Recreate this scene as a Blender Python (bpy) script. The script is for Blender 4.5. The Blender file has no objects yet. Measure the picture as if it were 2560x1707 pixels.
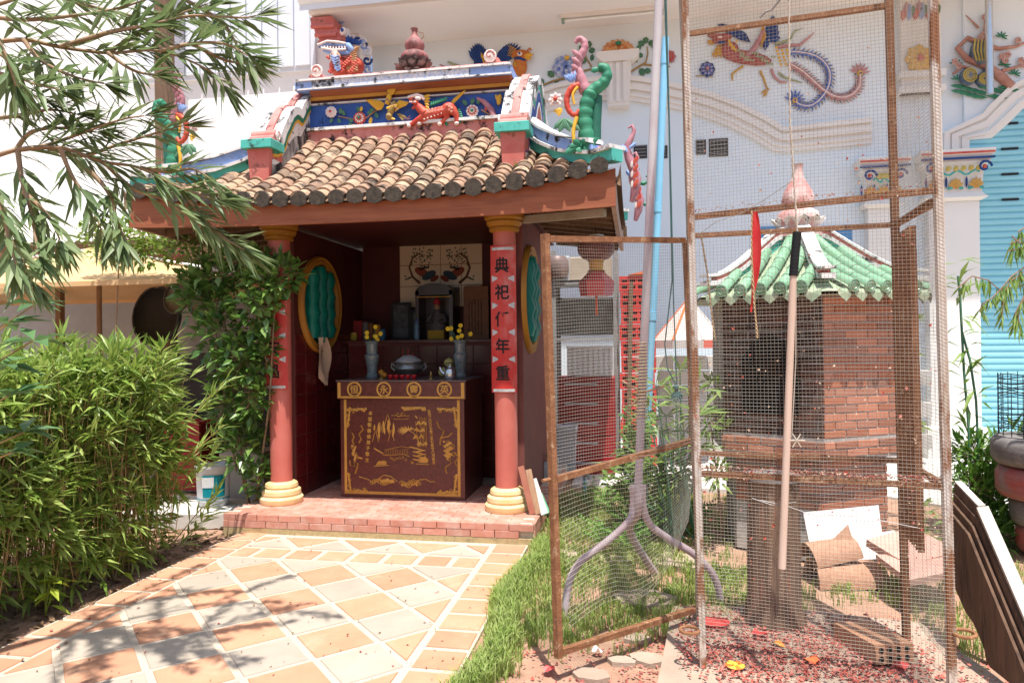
import bpy, bmesh, math, random
from mathutils import Vector, Matrix
sc = bpy.context.scene
COL = sc.collection
R = random.Random(7)
rad = math.radians

# ------------------------------------------------------------------ camera
YAW, ROLL, EYE, LENS = rad(10.3), rad(-0.6), 1.6, 24.5
cam = bpy.data.cameras.new('camera'); cam.lens = LENS; cam.sensor_width = 36; cam.clip_start = 0.05; cam.clip_end = 500
co = bpy.data.objects.new('camera', cam); COL.objects.link(co); sc.camera = co
fw = Vector((-math.sin(YAW), math.cos(YAW), 0)); r0 = Vector((math.cos(YAW), math.sin(YAW), 0)); u0 = Vector((0, 0, 1))
ri = r0 * math.cos(ROLL) + u0 * math.sin(ROLL); up = -r0 * math.sin(ROLL) + u0 * math.cos(ROLL)
co.matrix_world = Matrix(((ri.x, up.x, -fw.x, 0), (ri.y, up.y, -fw.y, 0), (ri.z, up.z, -fw.z, EYE), (0, 0, 0, 1)))
# ------------------------------------------------------------------ light
SUN_TO = Vector((0.37, -0.93, 0)).normalized() * math.cos(rad(72.5)) + Vector((0, 0, math.sin(rad(72.5))))
w = bpy.data.worlds.new('World'); sc.world = w; w.use_nodes = True
nt = w.node_tree; bg = nt.nodes['Background']; sky = nt.nodes.new('ShaderNodeTexSky'); sky.sky_type = 'NISHITA'; sky.sun_disc = False
sky.sun_elevation = rad(72.5); sky.sun_rotation = math.atan2(SUN_TO.x, SUN_TO.y)
sky.air_density = 1.0; sky.dust_density = 2.0; sky.ozone_density = 1.0
nt.links.new(sky.outputs[0], bg.inputs[0]); bg.inputs[1].default_value = 0.12
sl = bpy.data.lights.new('sun', 'SUN'); sl.energy = 4.3; sl.angle = rad(0.5); sl.color = (1.0, 0.965, 0.91)
so = bpy.data.objects.new('sun', sl); COL.objects.link(so); so.rotation_euler = SUN_TO.to_track_quat('Z', 'Y').to_euler()
vs = sc.view_settings; vs.view_transform = 'Standard'; vs.look = 'None'; vs.exposure = 0.8; vs.gamma = 1; vs.use_curve_mapping = False

# ------------------------------------------------------------------ pixel to place (photo 2560 x 1707), at a real depth
FPX = LENS / 36 * 2560
def ray(x, y): return fw + ri * ((x - 1280) / FPX) + up * (-(y - 853.5) / FPX)
def onY(x, y, Y): d = ray(x, y); return Vector((0, 0, EYE)) + d * (Y / d.y)
def onX(x, y, X): d = ray(x, y); return Vector((0, 0, EYE)) + d * (X / d.x)
def onZ(x, y, Z): d = ray(x, y); return Vector((0, 0, EYE)) + d * ((Z - EYE) / d.z)
def onD(x, y, D): return Vector((0, 0, EYE)) + ray(x, y) * D
V = Vector
# ------------------------------------------------------------------ mesh builder
class G:
    def __init__(s): s.v = []; s.f = []; s.m = []; s.c = 0
    def mat(s, i): s.c = i; return s
    def add(s, vs, fs):
        b = len(s.v); s.v += [tuple(p) for p in vs]; s.f += [tuple(b + i for i in f) for f in fs]; s.m += [s.c] * len(fs); return s
    def box(s, x0, x1, y0, y1, z0, z1):
        return s.add([(x0,y0,z0),(x1,y0,z0),(x1,y1,z0),(x0,y1,z0),(x0,y0,z1),(x1,y0,z1),(x1,y1,z1),(x0,y1,z1)],
                     [(0,3,2,1),(4,5,6,7),(0,1,5,4),(1,2,6,5),(2,3,7,6),(3,0,4,7)])
    def bbox(s, x0, x1, y0, y1, z0, z1, b=.006):
        # box with chamfered top rim
        p = [(x0,y0,z0),(x1,y0,z0),(x1,y1,z0),(x0,y1,z0),(x0,y0,z1-b),(x1,y0,z1-b),(x1,y1,z1-b),(x0,y1,z1-b),(x0+b,y0+b,z1),(x1-b,y0+b,z1),(x1-b,y1-b,z1),(x0+b,y1-b,z1)]
        return s.add(p, [(0,3,2,1),(0,1,5,4),(1,2,6,5),(2,3,7,6),(3,0,4,7),(4,5,9,8),(5,6,10,9),(6,7,11,10),(7,4,8,11),(8,9,10,11)])
    def obox(s, c, sz, M):
        c = V(c); h = V(sz) / 2; p = [c + M @ V((sx*h.x, sy*h.y, sz_*h.z)) for sz_ in (-1,1) for sx, sy in ((-1,-1),(1,-1),(1,1),(-1,1))]
        return s.add(p, [(0,3,2,1),(4,5,6,7),(0,1,5,4),(1,2,6,5),(2,3,7,6),(3,0,4,7)])
    def beam(s, p, q, w, h, upv=(0,0,1)):
        p, q = V(p), V(q); d = (q - p); L = d.length; d.normalize(); a = d.cross(V(upv))
        if a.length < 1e-4: a = d.cross(V((0,1,0)))
        a.normalize(); b = a.cross(d)
        return s.obox((p+q)/2, (w, L, h), Matrix((a, d, b)).transposed())
    def prism(s, poly, dv):
        n = len(poly); dv = V(dv); p = [V(q) for q in poly]
        return s.add(p + [q + dv for q in p], [tuple(range(n))[::-1], tuple(range(n, 2*n))] + [(i, (i+1) % n, n + (i+1) % n, n + i) for i in range(n)])
    def grid(s, rows, close=False):
        n = len(rows[0]); b = [q for r in rows for q in r]; fs = []
        for i in range(len(rows) - 1):
            for j in range(n if close else n - 1):
                k = (j + 1) % n; fs.append((i*n+j, i*n+k, (i+1)*n+k, (i+1)*n+j))
        return s.add(b, fs)
    def tube(s, path, r, n=8, cap=True, flat=1.0):
        path = [V(p) for p in path]; m = len(path); rr = r if isinstance(r, (list, tuple)) else [r] * m
        rows = []; prev = None
        for i, p in enumerate(path):
            d = (path[min(i+1, m-1)] - path[max(i-1, 0)])
            if d.length < 1e-9: d = V((0,0,1))
            d.normalize()
            a = prev - d * prev.dot(d) if prev else d.cross(V((0,0,1)) if abs(d.z) < .9 else V((0,1,0)))
            if a.length < 1e-6: a = d.cross(V((1,0,0)))
            a.normalize(); prev = a; b = d.cross(a)
            rows.append([p + (a * math.cos(t) + b * math.sin(t) * flat) * rr[i] for t in [2*math.pi*k/n for k in range(n)]])
        s.grid(rows, True)
        if cap:
            b = len(s.v) - m * n; s.f += [tuple(b + k for k in range(n))[::-1], tuple(b + (m-1)*n + k for k in range(n))]; s.m += [s.c] * 2
        return s
    def lathe(s, prof, c, n=16, M=None, squash=1.0, wob=None):
        c = V(c); M = M or Matrix.Identity(3); rows = []
        for r, z in prof:
            rows.append([c + M @ V((r*math.cos(2*math.pi*k/n), squash*r*math.sin(2*math.pi*k/n), z)) for k in range(n)])
        return s.grid(rows, True)
    def ell(s, c, r, M=None, n=10, m=6):
        r = V(r) if not isinstance(r, (int, float)) else V((r, r, r)); c = V(c); M = M or Matrix.Identity(3)
        rows = []
        for i in range(m + 1):
            a = -math.pi/2 + math.pi * i / m; cr, z = max(math.cos(a), .02), math.sin(a)
            rows.append([c + M @ V((r.x*cr*math.cos(2*math.pi*k/n), r.y*cr*math.sin(2*math.pi*k/n), r.z*z)) for k in range(n)])
        return s.grid(rows, True)
    def petal(s, p, q, wd, nv, bul=.3, mid=.45, thin=False):
        # leaf / feather / petal from p to q, width wd, domed along nv
        p, q = V(p), V(q); d = q - p; L = d.length
        if L < 1e-6: return s
        nv = V(nv); a = d.cross(nv)
        if a.length < 1e-6: a = d.orthogonal()
        a.normalize(); nn = a.cross(d).normalized(); h = wd * bul
        c1 = p + d * (mid * .55); c2 = p + d * (mid + (1-mid) * .45)
        return s.add([p, c1 + a*wd*.42, c1 + nn*h, c1 - a*wd*.42, c2 + a*wd*.46, c2 + nn*h*.9, c2 - a*wd*.46, q],
                     [(0,2,1),(0,3,2),(1,2,5,4),(2,3,6,5),(4,5,7),(5,6,7)])
    def leaf(s, p, q, wd, nv, fold=.15, droop=0.0):
        p, q = V(p), V(q); d = q - p; nv = V(nv); a = d.cross(nv)
        if a.length < 1e-6: a = d.orthogonal()
        a.normalize(); nn = a.cross(d).normalized(); m = p + d*.45 + V((0,0,droop*d.length*.5)); f = nn * wd * fold
        return s.add([p, m + a*wd*.5 + f, q, m - a*wd*.5 + f, m], [(0,4,1),(1,4,2),(0,3,4),(4,3,2)])
    def build(s, name, mats, parent=None, smooth=False, angle=40, loc=None):
        me = bpy.data.meshes.new(name)
        off = V((0,0,0))
        if parent is not None: off = wloc(parent)
        if loc is not None: off = V(loc)
        vs_ = [(a-off.x, b-off.y, c-off.z) for a, b, c in s.v] if off.length > 0 else s.v
        me.from_pydata(vs_, [], s.f)
        for m_ in (mats if isinstance(mats, (list, tuple)) else [mats]): me.materials.append(m_)
        if len(set(s.m)) > 1: me.polygons.foreach_set('material_index', s.m)
        if smooth:
            me.polygons.foreach_set('use_smooth', [True] * len(me.polygons)); me.set_sharp_from_angle(angle=rad(angle))
        me.update()
        o = bpy.data.objects.new(name, me); COL.objects.link(o)
        if parent is not None: o.parent = parent
        elif loc is not None: o.location = loc
        return o
def wloc(o):
    l = V((0,0,0))
    while o is not None: l = l + o.location; o = o.parent
    return l
def rotz(a): return Matrix.Rotation(a, 3, 'Z')
def rotm(x=0, y=0, z=0): return Matrix.Rotation(z, 3, 'Z') @ Matrix.Rotation(y, 3, 'Y') @ Matrix.Rotation(x, 3, 'X')
def tag(o, label=None, cat=None, group=None, kind=None):
    if label: o['label'] = label
    if cat: o['category'] = cat
    if group: o['group'] = group
    if kind: o['kind'] = kind
    return o
def thing(name, label, cat, loc=(0,0,0), group=None):
    o = bpy.data.objects.new(name, None); COL.objects.link(o); o.location = loc; o.empty_display_size = .1
    return tag(o, label, cat, group)
def inst(src, loc, parent=None, rot=None, scale=None, name=None):
    o = src.copy(); COL.objects.link(o)
    if parent is not None: o.parent = parent; o.location = V(loc) - wloc(parent)
    else: o.location = loc
    if rot is not None: o.rotation_euler = rot
    if scale is not None: o.scale = scale
    return o
def glyph(ch, size, thick=.0, cut=0):
    # flat letter mesh in XY, centred on its own middle
    cu = bpy.data.curves.new('glyph', 'FONT'); cu.body = ch; cu.size = size; cu.offset = thick; cu.align_x = 'CENTER'; cu.align_y = 'CENTER'; cu.resolution_u = 2
    o = bpy.data.objects.new('glyph', cu); COL.objects.link(o)
    dg = bpy.context.evaluated_depsgraph_get(); me = bpy.data.meshes.new_from_object(o.evaluated_get(dg))
    if cut:
        b = bmesh.new(); b.from_mesh(me); lo = min(v.co.x for v in b.verts); hi = max(v.co.x for v in b.verts)
        for k in range(1, cut): bmesh.ops.bisect_plane(b, geom=b.verts[:]+b.edges[:]+b.faces[:], plane_co=(lo+(hi-lo)*k/cut,0,0), plane_no=(1,0,0))
        b.to_mesh(me); b.free()
    vs_ = [v.co.copy() for v in me.vertices]; fs_ = [tuple(p.vertices) for p in me.polygons]
    bpy.data.objects.remove(o); bpy.data.curves.remove(cu); bpy.data.meshes.remove(me)
    if vs_:
        cx = (min(v.x for v in vs_) + max(v.x for v in vs_)) / 2; cy = (min(v.y for v in vs_) + max(v.y for v in vs_)) / 2
        vs_ = [V((v.x-cx, v.y-cy, 0)) for v in vs_]
    return vs_, fs_
# ------------------------------------------------------------------ materials
MATS = {}
def mat(name, c, c2=None, scale=6, rough=.7, bump=0., bscale=None, spec=.3, metal=0., dirt=None, rnd=0., stretch=(1,1,1), island=0., trans=0., detail=5, c3=None, alpha=None, coat=0, c3mix=.62):
    if name in MATS: return MATS[name]
    m = bpy.data.materials.new(name); MATS[name] = m; m.use_nodes = True; N = m.node_tree.nodes; L = m.node_tree.links; b = N['Principled BSDF']
    b.inputs['Roughness'].default_value = rough; b.inputs['Metallic'].default_value = metal; b.inputs['Specular IOR Level'].default_value = spec
    b.inputs['Coat Weight'].default_value = coat
    geo = N.new('ShaderNodeNewGeometry'); mp = N.new('ShaderNodeMapping'); mp.inputs['Scale'].default_value = stretch; L.new(geo.outputs['Position'], mp.inputs[0])
    def noise(sc_, det=detail, rg=.6):
        n = N.new('ShaderNodeTexNoise'); n.inputs['Scale'].default_value = sc_; n.inputs['Detail'].default_value = det; n.inputs['Roughness'].default_value = rg; L.new(mp.outputs[0], n.inputs['Vector']); return n
    def mix(fac, a, bb, typ='MIX'):
        x = N.new('ShaderNodeMix'); x.data_type = 'RGBA'; x.blend_type = typ
        if isinstance(fac, (int, float)): x.inputs[0].default_value = fac
        else: L.new(fac, x.inputs[0])
        for s_, k in ((a, 6), (bb, 7)):
            if isinstance(s_, tuple): x.inputs[k].default_value = (*s_, 1)
            else: L.new(s_, x.inputs[k])
        return x.outputs[2]
    def ramp(src, lo, hi):
        r = N.new('ShaderNodeMapRange'); r.inputs[1].default_value = lo; r.inputs[2].default_value = hi; L.new(src, r.inputs[0]); return r.outputs[0]
    col = tuple(c)
    if c2: col = mix(ramp(noise(scale).outputs['Fac'], .35, .65), col, tuple(c2))
    if c3:
        src = N.new('ShaderNodeObjectInfo').outputs['Random'] if not island else geo.outputs['Random Per Island']
        cr = N.new('ShaderNodeValToRGB'); e = cr.color_ramp.elements
        for i, q in enumerate(c3):
            el = e[i] if i < 2 else e.new(1)
            el.position = i / max(1, len(c3) - 1); el.color = (*q, 1)
        L.new(src, cr.inputs[0]); col = mix(c3mix, col, cr.outputs[0])
    if rnd or (island and not c3):
        src = geo.outputs['Random Per Island'] if island else N.new('ShaderNodeObjectInfo').outputs['Random']
        k = island or rnd; v = N.new('ShaderNodeMapRange'); v.inputs[3].default_value = 1 - k; v.inputs[4].default_value = 1 + k; L.new(src, v.inputs[0])
        hs = N.new('ShaderNodeHueSaturation'); L.new(v.outputs[0], hs.inputs['Value'])
        if isinstance(col, tuple): hs.inputs['Color'].default_value = (*col, 1)
        else: L.new(col, hs.inputs['Color'])
        col = hs.outputs[0]
    if dirt:
        dc, lo, hi, dsc = dirt[:4]; n = noise(dsc, 8, .7); col = mix(ramp(n.outputs['Fac'], lo, hi), col, tuple(dc))
    if isinstance(col, tuple): b.inputs['Base Color'].default_value = (*col, 1)
    else: L.new(col, b.inputs['Base Color'])
    if bump:
        bn = N.new('ShaderNodeBump'); bn.inputs['Strength'].default_value = min(1, bump); bn.inputs['Distance'].default_value = .01 * max(1, bump); L.new(noise(bscale or scale * 6, 6).outputs['Fac'], bn.inputs['Height']); L.new(bn.outputs[0], b.inputs['Normal'])
    if trans:
        out = N['Material Output']; t = N.new('ShaderNodeBsdfTranslucent'); ms = N.new('ShaderNodeMixShader'); ms.inputs[0].default_value = trans
        if isinstance(col, tuple): t.inputs[0].default_value = (*col, 1)
        else: L.new(col, t.inputs[0])
        L.new(b.outputs[0], ms.inputs[1]); L.new(t.outputs[0], ms.inputs[2]); L.new(ms.outputs[0], out.inputs[0])
    return m
BLK = (.02, .018, .016)
M_pave_or = mat('orange_paver', (.5,.245,.145), (.55,.285,.175), 5, .75, .15, 60, rnd=.1, dirt=((.52,.36,.25), .55, .75, 3))
M_pave_gr = mat('grey_paver', (.375,.315,.25), (.42,.355,.285), 4, .75, .15, 60, rnd=.07, dirt=((.36,.33,.28), .56, .8, 5))
M_grout = mat('sandy_grout', (.56,.475,.375), (.48,.4,.31), 60, .9, .5, 120, dirt=((.3,.24,.16), .58, .8, 8))
M_soil = mat('soil', (.33,.19,.125), (.41,.25,.17), 7, .95, .8, 40, dirt=((.2,.12,.08), .55, .8, 2.5))
M_conc = mat('concrete', (.43,.33,.25), (.35,.26,.195), 4, .9, .4, 70, dirt=((.28,.22,.17), .58, .8, 2.5))
M_brickred = mat('red_terracotta', (.47,.19,.13), (.54,.25,.185), 8, .65, .15, 80, rnd=.12, dirt=((.62,.45,.38), .45, .8, 5))
M_mortar = mat('mortar', (.6,.52,.42), (.5,.43,.34), 30, .9, .3)
M_plaster = mat('sand_plaster', (.52,.39,.2), (.4,.3,.16), 40, .9, .6, 150, dirt=((.16,.13,.09), .55, .75, 9))
M_colred = mat('column_red', (.52,.13,.1), (.56,.16,.125), 5, .42, .05, spec=.5, dirt=((.55,.33,.28), .68, .85, 14))
M_cream = mat('cream_yellow', (.72,.5,.22), (.78,.6,.34), 7, .5, .1, spec=.4, dirt=((.3,.22,.12), .62, .85, 12))
M_ochre = mat('ochre_paint', (.55,.27,.035), (.5,.22,.03), 6, .55)
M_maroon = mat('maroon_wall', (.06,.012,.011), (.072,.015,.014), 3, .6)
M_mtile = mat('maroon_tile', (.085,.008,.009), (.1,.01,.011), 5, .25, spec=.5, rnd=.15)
M_mgrout = mat('maroon_grout', (.15,.05,.04), None, rough=.8)
M_fascia = mat('fascia_brown', (.27,.082,.038), (.36,.125,.06), 3, .6, .15, 40, stretch=(.6,1,6), dirt=((.13,.04,.022), .52, .8, 2.2))
M_pink = mat('pink_plaster', (.55,.18,.155), (.62,.27,.235), 6, .7, .2, dirt=(BLK, .54, .62, 7))
M_pinkc = mat('pink_plain', (.52,.13,.105), (.58,.19,.155), 6, .7, .15, dirt=((.06,.03,.026), .58, .68, 6))
M_white = mat('white_plaster', (.78,.76,.74), (.68,.66,.63), 5, .75, .1, dirt=((.05,.045,.04), .55, .64, 9))
M_whitemold = mat('moldy_white', (.74,.72,.7), (.62,.6,.58), 6, .85, .2, dirt=((.035,.03,.028), .5, .6, 8), stretch=(1,1,.55))
M_mold = mat('black_mould', (.5,.48,.46), (.3,.28,.27), 6, .9, .2, dirt=((.028,.026,.024), .42, .58, 7), stretch=(1,1,.4))
M_ochred = mat('ochre_shade_paint', (.36,.17,.02), (.32,.14,.018), 6, .55)  # darker copy of the ochre: shade under the roof put into the colour
M_teal = mat('teal_paint', (.07,.4,.33), (.1,.5,.42), 7, .6, .1, dirt=((.03,.05,.045), .55, .66, 9))
M_greenp = mat('green_paint', (.025,.18,.1), (.045,.24,.135), 9, .55, .1, dirt=((.4,.4,.32), .68, .78, 12))
M_yelp = mat('yellow_paint', (.72,.44,.05), (.68,.36,.04), 9, .55, dirt=((.16,.09,.03), .62, .78, 18))
M_blue = mat('royal_blue', (.03,.08,.3), (.045,.12,.4), 4, .6, .08, dirt=(BLK, .58, .68, 6), stretch=(1,1,.5))
M_skyblue = mat('band_blue', (.2,.33,.66), (.34,.46,.74), 7, .65, dirt=(BLK, .54, .63, 7))
M_bandpat = mat('band_pattern', (.8,.79,.78), (.42,.52,.74), 30, .6, detail=2, dirt=(BLK, .55, .63, 9))
M_bandmold = mat('band_moldy', (.55,.55,.55), (.25,.3,.4), 20, .7, dirt=(BLK, .42, .55, 30))
M_redp = mat('red_relief', (.5,.045,.03), (.6,.12,.07), 10, .5, dirt=((.8,.6,.5), .66, .8, 25))
M_whiteflower = mat('white_relief', (.82,.74,.68), (.8,.6,.55), 20, .6)
M_pinkrel = mat('mauve_relief', (.38,.15,.18), (.5,.25,.28), 10, .6, dirt=((.8,.7,.68), .65, .8, 20))
M_navy = mat('navy_relief', (.015,.04,.16), (.02,.07,.26), 9, .55)
M_leafrel = mat('leaf_relief', (.05,.16,.09), (.1,.22,.12), 12, .6)
M_brownrel = mat('brown_relief', (.3,.15,.08), (.4,.24,.14), 14, .6)
M_rooft = mat('roof_tile', (.6,.4,.25), (.44,.27,.17), 12, .9, .35, 60, c3mix=.85, c3=[(.1,.07,.055),(.44,.31,.2),(.3,.17,.115),(.5,.37,.25),(.17,.11,.08),(.38,.23,.15),(.47,.34,.23)], dirt=((.05,.04,.034), .5, .64, 9))
M_roofpan = mat('roof_pan', (.42,.28,.18), (.28,.18,.12), 9, .95, .35, 60, dirt=(BLK, .5, .66, 8), island=.35)
M_roofend = mat('moldy_tile_end', (.05,.045,.038), (.11,.09,.07), 25, .95, .5, 80, dirt=((.45,.4,.33), .68, .75, 40))
M_wood = mat('dark_wood', (.13,.075,.045), (.2,.12,.07), 5, .8, .3, 60, stretch=(8,8,1))
M_woodl = mat('light_wood', (.42,.26,.16), (.33,.19,.11), 6, .8, .3, 60, stretch=(6,6,1))
M_gold = mat('gold_print', (.52,.27,.05), (.6,.34,.08), 20, .45, metal=.15)
M_granite = mat('maroon_granite', (.13,.032,.026), (.08,.018,.016), 45, .3, spec=.5, dirt=((.2,.08,.06), .58, .7, 90))
M_black = mat('black', (.012,.012,.012), None, rough=.5)
M_silver = mat('silver_foil', (.62,.62,.6), (.4,.4,.4), 40, .4, metal=.3)
M_rust = mat('rusty_steel', (.2,.085,.04), (.3,.14,.065), 22, .85, .5, 90, spec=.3, dirt=((.46,.3,.18), .56, .68, 26))
M_rustw = mat('rusty_white', (.66,.62,.57), (.5,.4,.31), 9, .75, .3, 90, stretch=(1,1,.35), dirt=((.25,.1,.04), .5, .58, 6))
M_wire = mat('galvanised_wire', (.37,.34,.29), (.29,.25,.2), 6, .6, metal=.2, dirt=((.22,.13,.08), .54, .74, 4))
M_bluewall = mat('pale_blue_wall', (.72,.81,.87), (.74,.83,.88), 2, .7, .05, 40)
M_moulding = mat('cream_white', (.8,.78,.74), (.77,.75,.71), 3, .65)
M_soffit = mat('soffit_white', (.84,.82,.79), (.82,.79,.76), 2, .75)
M_wallwhite = mat('white_wall', (.84,.83,.82), (.8,.79,.78), 2, .75, .05, dirt=((.6,.58,.56), .68, .85, 2.5))
M_shutter = mat('teal_shutter', (.26,.58,.68), (.28,.61,.71), 2, .45, spec=.4)
# ================================================================== SETTING
g = G(); n = 40
def gz(x, y): return -.03 - .012 * math.sin(x * 2.1) * math.cos(y * 1.7)
rows = [[(x, y, gz(x, y)) for x in [-60, -20, -9] + [-8 + i * .5 for i in range(33)] + [9, 20, 60]] for y in [-40, -8, -1] + [0 + i * .5 for i in range(24)] + [13, 20, 40, 80]]
g.grid(rows); tag(g.build('ground', M_soil, smooth=True), kind='structure')
M_yard = mat('pale_concrete', (.6,.58,.54), (.54,.52,.48), 3, .9, .2, 60, dirt=((.4,.38,.35), .6, .8, 2))
g = G().prism([(x, y, -.045) for x, y in ((-.75,7.7),(2.3,7.7),(3.2,6.9),(14,6.0),(14,10.2),(-.75,10.2))], (0,0,.05)); tag(g.build('yard_pavement', M_yard), kind='structure')
g = G().box(-14, -3.5, 7.0, 9.7, -.045, .005); tag(g.build('yard_pavement', M_yard), kind='structure')
# ---- paving with loose pieces
g = G().box(-3.36, -.87, .6, 5.44, -.06, 0); PV = tag(g.build('paving', M_grout), kind='structure')
def clip(poly, ax, v, keep):
    o = []
    for i in range(len(poly)):
        a, b = poly[i], poly[(i+1) % len(poly)]; ia, ib = (a[ax]-v)*keep >= 0, (b[ax]-v)*keep >= 0
        if ia: o.append(a)
        if ia != ib: t = (v-a[ax]) / (b[ax]-a[ax]); o.append((a[0]+(b[0]-a[0])*t, a[1]+(b[1]-a[1])*t))
    return o
def slab(poly, z0, z1, b=.004):
    g = G(); n = len(poly); cx = sum(p[0] for p in poly)/n; cy = sum(p[1] for p in poly)/n
    def sh(p):
        d = math.hypot(p[0]-cx, p[1]-cy) or 1; return (p[0]-(p[0]-cx)/d*b, p[1]-(p[1]-cy)/d*b)
    v = [(*p, z0) for p in poly] + [(*p, z1-b) for p in poly] + [(*sh(p), z1) for p in poly]
    g.add(v, [(i, (i+1)%n, n+(i+1)%n, n+i) for i in range(n)] + [(n+i, n+(i+1)%n, 2*n+(i+1)%n, 2*n+i) for i in range(n)] + [tuple(range(2*n, 3*n))])
    return g
def area(p): return abs(sum(p[i][0]*p[(i+1)%len(p)][1]-p[(i+1)%len(p)][0]*p[i][1] for i in range(len(p))))/2
full = {}
def paver(poly, m, isfull=None):
    if area(poly) < .004: return
    cx = sum(p[0] for p in poly)/len(poly); cy = sum(p[1] for p in poly)/len(poly); z = R.uniform(-.001, .0012)
    if isfull and isfull in full: inst(full[isfull], (cx, cy, z), PV)
    else:
        o = slab(poly, -.01, .007).build('paver', m, loc=(cx, cy, 0)); o.parent = PV
        if isfull: full[isfull] = o
HW = .2225
for j in range(-13, 3):
    for i in range(-4, 8):
        if (i + j) % 2: continue
        cx, cy = -2.645 + .2535*i, 4.505 + .2435*j; m = M_pave_or if i % 2 == 0 else M_pave_gr
        p = [(cx-HW, cy), (cx, cy-HW), (cx+HW, cy), (cx, cy+HW)]; q = p
        for ax, v, k in ((0,-3.07,1),(0,-1.165,-1),(1,4.77,-1),(1,.7,1)):
            q = clip(q, ax, v, k)
            if not q: break
        if q: paver(q, m, (i % 2) if q == p else None)
for i in range(-4, 9):
    cx = -2.645 + .2535*i
    if i % 2 == 0: q = [(cx-.225,5.32),(cx,5.085),(cx+.225,5.32)]; m = M_pave_or
    else: q = [(cx-.2,5.055),(cx+.2,5.055),(cx,5.27)]; m = M_pave_gr
    for ax, v, k in ((0,-3.07,1),(0,-1.165,-1)):
        q = clip(q, ax, v, k)
        if not q: break
    if q: paver(q, m)
for i in range(8):
    x = -3.13 + .2575*i; paver([(max(x,-3.07),4.81),(min(x+.208,-1.165),4.81),(min(x+.208,-1.165),5.005),(max(x,-3.07),5.005)], M_pave_or)
for i in range(21):
    y = 5.40 - .237*(i+1); paver([(-1.118,y+.02),(-.885,y+.02),(-.885,y+.215),(-1.118,y+.215)], M_pave_or, 'bt')
    paver([(-3.335,y+.06),(-3.105,y+.06),(-3.105,y+.255),(-3.335,y+.255)], M_pave_or, 'bt2')
# ================================================================== SHRINE
SH = thing('shrine_pavilion', 'open red Chinese shrine pavilion with curved tiled roof, round columns and painted ridge', 'shrine', (-2.18, 6.8, 0))
PF = G().box(-3.485, -.835, 5.435, 8.3, -.05, .158).build('platform', M_mortar, SH)
G().box(-3.5, -.82, 5.405, 5.434, -.04, .046).build('plinth_strip', M_plaster, PF)
bk = G().bbox(0, .19, 0, .03, 0, .054, .003).build('brick', M_brickred, loc=(0,0,0)); first = True
def brick(src, loc, rot=None):
    return inst(src, loc, PF, rot)
for r_, (z, off) in enumerate(((.05, .0), (.108, .08))):
    for i in range(14):
        x = -3.5 + i*.197 - off
        if x < -3.5 or x + .19 > -.815: continue
        brick(bk, (x, 5.405 + R.uniform(-.002,.002), z))
    if r_: brick(bk, (-3.5, 5.4055, z)).scale = (.58, 1, 1)
    for i in range(12): brick(bk, (-.818, 5.44 + i*.197, z), (0,0,rad(90)))
bt = G().bbox(0, .192, 0, .068, 0, .014, .003).build('brick', M_brickred, loc=(0,0,0))
for j in range(20):
    for i in range(14):
        x = -3.5 + i*.1975 - (.09 if j % 2 else 0); 
        if x < -3.51 or x + .19 > -.8: continue
        brick(bt, (x, 5.408 + j*.0725, .152 + R.uniform(-.0012,.0012)))
bpy.data.objects.remove(bk); bpy.data.objects.remove(bt)
# ---- columns
for cx in (-3.203, -1.12):
    c = thing('column', None, None, (cx - wloc(SH).x, 5.85 - wloc(SH).y, .167)); c.parent = SH
    G().lathe([(.097,.12),(.098,.9),(.097,2.36),(.094,2.5)], (cx,5.85,.167), 28).build('shaft', M_colred, c, True)
    G().lathe([(.0,.0),(.185,.0),(.19,.012),(.19,.05),(.176,.066),(.165,.07),(.172,.085),(.168,.118),(.146,.132),(.138,.136),(.146,.15),(.14,.176),(.12,.19),(.1,.196)], (cx,5.85,.167), 32).build('base', M_cream, c, True, 30)
    G().lathe([(.098,2.36),(.128,2.372),(.13,2.395),(.12,2.4),(.145,2.42),(.155,2.445),(.14,2.45),(.17,2.475),(.172,2.51),(.0,2.512)], (cx,5.85,.167), 32).build('capital', M_ochred, c, True, 30)
# ---- walls
def wall_tiles(parent, origin, u, v, nu, nv, su, sv, nrm, m):
    u, v, nrm = V(u), V(v), V(nrm); o = V(origin); src = None; e = .004
    p = [u*e+v*e, u*(su-e)+v*e, u*(su-e)+v*(sv-e), u*e+v*(sv-e)]
    for i in range(nu):
        for j in range(nv):
            at = o + u*(i*su) + v*(j*sv)
            if src is None:
                gg = G(); c = sum(p, V((0,0,0)))/4
                gg.add([*p, *[q + nrm*.006 for q in p], *[q + (c-q)*.02 + nrm*.008 for q in p]], [(0,1,5,4),(1,2,6,5),(2,3,7,6),(3,0,4,7),(4,5,9,8),(5,6,10,9),(6,7,11,10),(7,4,8,11),(8,9,10,11)])
                src = gg.build('tile', m, loc=(0,0,0)); src.parent = parent; src.location = at - wloc(parent)
            else: inst(src, at, parent)
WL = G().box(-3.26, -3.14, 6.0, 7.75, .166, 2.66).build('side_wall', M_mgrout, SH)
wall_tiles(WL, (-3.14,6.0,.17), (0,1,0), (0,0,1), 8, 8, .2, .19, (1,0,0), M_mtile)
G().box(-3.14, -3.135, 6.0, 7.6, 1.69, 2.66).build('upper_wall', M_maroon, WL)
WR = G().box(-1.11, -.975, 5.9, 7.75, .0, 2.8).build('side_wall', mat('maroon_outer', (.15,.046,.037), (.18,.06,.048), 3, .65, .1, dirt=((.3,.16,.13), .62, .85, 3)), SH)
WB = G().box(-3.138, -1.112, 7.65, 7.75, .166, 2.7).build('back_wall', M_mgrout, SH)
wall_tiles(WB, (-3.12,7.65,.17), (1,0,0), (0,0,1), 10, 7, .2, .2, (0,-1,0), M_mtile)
G().box(-3.13, -1.112, 7.644, 7.65, 1.58, 2.7).build('upper_wall', M_maroon, WB)
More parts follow.
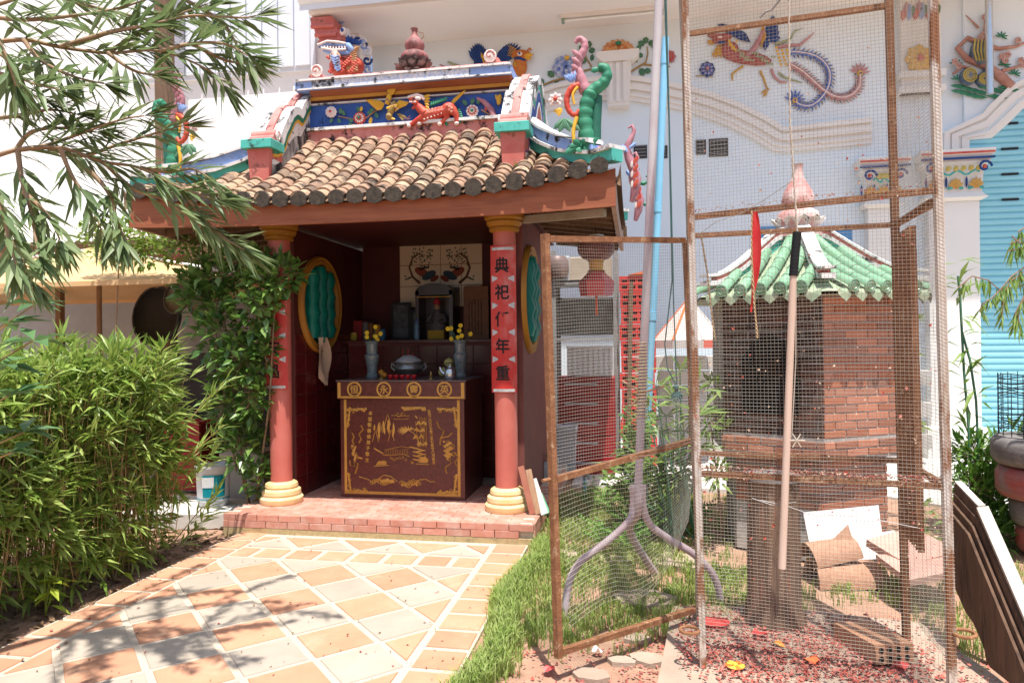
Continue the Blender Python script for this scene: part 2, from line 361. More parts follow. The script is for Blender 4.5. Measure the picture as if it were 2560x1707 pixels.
LG = G().box(-3.13, -1.112, 7.2, 7.64, .17, 1.6).build('altar_ledge', M_mgrout, SH)
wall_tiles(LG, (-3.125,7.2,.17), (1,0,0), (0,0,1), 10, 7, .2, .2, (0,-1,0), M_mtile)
G().bbox(-3.13, -1.112, 7.17, 7.64, 1.6, 1.63, .005).build('ledge_top', M_granite, LG)
G().box(-3.4, -.9, 5.72, 5.98, 2.68, 2.80).build('lintel', M_maroon, SH)
G().box(-3.3, -.95, 5.98, 8.0, 2.7, 2.72).build('ceiling', M_maroon, SH)
g = G()
vs_, fs_ = glyph('8', .2, .004); g.add([V((-1.44+v.x, 7.188, 1.44+v.y)) for v in vs_], fs_); g.build('gold_numeral', M_yelp, LG)
# ---- round windows in the side walls
def oval(X, s, cy, cz, ry, rz, par):
    N_ = 36; sect = [(0,1.0,.0),(1,1.0,.03),(2,.97,.045),(3,.92,.03),(4,.9,.04),(5,.84,.035),(6,.8,.0)]
    g = G(); rows = []
    for k, f, h in sect: rows.append([(X + s*h, cy + ry*f*math.cos(2*math.pi*i/N_), cz + rz*f*math.sin(2*math.pi*i/N_)) for i in range(N_)])
    g.grid(rows, True); W = g.build('round_window', M_ochred, par, True, 50)
    g = G(); g.add([(X+s*.004, cy+ry*.82*math.cos(2*math.pi*i/N_), cz+rz*.82*math.sin(2*math.pi*i/N_)) for i in range(N_)], [tuple(range(N_))]); g.build('pane', mat('window_teal', (.0,.08,.065), (.0,.1,.075), 4, .3), W)
    for k in (-.5, 0, .5):
        h = rz*.8*math.sqrt(1-k*k*.9); pr = []
        for i in range(9): t = -1+i/4; pr.append((.05 + .025*math.sin(i*math.pi/2)**2, cz + h*t*.98))
        g = G().lathe([(r, z-cz) for r, z in pr], (X+s*.012, cy+k*ry*.78, cz), 10, squash=1.2); g.build('baluster', mat('teal_baluster', (.0,.13,.1), (.005,.17,.12), 4, .4), W, True)
    return W
oval(-3.13, 1, 6.5, 1.985, .45, .48, WL); oval(-.975, 1, 6.26, 1.98, .45, .49, WR)
# ---- roof
XC, WE, YE0, YR, YB = -2.235, 2.115, 5.31, 6.56, 8.1
def lift(x): return .17 * min(1.15, abs(x - XC) / WE) ** 2.6
def rz_(x, y):
    t = max(0, min(1.15, (y - YE0) / (YR - YE0))); return 2.785 + .85 * (.72*t + .28*t*t) + lift(x) * max(0, 1-t) ** 2
RF = bpy.data.objects.new('roof', None); COL.objects.link(RF); RF.parent = SH; RF.location = (0,0,2.7)
def ymax(x):
    a = abs(x - XC); return YR + .02 if a < 1.2 else YE0 + (WE - a) * .98
# under sheets (four slopes)
g = G(); xs = [XC - WE + 2*WE*i/30 for i in range(31)]
g.grid([[(x, YE0 + (ymax(x)-YE0)*j/8, rz_(x, YE0 + (ymax(x)-YE0)*j/8) - .045) for x in xs] for j in range(9)])
def backz(x, y): return rz_(x, YE0 + (YB - y))
g.grid([[(x, YB - (ymax(x)-YE0)*j/8, rz_(x, YE0 + (ymax(x)-YE0)*j/8) - .02) for x in xs] for j in range(9)])
YM = (YE0 + YB) / 2
for s in (-1, 1):
    rows = []
    for i in range(25):
        y = YE0 + (YB-YE0)*i/24; hh = min(y-YE0, YB-y)/.98; hh = min(hh, .95)
        e = .17 * (abs(y-YM)/(YM-YE0))**2.6
        rows.append([(XC + s*(WE - hh*k/5), y, 2.76 + e*(1-k/5)**2 + .8*(hh*k/5)*(.75+.2*k/5)) for k in range(6)])
    g.grid(rows)
g.build('underlay', M_wood, RF, True)
# cover tiles
PW = .163
def arc_tile(L, r, a, th, flip=1, n=7, taper=.86):
    g = G(); A = [-a + 2*a*i/(n-1) for i in range(n)]; z0 = r*math.cos(a)
    def ringp(y, rr, k): return [(rr*k*math.sin(t), y, flip*(rr*math.cos(t)-z0)) for t in A]
    rows = [ringp(0, r-th, 1), ringp(0, r, 1), ringp(L, r*.97, taper)]
    g.grid(rows); return g
TS = arc_tile(.18, .09, rad(58), .018).build('tile', M_rooft, RF, True, 50, loc=(0,0,0)); TS.parent = None
TE = G(); A_ = [-rad(75)+rad(150)*i/8 for i in range(9)]
TE.add([(.072*math.sin(t), 0, .066*math.cos(t)-.012) for t in A_] + [(.06,0,-.045),(0,0,-.062),(-.06,0,-.045)], [tuple(range(12))]); TE.add([(p[0], .03, p[2]) for p in TE.v[:12]], []); TE.f += [(i, i+12, (i+1)%12+12, (i+1)%12) for i in range(12)]; TE.m += [0]*12
TE = TE.build('tile_end', M_roofend, None, loc=(0,0,0))
g = G(); cols = []
ncol = int(2*WE/PW); x0 = XC - PW*(ncol-1)/2
for i in range(ncol):
    x = x0 + i*PW; y = YE0 - .02; k = 0
    inst(TE, (x, y - .006, rz_(x, y) + .0), RF, (rad(8), R.uniform(-.1,.1), R.uniform(-.08,.08)), (R.uniform(.98,1.12),1,R.uniform(1.0,1.2)))
    top = ymax(x) - (.02 if abs(x-XC) < 1.2 else .05)
    while y < top:
        a = math.atan2(rz_(x, y+.12) - rz_(x, y), .12)
        tile = inst(TS, (x + R.uniform(-.006,.006), y, rz_(x, y) + .012 + R.uniform(-.003,.006)), RF, (a - .095 + R.uniform(-.045,.045), R.uniform(-.09,.09), R.uniform(-.08,.08)), (R.uniform(.94,1.04), 1.0, 1.0))
        y += .128 * math.cos(a) * R.uniform(.97, 1.03); k += 1
    # pans beside
    x += PW/2; y = YE0 - .01; top = ymax(x) - .05
    while y < top and i < ncol - 1:
        y2 = y + .15; z1, z2 = rz_(x, y) + .004, rz_(x, y2) - .012; w_ = .062
        g.grid([[(x + w_*u, yy, zz - .028*(1-u*u)) for u in (-1,-.5,0,.5,1)] for yy, zz in ((y, z1-.012), (y, z1), (y2, z2))]); y += .12
g.build('pan_tiles', M_roofpan, RF)['kind'] = 'stuff'
bpy.data.objects.remove(TS); bpy.data.objects.remove(TE)
# fascia boards, curved
def fascia(pts, name, th, par=SH, m=M_fascia):
    g = G(); rows = []
    for p, zb, zt, nrm in pts:
        p = V(p); nn = V(nrm)*th; rows.append([(p.x,p.y,zb),(p.x+nn.x,p.y+nn.y,zb),(p.x+nn.x,p.y+nn.y,zt),(p.x,p.y,zt)])
    g.grid(rows, True); g.add(rows[0], [(0,1,2,3)]); g.add(rows[-1], [(3,2,1,0)]); return g.build(name, m, par, True, 40)
fx = [XC - WE + .02 + (2*WE-.06)*i/24 for i in range(25)]
fascia([((x,5.35,0), 2.585 + lift(x)*.22, 2.745 + lift(x), (0,1,0)) for x in fx], 'fascia_board', .035)
ys = [5.386 + (YB-5.42)*i/16 for i in range(17)]
def lifty(y): return .17*(abs(y-YM)/(YM-YE0))**2.6
for s in (-1, 1):
    fascia([((XC + s*(WE-.04),y,0), 2.585 + lifty(y)*.22, 2.73 + lifty(y), (-s,0,0)) for y in ys], 'fascia_board', .035, SH, mat('fascia_side', (.33,.2,.15), (.42,.3,.24), 4, .7))
for i in range(9):
    G().beam((-.9, 5.75+i*.26, 2.72), (XC+WE-.09, 5.75+i*.26, 2.63), .05, .07).build('rafter', M_wood, RF)
for i in range(9):
    G().beam((-3.5, 5.75+i*.26, 2.72), (XC-WE+.09, 5.75+i*.26, 2.63), .05, .07).build('rafter', M_wood, RF)
G().beam((-.97,5.9,2.64),(-.25,5.5,2.6),.05,.06).build('bracket_strut', mat('grey_wood', (.4,.36,.3), (.3,.26,.2), 6, .8), RF)
# ---- hip ridges
def hip(sx, front=True):
    P_ = [(1.28, 6.2, 3.5), (1.45, 6.02, 3.335), (1.62, 5.85, 3.215), (1.78, 5.68, 3.14), (1.92, 5.53, 3.09), (2.03, 5.42, 3.08), (2.09, 5.36, 3.085)]
    if not front: P_ = [(a, YB + YE0 - y, z) for a, y, z in P_]
    pts = [V((XC + sx*a, y, z)) for a, y, z in P_]
    H = bpy.data.objects.new('hip_ridge', None); COL.objects.link(H); H.parent = SH
    def layer(zb, zt, hw, m, nm):
        g = G(); rows = []
        for i, p in enumerate(pts):
            d = pts[min(i+1, 6)] - pts[max(i-1, 0)]; d.z = 0; d.normalize(); a = V((-d.y, d.x, 0))*hw
            z_ = zb if zb is not None else min(-.035, max(-.24, rz_(p.x, p.y if front else YB+YE0-p.y) + .0 - p.z))
            rows.append([p + a + V((0,0,z_)), p - a + V((0,0,z_)), p - a + V((0,0,zt)), p + a + V((0,0,zt))])
        g.grid(rows, True); g.add(rows[0], [(0,1,2,3)]); g.add(rows[-1], [(3,2,1,0)]); g.build(nm, m, H, True, 40)
    layer(None, -.03, .055, M_teal, 'teal_band'); layer(-.03, .0, .085, M_whitemold, 'lower_coping')
    pts2 = pts; pts = pts[:5]
    def layer2(zb, zt, hw, m, nm):
        g = G(); rows = []
        for i, p in enumerate(pts):
            d = pts[min(i+1, 4)] - pts[max(i-1, 0)]; d.z = 0; d.normalize(); a = V((-d.y, d.x, 0))*hw
            k = 1 - .5*(i/4)**3
            rows.append([p + a + V((0,0,zb)), p - a + V((0,0,zb)), p - a + V((0,0,zt*k)), p + a + V((0,0,zt*k))])
        g.grid(rows, True); g.add(rows[0], [(0,1,2,3)]); g.add(rows[-1], [(3,2,1,0)]); g.build(nm, m, H, True, 40)
    layer2(.0, .1, .05, M_skyblue, 'blue_band'); layer2(.1, .125, .075, M_white, 'upper_coping')
    return H
hip(1); hip(-1); hip(1, False); hip(-1, False)
# ---- gable walls
prof = [(5.80,3.36),(5.86,3.37),(5.92,3.4),(5.975,3.46),(6.02,3.555),(6.10,3.66),(6.16,3.745),(6.225,3.8),(6.29,3.815),(6.35,3.80),(6.38,3.84),(6.43,3.915),(6.52,4.0),(6.62,4.06),(6.72,4.085)]
prof = prof + [(2*6.72 - y, z) for y, z in prof[-2::-1]]
def gable(xi, s):
    # xi inner face, s = outward direction
    t = .19; GB = bpy.data.objects.new('gable_wall', None); COL.objects.link(GB); GB.parent = SH
    poly = [(y, z) for y, z in prof]; base = [(y, max(3.0, rz_(xi, min(y, 2*6.72-y)) - .12)) for y, _ in prof]
    g = G(); g.grid([[(xi, y, b) for y, b in base], [(xi, y, b + (z-b)*.62) for (y, z), (_, b) in zip(poly, base)]])
    g.build('mouldy_foot', M_mold if s < 0 else M_pinkc, GB)
    g = G(); g.grid([[(xi, y, b + (z-b)*.62) for (y, z), (_, b) in zip(poly, base)], [(xi, y, z) for y, z in poly]]); g.build('inner_face', M_white if s < 0 else M_pinkc, GB)
    g = G(); g.grid([[(xi+s*t, y, b) for y, b in base], [(xi+s*t, y, z) for y, z in poly]])
    g.build('outer_face', M_pinkc, GB)
    def strip(dz0, dz1, x0, x1, m, nm):
        g = G(); rows = []
        for i, (y, z) in enumerate(poly):
            a = poly[max(0, i-1)]; b = poly[min(len(poly)-1, i+1)]; dy, dz = b[0]-a[0], b[1]-a[1]; L_ = math.hypot(dy, dz); ny, nz = -dz/L_, dy/L_
            rows.append([(x0, y+ny*dz0, z+nz*dz0), (x1, y+ny*dz0, z+nz*dz0), (x1, y+ny*dz1, z+nz*dz1), (x0, y+ny*dz1, z+nz*dz1)])
        g.grid(rows, True); g.add(rows[0], [(0,1,2,3)]); g.add(rows[-1], [(3,2,1,0)]); return g.build(nm, m, GB, True, 50)
    a, b = sorted((xi - s*.03, xi + s*(t+.03)))
    strip(.0, .075, a, b, M_whitemold, 'coping'); strip(.074, .098, a + .09, b - .09, M_pink, 'coping_roll')
    for x, sg in ((xi, -s), (xi + s*t, s)):
        p0, p1 = sorted((x, x + sg*.02)); strip(-.045, 0, p0, p1, M_teal if x != xi or s > 0 else M_greenp, 'trim_band'); p0, p1 = sorted((x, x + sg*.014)); strip(-.07, -.045, p0, p1, M_yelp if x == xi else M_whitemold, 'trim_line')
    if s > 0:
        p0, p1 = sorted((xi + t, xi + t + .012)); strip(-.16, -.072, p0, p1, M_blue, 'blue_arch'); strip(-.2, -.165, p0, p1 , M_white, 'trim_line')
    # pillar at the foot
    x0, x1 = sorted((xi - s*.015, xi + s*(t+.03))); yb = 5.74
    zr = rz_(xi, 5.84) - .05
    g = G(); g.add([(x0+.03,yb+.02,zr),(x1-.03,yb+.02,zr),(x1-.03,yb+.24,zr),(x0+.03,yb+.24,zr),(x0+.01,yb,3.35),(x1-.01,yb,3.35),(x1-.01,yb+.24,3.35),(x0+.01,yb+.24,3.35)], [(4,5,6,7),(0,1,5,4),(1,2,6,5),(2,3,7,6),(3,0,4,7)]); g.build('pillar', M_pinkc, GB)
    G().bbox(x0-.03, x1+.03, yb-.04, yb+.2, 3.352, 3.43, .006).build('pillar_cap', M_teal, GB)
    # scroll rolls on the pillar and stepped end
    g = G(); cx = (x0+x1)/2
    for rr, y, z in ((.05, 5.87, 3.5), (.038, 5.83, 3.455)): g.tube([(x0+.0,y,z),(x1-.0,y,z)], rr, 14)
    g.build('scroll_roll', M_pink, GB, True, 40)
    g = G(); sp = [(cx - s*.13, 5.86 + .035*math.cos(t_)*(1-t_/14), 3.47 + .05*math.sin(t_)*(1-t_/14) + .02) for t_ in [i*.5 for i in range(22)]]; g.tube(sp, .011, 6); g.build('scroll', M_whiteflower, GB, True)
gable(-3.235, -1); gable(-1.125, 1)
# ================================================================== RIDGE AND ORNAMENTS
class Rf:
    # relief drawing on a vertical plane: coordinates of an enlarged view -> points on the plane
    def __init__(s, ox, oy, k, Y): s.ox, s.oy, s.k, s.Y = ox, oy, k, Y; s.g = G(); s.px = onY(ox + 10, oy + 10, Y); s.u = (onY(ox+110, oy+10, Y) - s.px).length / 100 / k
    def P(s, x, y, d=0): p = onY(s.ox + x/s.k, s.oy + y/s.k, s.Y); return V((p.x, p.y - d, p.z))
    def m(s, i): s.g.c = i; return s
    def e(s, x, y, rx, ry, a=0, d=None, o=0):
        d = d if d is not None else min(rx, ry)*.6
        s.g.ell(s.P(x, y, o*s.u), (rx*s.u, d*s.u, ry*s.u), rotm(0, rad(a), 0), 12, 7); return s
    def t(s, pts, r, o=0, n=7):
        rr = [q*s.u for q in r] if isinstance(r, (list, tuple)) else r*s.u
        s.g.tube([s.P(x, y, o*s.u) for x, y in pts], rr, n); return s
    def p(s, x0, y0, x1, y1, w_, o=2, b=.35, mid=.45):
        s.g.petal(s.P(x0, y0, o*s.u), s.P(x1, y1, (o+2)*s.u), w_*s.u, (0,-1,0), b, mid); return s
    def flower(s, x, y, r, m1, m2, mc, n=9, rings=3, o=4):
        for k in range(rings):
            rr = r*(1-k*.28); s.m(m1 if k % 2 == 0 else m2)
            for i in range(n):
                a = 2*math.pi*(i + .5*k)/n; s.p(x + rr*.15*math.cos(a), y + rr*.15*math.sin(a), x + rr*math.cos(a), y + rr*math.sin(a), rr*.62, o + k*r*.12, .35, .6)
        s.m(mc).e(x, y, r*.2, r*.2, 0, r*.25, o + rings*r*.12); return s
    def leaf(s, x, y, a, L, w_, m_, o=3): a = rad(a); s.m(m_).p(x, y, x + L*math.cos(a), y - L*math.sin(a), w_, o, .25); return s
    def build(s, name, mats, par, loc=None): return s.g.build(name, mats, par, True, 60, loc)
RG = bpy.data.objects.new('ridge', None); COL.objects.link(RG); RG.parent = SH; RG.location = (0, -.1, 3.6)
x0, x1 = -3.235, -1.125
def slabx(z0, z1, y0, m, nm, a=x0, b=x1, y1=6.9): return G().box(a, b, y0, y1, z0, z1).build(nm, m, RG)
slabx(3.5, 3.715, 6.5, M_pink, 'pink_base'); slabx(3.717, 3.745, 6.47, M_white, 'ledge')
slabx(3.747, 3.985, 6.545, M_blue, 'blue_panel'); slabx(3.987, 4.0, 6.52, M_white, 'trim_line'); slabx(4.002, 4.02, 6.51, M_maroon, 'trim_line'); slabx(4.022, 4.055, 6.5, M_ochre, 'ochre_band')
g = G(); g.grid([[(a, 6.5, 4.057), (a, 6.43, 4.095), (a, 6.9, 4.095), (a, 6.9, 4.057)] for a in (x0+.05, x1-.02)], True); g.build('cove', M_fascia, RG)
slabx(4.097, 4.18, 6.4, M_skyblue, 'blue_band', -3.32, -1.14); 
G().box(-3.32, -1.14, 6.394, 6.4, 4.097, 4.112).build('trim_line', M_white, RG)
G().box(-2.9, -1.55, 6.396, 6.4, 4.113, 4.18).build('scroll_pattern', M_bandpat, RG)
G().box(-3.14, -2.905, 6.396, 6.4, 4.113, 4.18).build('mould_patch', M_bandmold, RG)
slabx(4.182, 4.2, 6.38, M_white, 'trim_line', -3.3, -1.15)
g = G(); xs = [-3.22 + (3.22-1.2)*i/8 for i in range(9)]
g.grid([[(x, 6.47, 4.2), (x, 6.48, 4.24), (x, 6.52, 4.262), (x, 6.8, 4.262), (x, 6.84, 4.2)] for x in xs]); g.build('coping', M_pink, RG, True, 50)
for cx in (-3.12, -1.33):   # end scrolls
    gg = G(); s_ = 1 if cx < -2 else -1
    gg.mat(0).prism([(cx - s_*.1, 6.45, 4.2), (cx + s_*.1, 6.45, 4.2), (cx + s_*.06, 6.45, 4.27), (cx, 6.45, 4.31), (cx - s_*.06, 6.45, 4.27)], (0, .3, 0))
    gg.mat(1).ell((cx + s_*.02, 6.43, 4.29), (.062, .03, .062)); gg.mat(0).tube([(cx + s_*.02 + (.05-.0045*i)*math.cos(i*.6), 6.405, 4.29 + (.05-.0045*i)*math.sin(i*.6)) for i in range(11)], .009, 6)
    gg.build('end_scroll', [M_pink, M_whiteflower], RG, True, 50)
# panel reliefs traced at their place on the ridge
A = Rf(600, 0, 2.8, 6.52)
A.flower(640, 787, 42, 0, 0, 1, 11, 3); A.build('white_flower', [M_whiteflower, M_redp], RG)
A = Rf(600, 0, 2.8, 6.52); A.flower(840, 830, 46, 0, 1, 2, 11, 3); A.build('red_flower', [M_redp, M_whiteflower, M_greenp], RG)
A = Rf(600, 0, 2.8, 6.52); A.flower(1628, 780, 46, 0, 1, 2, 10, 3); A.build('white_flower', [M_whiteflower, M_redp, M_greenp], RG)
A = Rf(600, 0, 2.8, 6.52); A.m(1).t([(690,815),(760,830),(800,835)], 4); A.t([(880,830),(930,790),(965,770)], 5).t([(1690,770),(1740,800),(1790,840)], 6)
for x, y, a, L, w_, m_ in ((700,800,80,45,26,0),(685,830,-60,40,24,0),(735,810,120,45,26,0),(760,835,-30,40,22,0),(775,860,-100,45,26,0),(790,870,-60,40,26,2),(830,790,95,45,24,0),(845,785,75,40,22,2),(890,800,30,50,26,0),(920,820,-100,55,26,2),(945,790,-60,45,26,0),(905,775,10,40,24,0),
    (1590,740,130,50,26,0),(1620,735,70,50,28,0),(1560,830,200,50,28,0),(1600,845,-100,45,28,0),(1660,730,60,40,26,0),(1700,830,-60,50,30,0),(1720,780,80,40,22,3),(1720,850,-10,40,22,3),(650,830,-120,40,22,0)): A.leaf(x, y, a, L, w_, m_)
A.build('leaves', [M_leafrel, M_brownrel, M_yelp, M_redp], RG)
A = Rf(600, 0, 2.8, 6.5)     # swooping yellow phoenix
A.m(1).e(1068,765,22,52,25,22,12).e(1050,822,22,24,0,22,14)
A.m(0).e(1046,700,18,38,10,18,12)
for i in range(5): A.p(1055,680,1040+i*14,612+6*abs(i-2),18,12)
for i in range(8): A.p(1020-i*2,730+i*4,880+i*10,705+i*9,26,10)
for i in range(7): A.p(1090,790-i*4,1120+i*12,700+i*3,24,8)
A.m(2)
for i in range(9): A.p(1030+i*9,720+((i*37)%40),1036+i*9,742+((i*37)%40),14,28)
A.m(3)
for i in range(6): A.p(1040+i*14,700+i*14,1048+i*14,716+i*14,14,30)
A.m(2).p(1066,838,1098,848,16,26).m(3).e(1052,826,5,5,0,6,44); A.m(1).p(1100,800,1175,830,20,6).p(1110,810,1150,850,14,6); A.m(4).t([(1140,830),(1170,835),(1190,810)], 3).t([(1170,835),(1195,830)], 3)
A.build('phoenix_relief', [M_yelp, mat('olive_relief', (.3,.2,.06), (.42,.28,.08), 14, .55), M_yelp, M_brownrel, M_pinkrel], RG)
A = Rf(600, 0, 2.8, 6.5)     # red mythical beast with mane and flame tail
A.m(0).e(1390,795,92,36,-14,26,12).e(1462,768,48,40,-20,28,14).e(1305,806,44,32,-14,26,14).t([(1300,800),(1270,770),(1250,745)], [30,28,24], 16)
A.t([(1290,820),(1255,845),(1225,862),(1195,884)], [26,20,14,11], 16).t([(1320,825),(1300,850),(1265,868)], [22,15,10], 10).t([(1440,795),(1455,825),(1430,850),(1405,872)], [32,20,14,11], 12).t([(1490,775),(1520,815),(1522,868)], [32,19,12], 16)
A.m(5)
for i in range(10):
    for j in (-1,0,1): x = 1290+i*22; y = 806-i*4.5+j*18; A.p(x+12, y, x-10, y+3, 16, 36 if j == 0 else 30, .08)
for i in range(5): A.p(1470+((i*17)%36), 750+i*11, 1452+((i*17)%36), 758+i*11, 18, 44)
A.m(0).e(1236,732,30,17,14,22,24).t([(1222,712),(1205,704),(1192,712)], [14,13,9], 24).t([(1238,752),(1222,764),(1212,772)], [12,9,6], 22)
A.m(1).t([(1185,694),(1210,688),(1250,680),(1285,690),(1300,712)], [7,10,13,12,8], 30).e(1258,704,22,12,10,12,34)
for i in range(5): A.p(1205+i*9,724,1207+i*9,738,7,44)
for x, y in ((1522,872),(1404,876),(1262,872),(1190,888)): A.e(x,y,15,12,0,14,18)
for i in range(6): A.e(1300+i*24,846-i*8,6,5,0,5,30)
A.m(2)
for i in range(7): A.p(1284+i*5,690+i*15,1346-i*3,676+i*24,18,24)
for i in range(6): A.p(1475,748-i*4,1500+i*17,712-i*15,22,10)
A.p(1490,722,1584,636,20,12)
A.m(3)
for i in range(8): A.p(1345+i*14,752-i*5,1352+i*15,718-i*4,20,26); A.e(1350+i*13,746-i*5,10,9,0,9,26)
for i in range(7): A.p(1522,768+i*14,1566-abs(i-3)*5,782+i*14,18,10)
for i in range(4): A.p(1435,850+i*7,1455+i*4,872+i*4,12,10)
A.m(4).e(1228,722,5,5,0,6,46).t([(1214,746),(1232,742),(1248,744)], 5, 34)
A.build('beast_relief', [M_redp, M_whiteflower, M_yelp, M_greenp, M_black, mat('coral_relief', (.62,.2,.13), (.7,.34,.26), 20, .55)], RG)
A = Rf(600, 0, 2.8, 6.52); A.m(0).t([(1660,690),(1710,715),(1760,770),(1790,850)], [8,16,20,16], 4); A.m(1).e(1815,700,16,34,10,10,4).e(1800,690,10,24,-20,10,4); A.build('painted_branch', [M_pinkrel, M_yelp], RG)
# ---- gourd finial on lotus
GF = bpy.data.objects.new('gourd_finial', None); COL.objects.link(GF); GF.parent = SH; GF.location = V((-2.165, 6.66, 4.25)) - wloc(SH)
M_gourd = mat('gourd_red', (.22,.055,.05), (.36,.17,.155), 14, .6, .2, dirt=((.05,.035,.035), .5, .66, 9))
c = (-2.165, 6.66, 4.22)
G().lathe([(.11,.0),(.1,.05),(.08,.1),(.1,.14),(.138,.175),(.142,.215),(.12,.25),(.075,.272),(.09,.295),(.1,.325),(.094,.36),(.06,.395),(.036,.425),(.027,.46),(.03,.485),(.038,.5),(.0,.502)], c, 24).build('gourd', M_gourd, GF, True, 50)
M_lotus = mat('lotus_dark', (.055,.04,.038), (.24,.16,.15), 16, .6, .2, dirt=((.03,.025,.025), .5, .62, 12))
for ring, (n_, r_, z_, L_, el) in enumerate(((11, .07, .035, .13, -.05), (11, .08, .07, .135, .3), (10, .075, .1, .115, .62))):
    for i in range(n_):
        a = 2*math.pi*(i+.5*(ring % 2))/n_; d = V((math.cos(a)*math.cos(el), math.sin(a)*math.cos(el), math.sin(el))); p = V(c) + V((math.cos(a)*r_, math.sin(a)*r_, z_))
        tip = p + d*L_ + V((0,0,.02)); g = G().petal(p, tip, .085, V((-math.cos(a)*math.sin(el), -math.sin(a)*math.sin(el), math.cos(el)))*-1, .35, .6); g.build('lotus_petal', M_lotus, GF, True, 80)
G().tube([V(c)+V((.03,0,.47)), V(c)+V((.09,0,.45)), V(c)+V((.1,-.01,.41)), V(c)+V((.07,-.01,.385))], .004, 5).build('wire_hook', M_rust, GF)
# ---- dragon-fish ornaments on the corners
def dragon(sx, nm='dragon_ornament'):
    # a green scaled dragon rearing up from the hip end, claw hooked outward, mauve tail curling above
    DG = bpy.data.objects.new(nm, None); COL.objects.link(DG); DG.parent = SH
    bx, by, bz = XC + sx*1.80, 5.6, 3.12
    def Q(u, v, z): return V((bx + sx*u, by + v, bz + z))
    def spl(P_, n_=6):
        S_ = []
        for i in range(len(P_)-1):
            q = [P_[max(i-1,0)], P_[i], P_[i+1], P_[min(i+2,len(P_)-1)]]
            for j in range(n_): t = j/n_; S_.append(.5*((2*q[1]) + (-q[0]+q[2])*t + (2*q[0]-5*q[1]+4*q[2]-q[3])*t*t + (-q[0]+3*q[1]-3*q[2]+q[3])*t**3))
        return S_ + [P_[-1]]
    def tp(g, pts, r_, bump=0, n_=12, per=3):
        S_ = spl([V(p) for p in pts]); m_ = len(S_); g.tube(S_, [(r_[0] + (r_[1]-r_[0])*i/(m_-1))*(1 + bump*abs(math.sin(i*math.pi/per))) for i in range(m_)], n_)
    g = G(); tp(g, [Q(.07,0,-.02), Q(.04,0,.12), Q(.03,0,.26), Q(.05,0,.38), Q(.08,0,.47)], [.058,.052], .2, 14, 4); g.build('green_body', M_greenp, DG, True, 80)
    g = G(); tp(g, [Q(.05,0,.45), Q(.12,0,.49), Q(.18,0,.53), Q(.21,0,.59), Q(.19,0,.65), Q(.14,0,.65)], [.05,.03], .12, 10, 5); g.petal(Q(.15,-.02,.64), Q(.08,-.03,.62), .05, (0,-1,0)); g.build('green_claw', M_greenp, DG, True, 80)
    g = G(); tp(g, [Q(.1,.03,-.02), Q(.11,.03,.2), Q(.13,.03,.44)], [.055,.04]); g.build('dark_back', mat('dark_green', (.015,.09,.06), (.025,.14,.09), 8, .5), DG, True)
    g = G(); tp(g, [Q(.04,0,.47), Q(.0,0,.57), Q(-.03,0,.66), Q(-.01,0,.74), Q(.03,0,.81), Q(.03,0,.87), Q(-.01,0,.9), Q(-.04,0,.87)], [.048,.016], .1, 10, 4)
    for k in range(4): g.petal(Q(-.02+.01*k,-.035,.58+.05*k), Q(-.07,-.05,.62+.06*k), .04, (0,-1,0))
    g.build('mauve_tail', M_pinkrel, DG, True, 80)
    g = G(); g.mat(0); tp(g, [Q(-.01,-.02,.52), Q(-.07,-.03,.5), Q(-.11,-.03,.42), Q(-.1,-.03,.33), Q(-.05,-.03,.28), Q(-.01,-.03,.32)], [.026,.016], .15, 8)
    g.mat(1); tp(g, [Q(-.03,-.04,.26), Q(-.06,-.05,.14), Q(-.05,-.05,.02)], [.018,.014], 0, 7); tp(g, [Q(-.02,-.04,.5), Q(-.06,-.05,.44), Q(-.05,-.05,.36)], [.014,.01], 0, 7)
    g.mat(2)
    for i in range(16):
        a = i*.785; r_ = .06 if i < 8 else .035; g.petal(Q(-.2,-.03-.01*(i>7),.41), Q(-.2+r_*math.cos(a),-.05-.015*(i>7),.41+r_*math.sin(a)), r_*.8, (0,-1,0))
    g.mat(0).ell(Q(-.2,-.07,.41), .016); g.mat(3)
    for i in range(4): g.petal(Q(-.06,-.04,.54), Q(-.13+.03*i,-.05,.6+.01*i), .04, (0,-1,0))
    g.mat(4)
    for i in range(6): g.petal(Q(-.13,-.03,.26), Q(-.22+.045*i,-.05,.17-.03*(i % 2)), .05, (0,-1,0))
    g.mat(1)
    for i in range(3): g.petal(Q(-.15,-.04,.34), Q(-.18-.02*i,-.05,.27+.02*i), .03, (0,-1,0))
    g.build('flower_scroll', [M_redp, M_yelp, M_whiteflower, M_skyblue, M_leafrel], DG, True, 60)
    g = G(); g.mat(0)
    for i in range(9): g.petal(Q(.0,-.05,.02), Q(-.13+.035*i,-.09,-.03+.05*(i % 3)), .06, (0,-1,0))
    g.mat(1); g.ell(Q(.1,0,-.01), (.1,.07,.05)); g.build('leafy_foot', [M_greenp, M_pinkc], DG, True, 60)
dragon(1); dragon(-1)
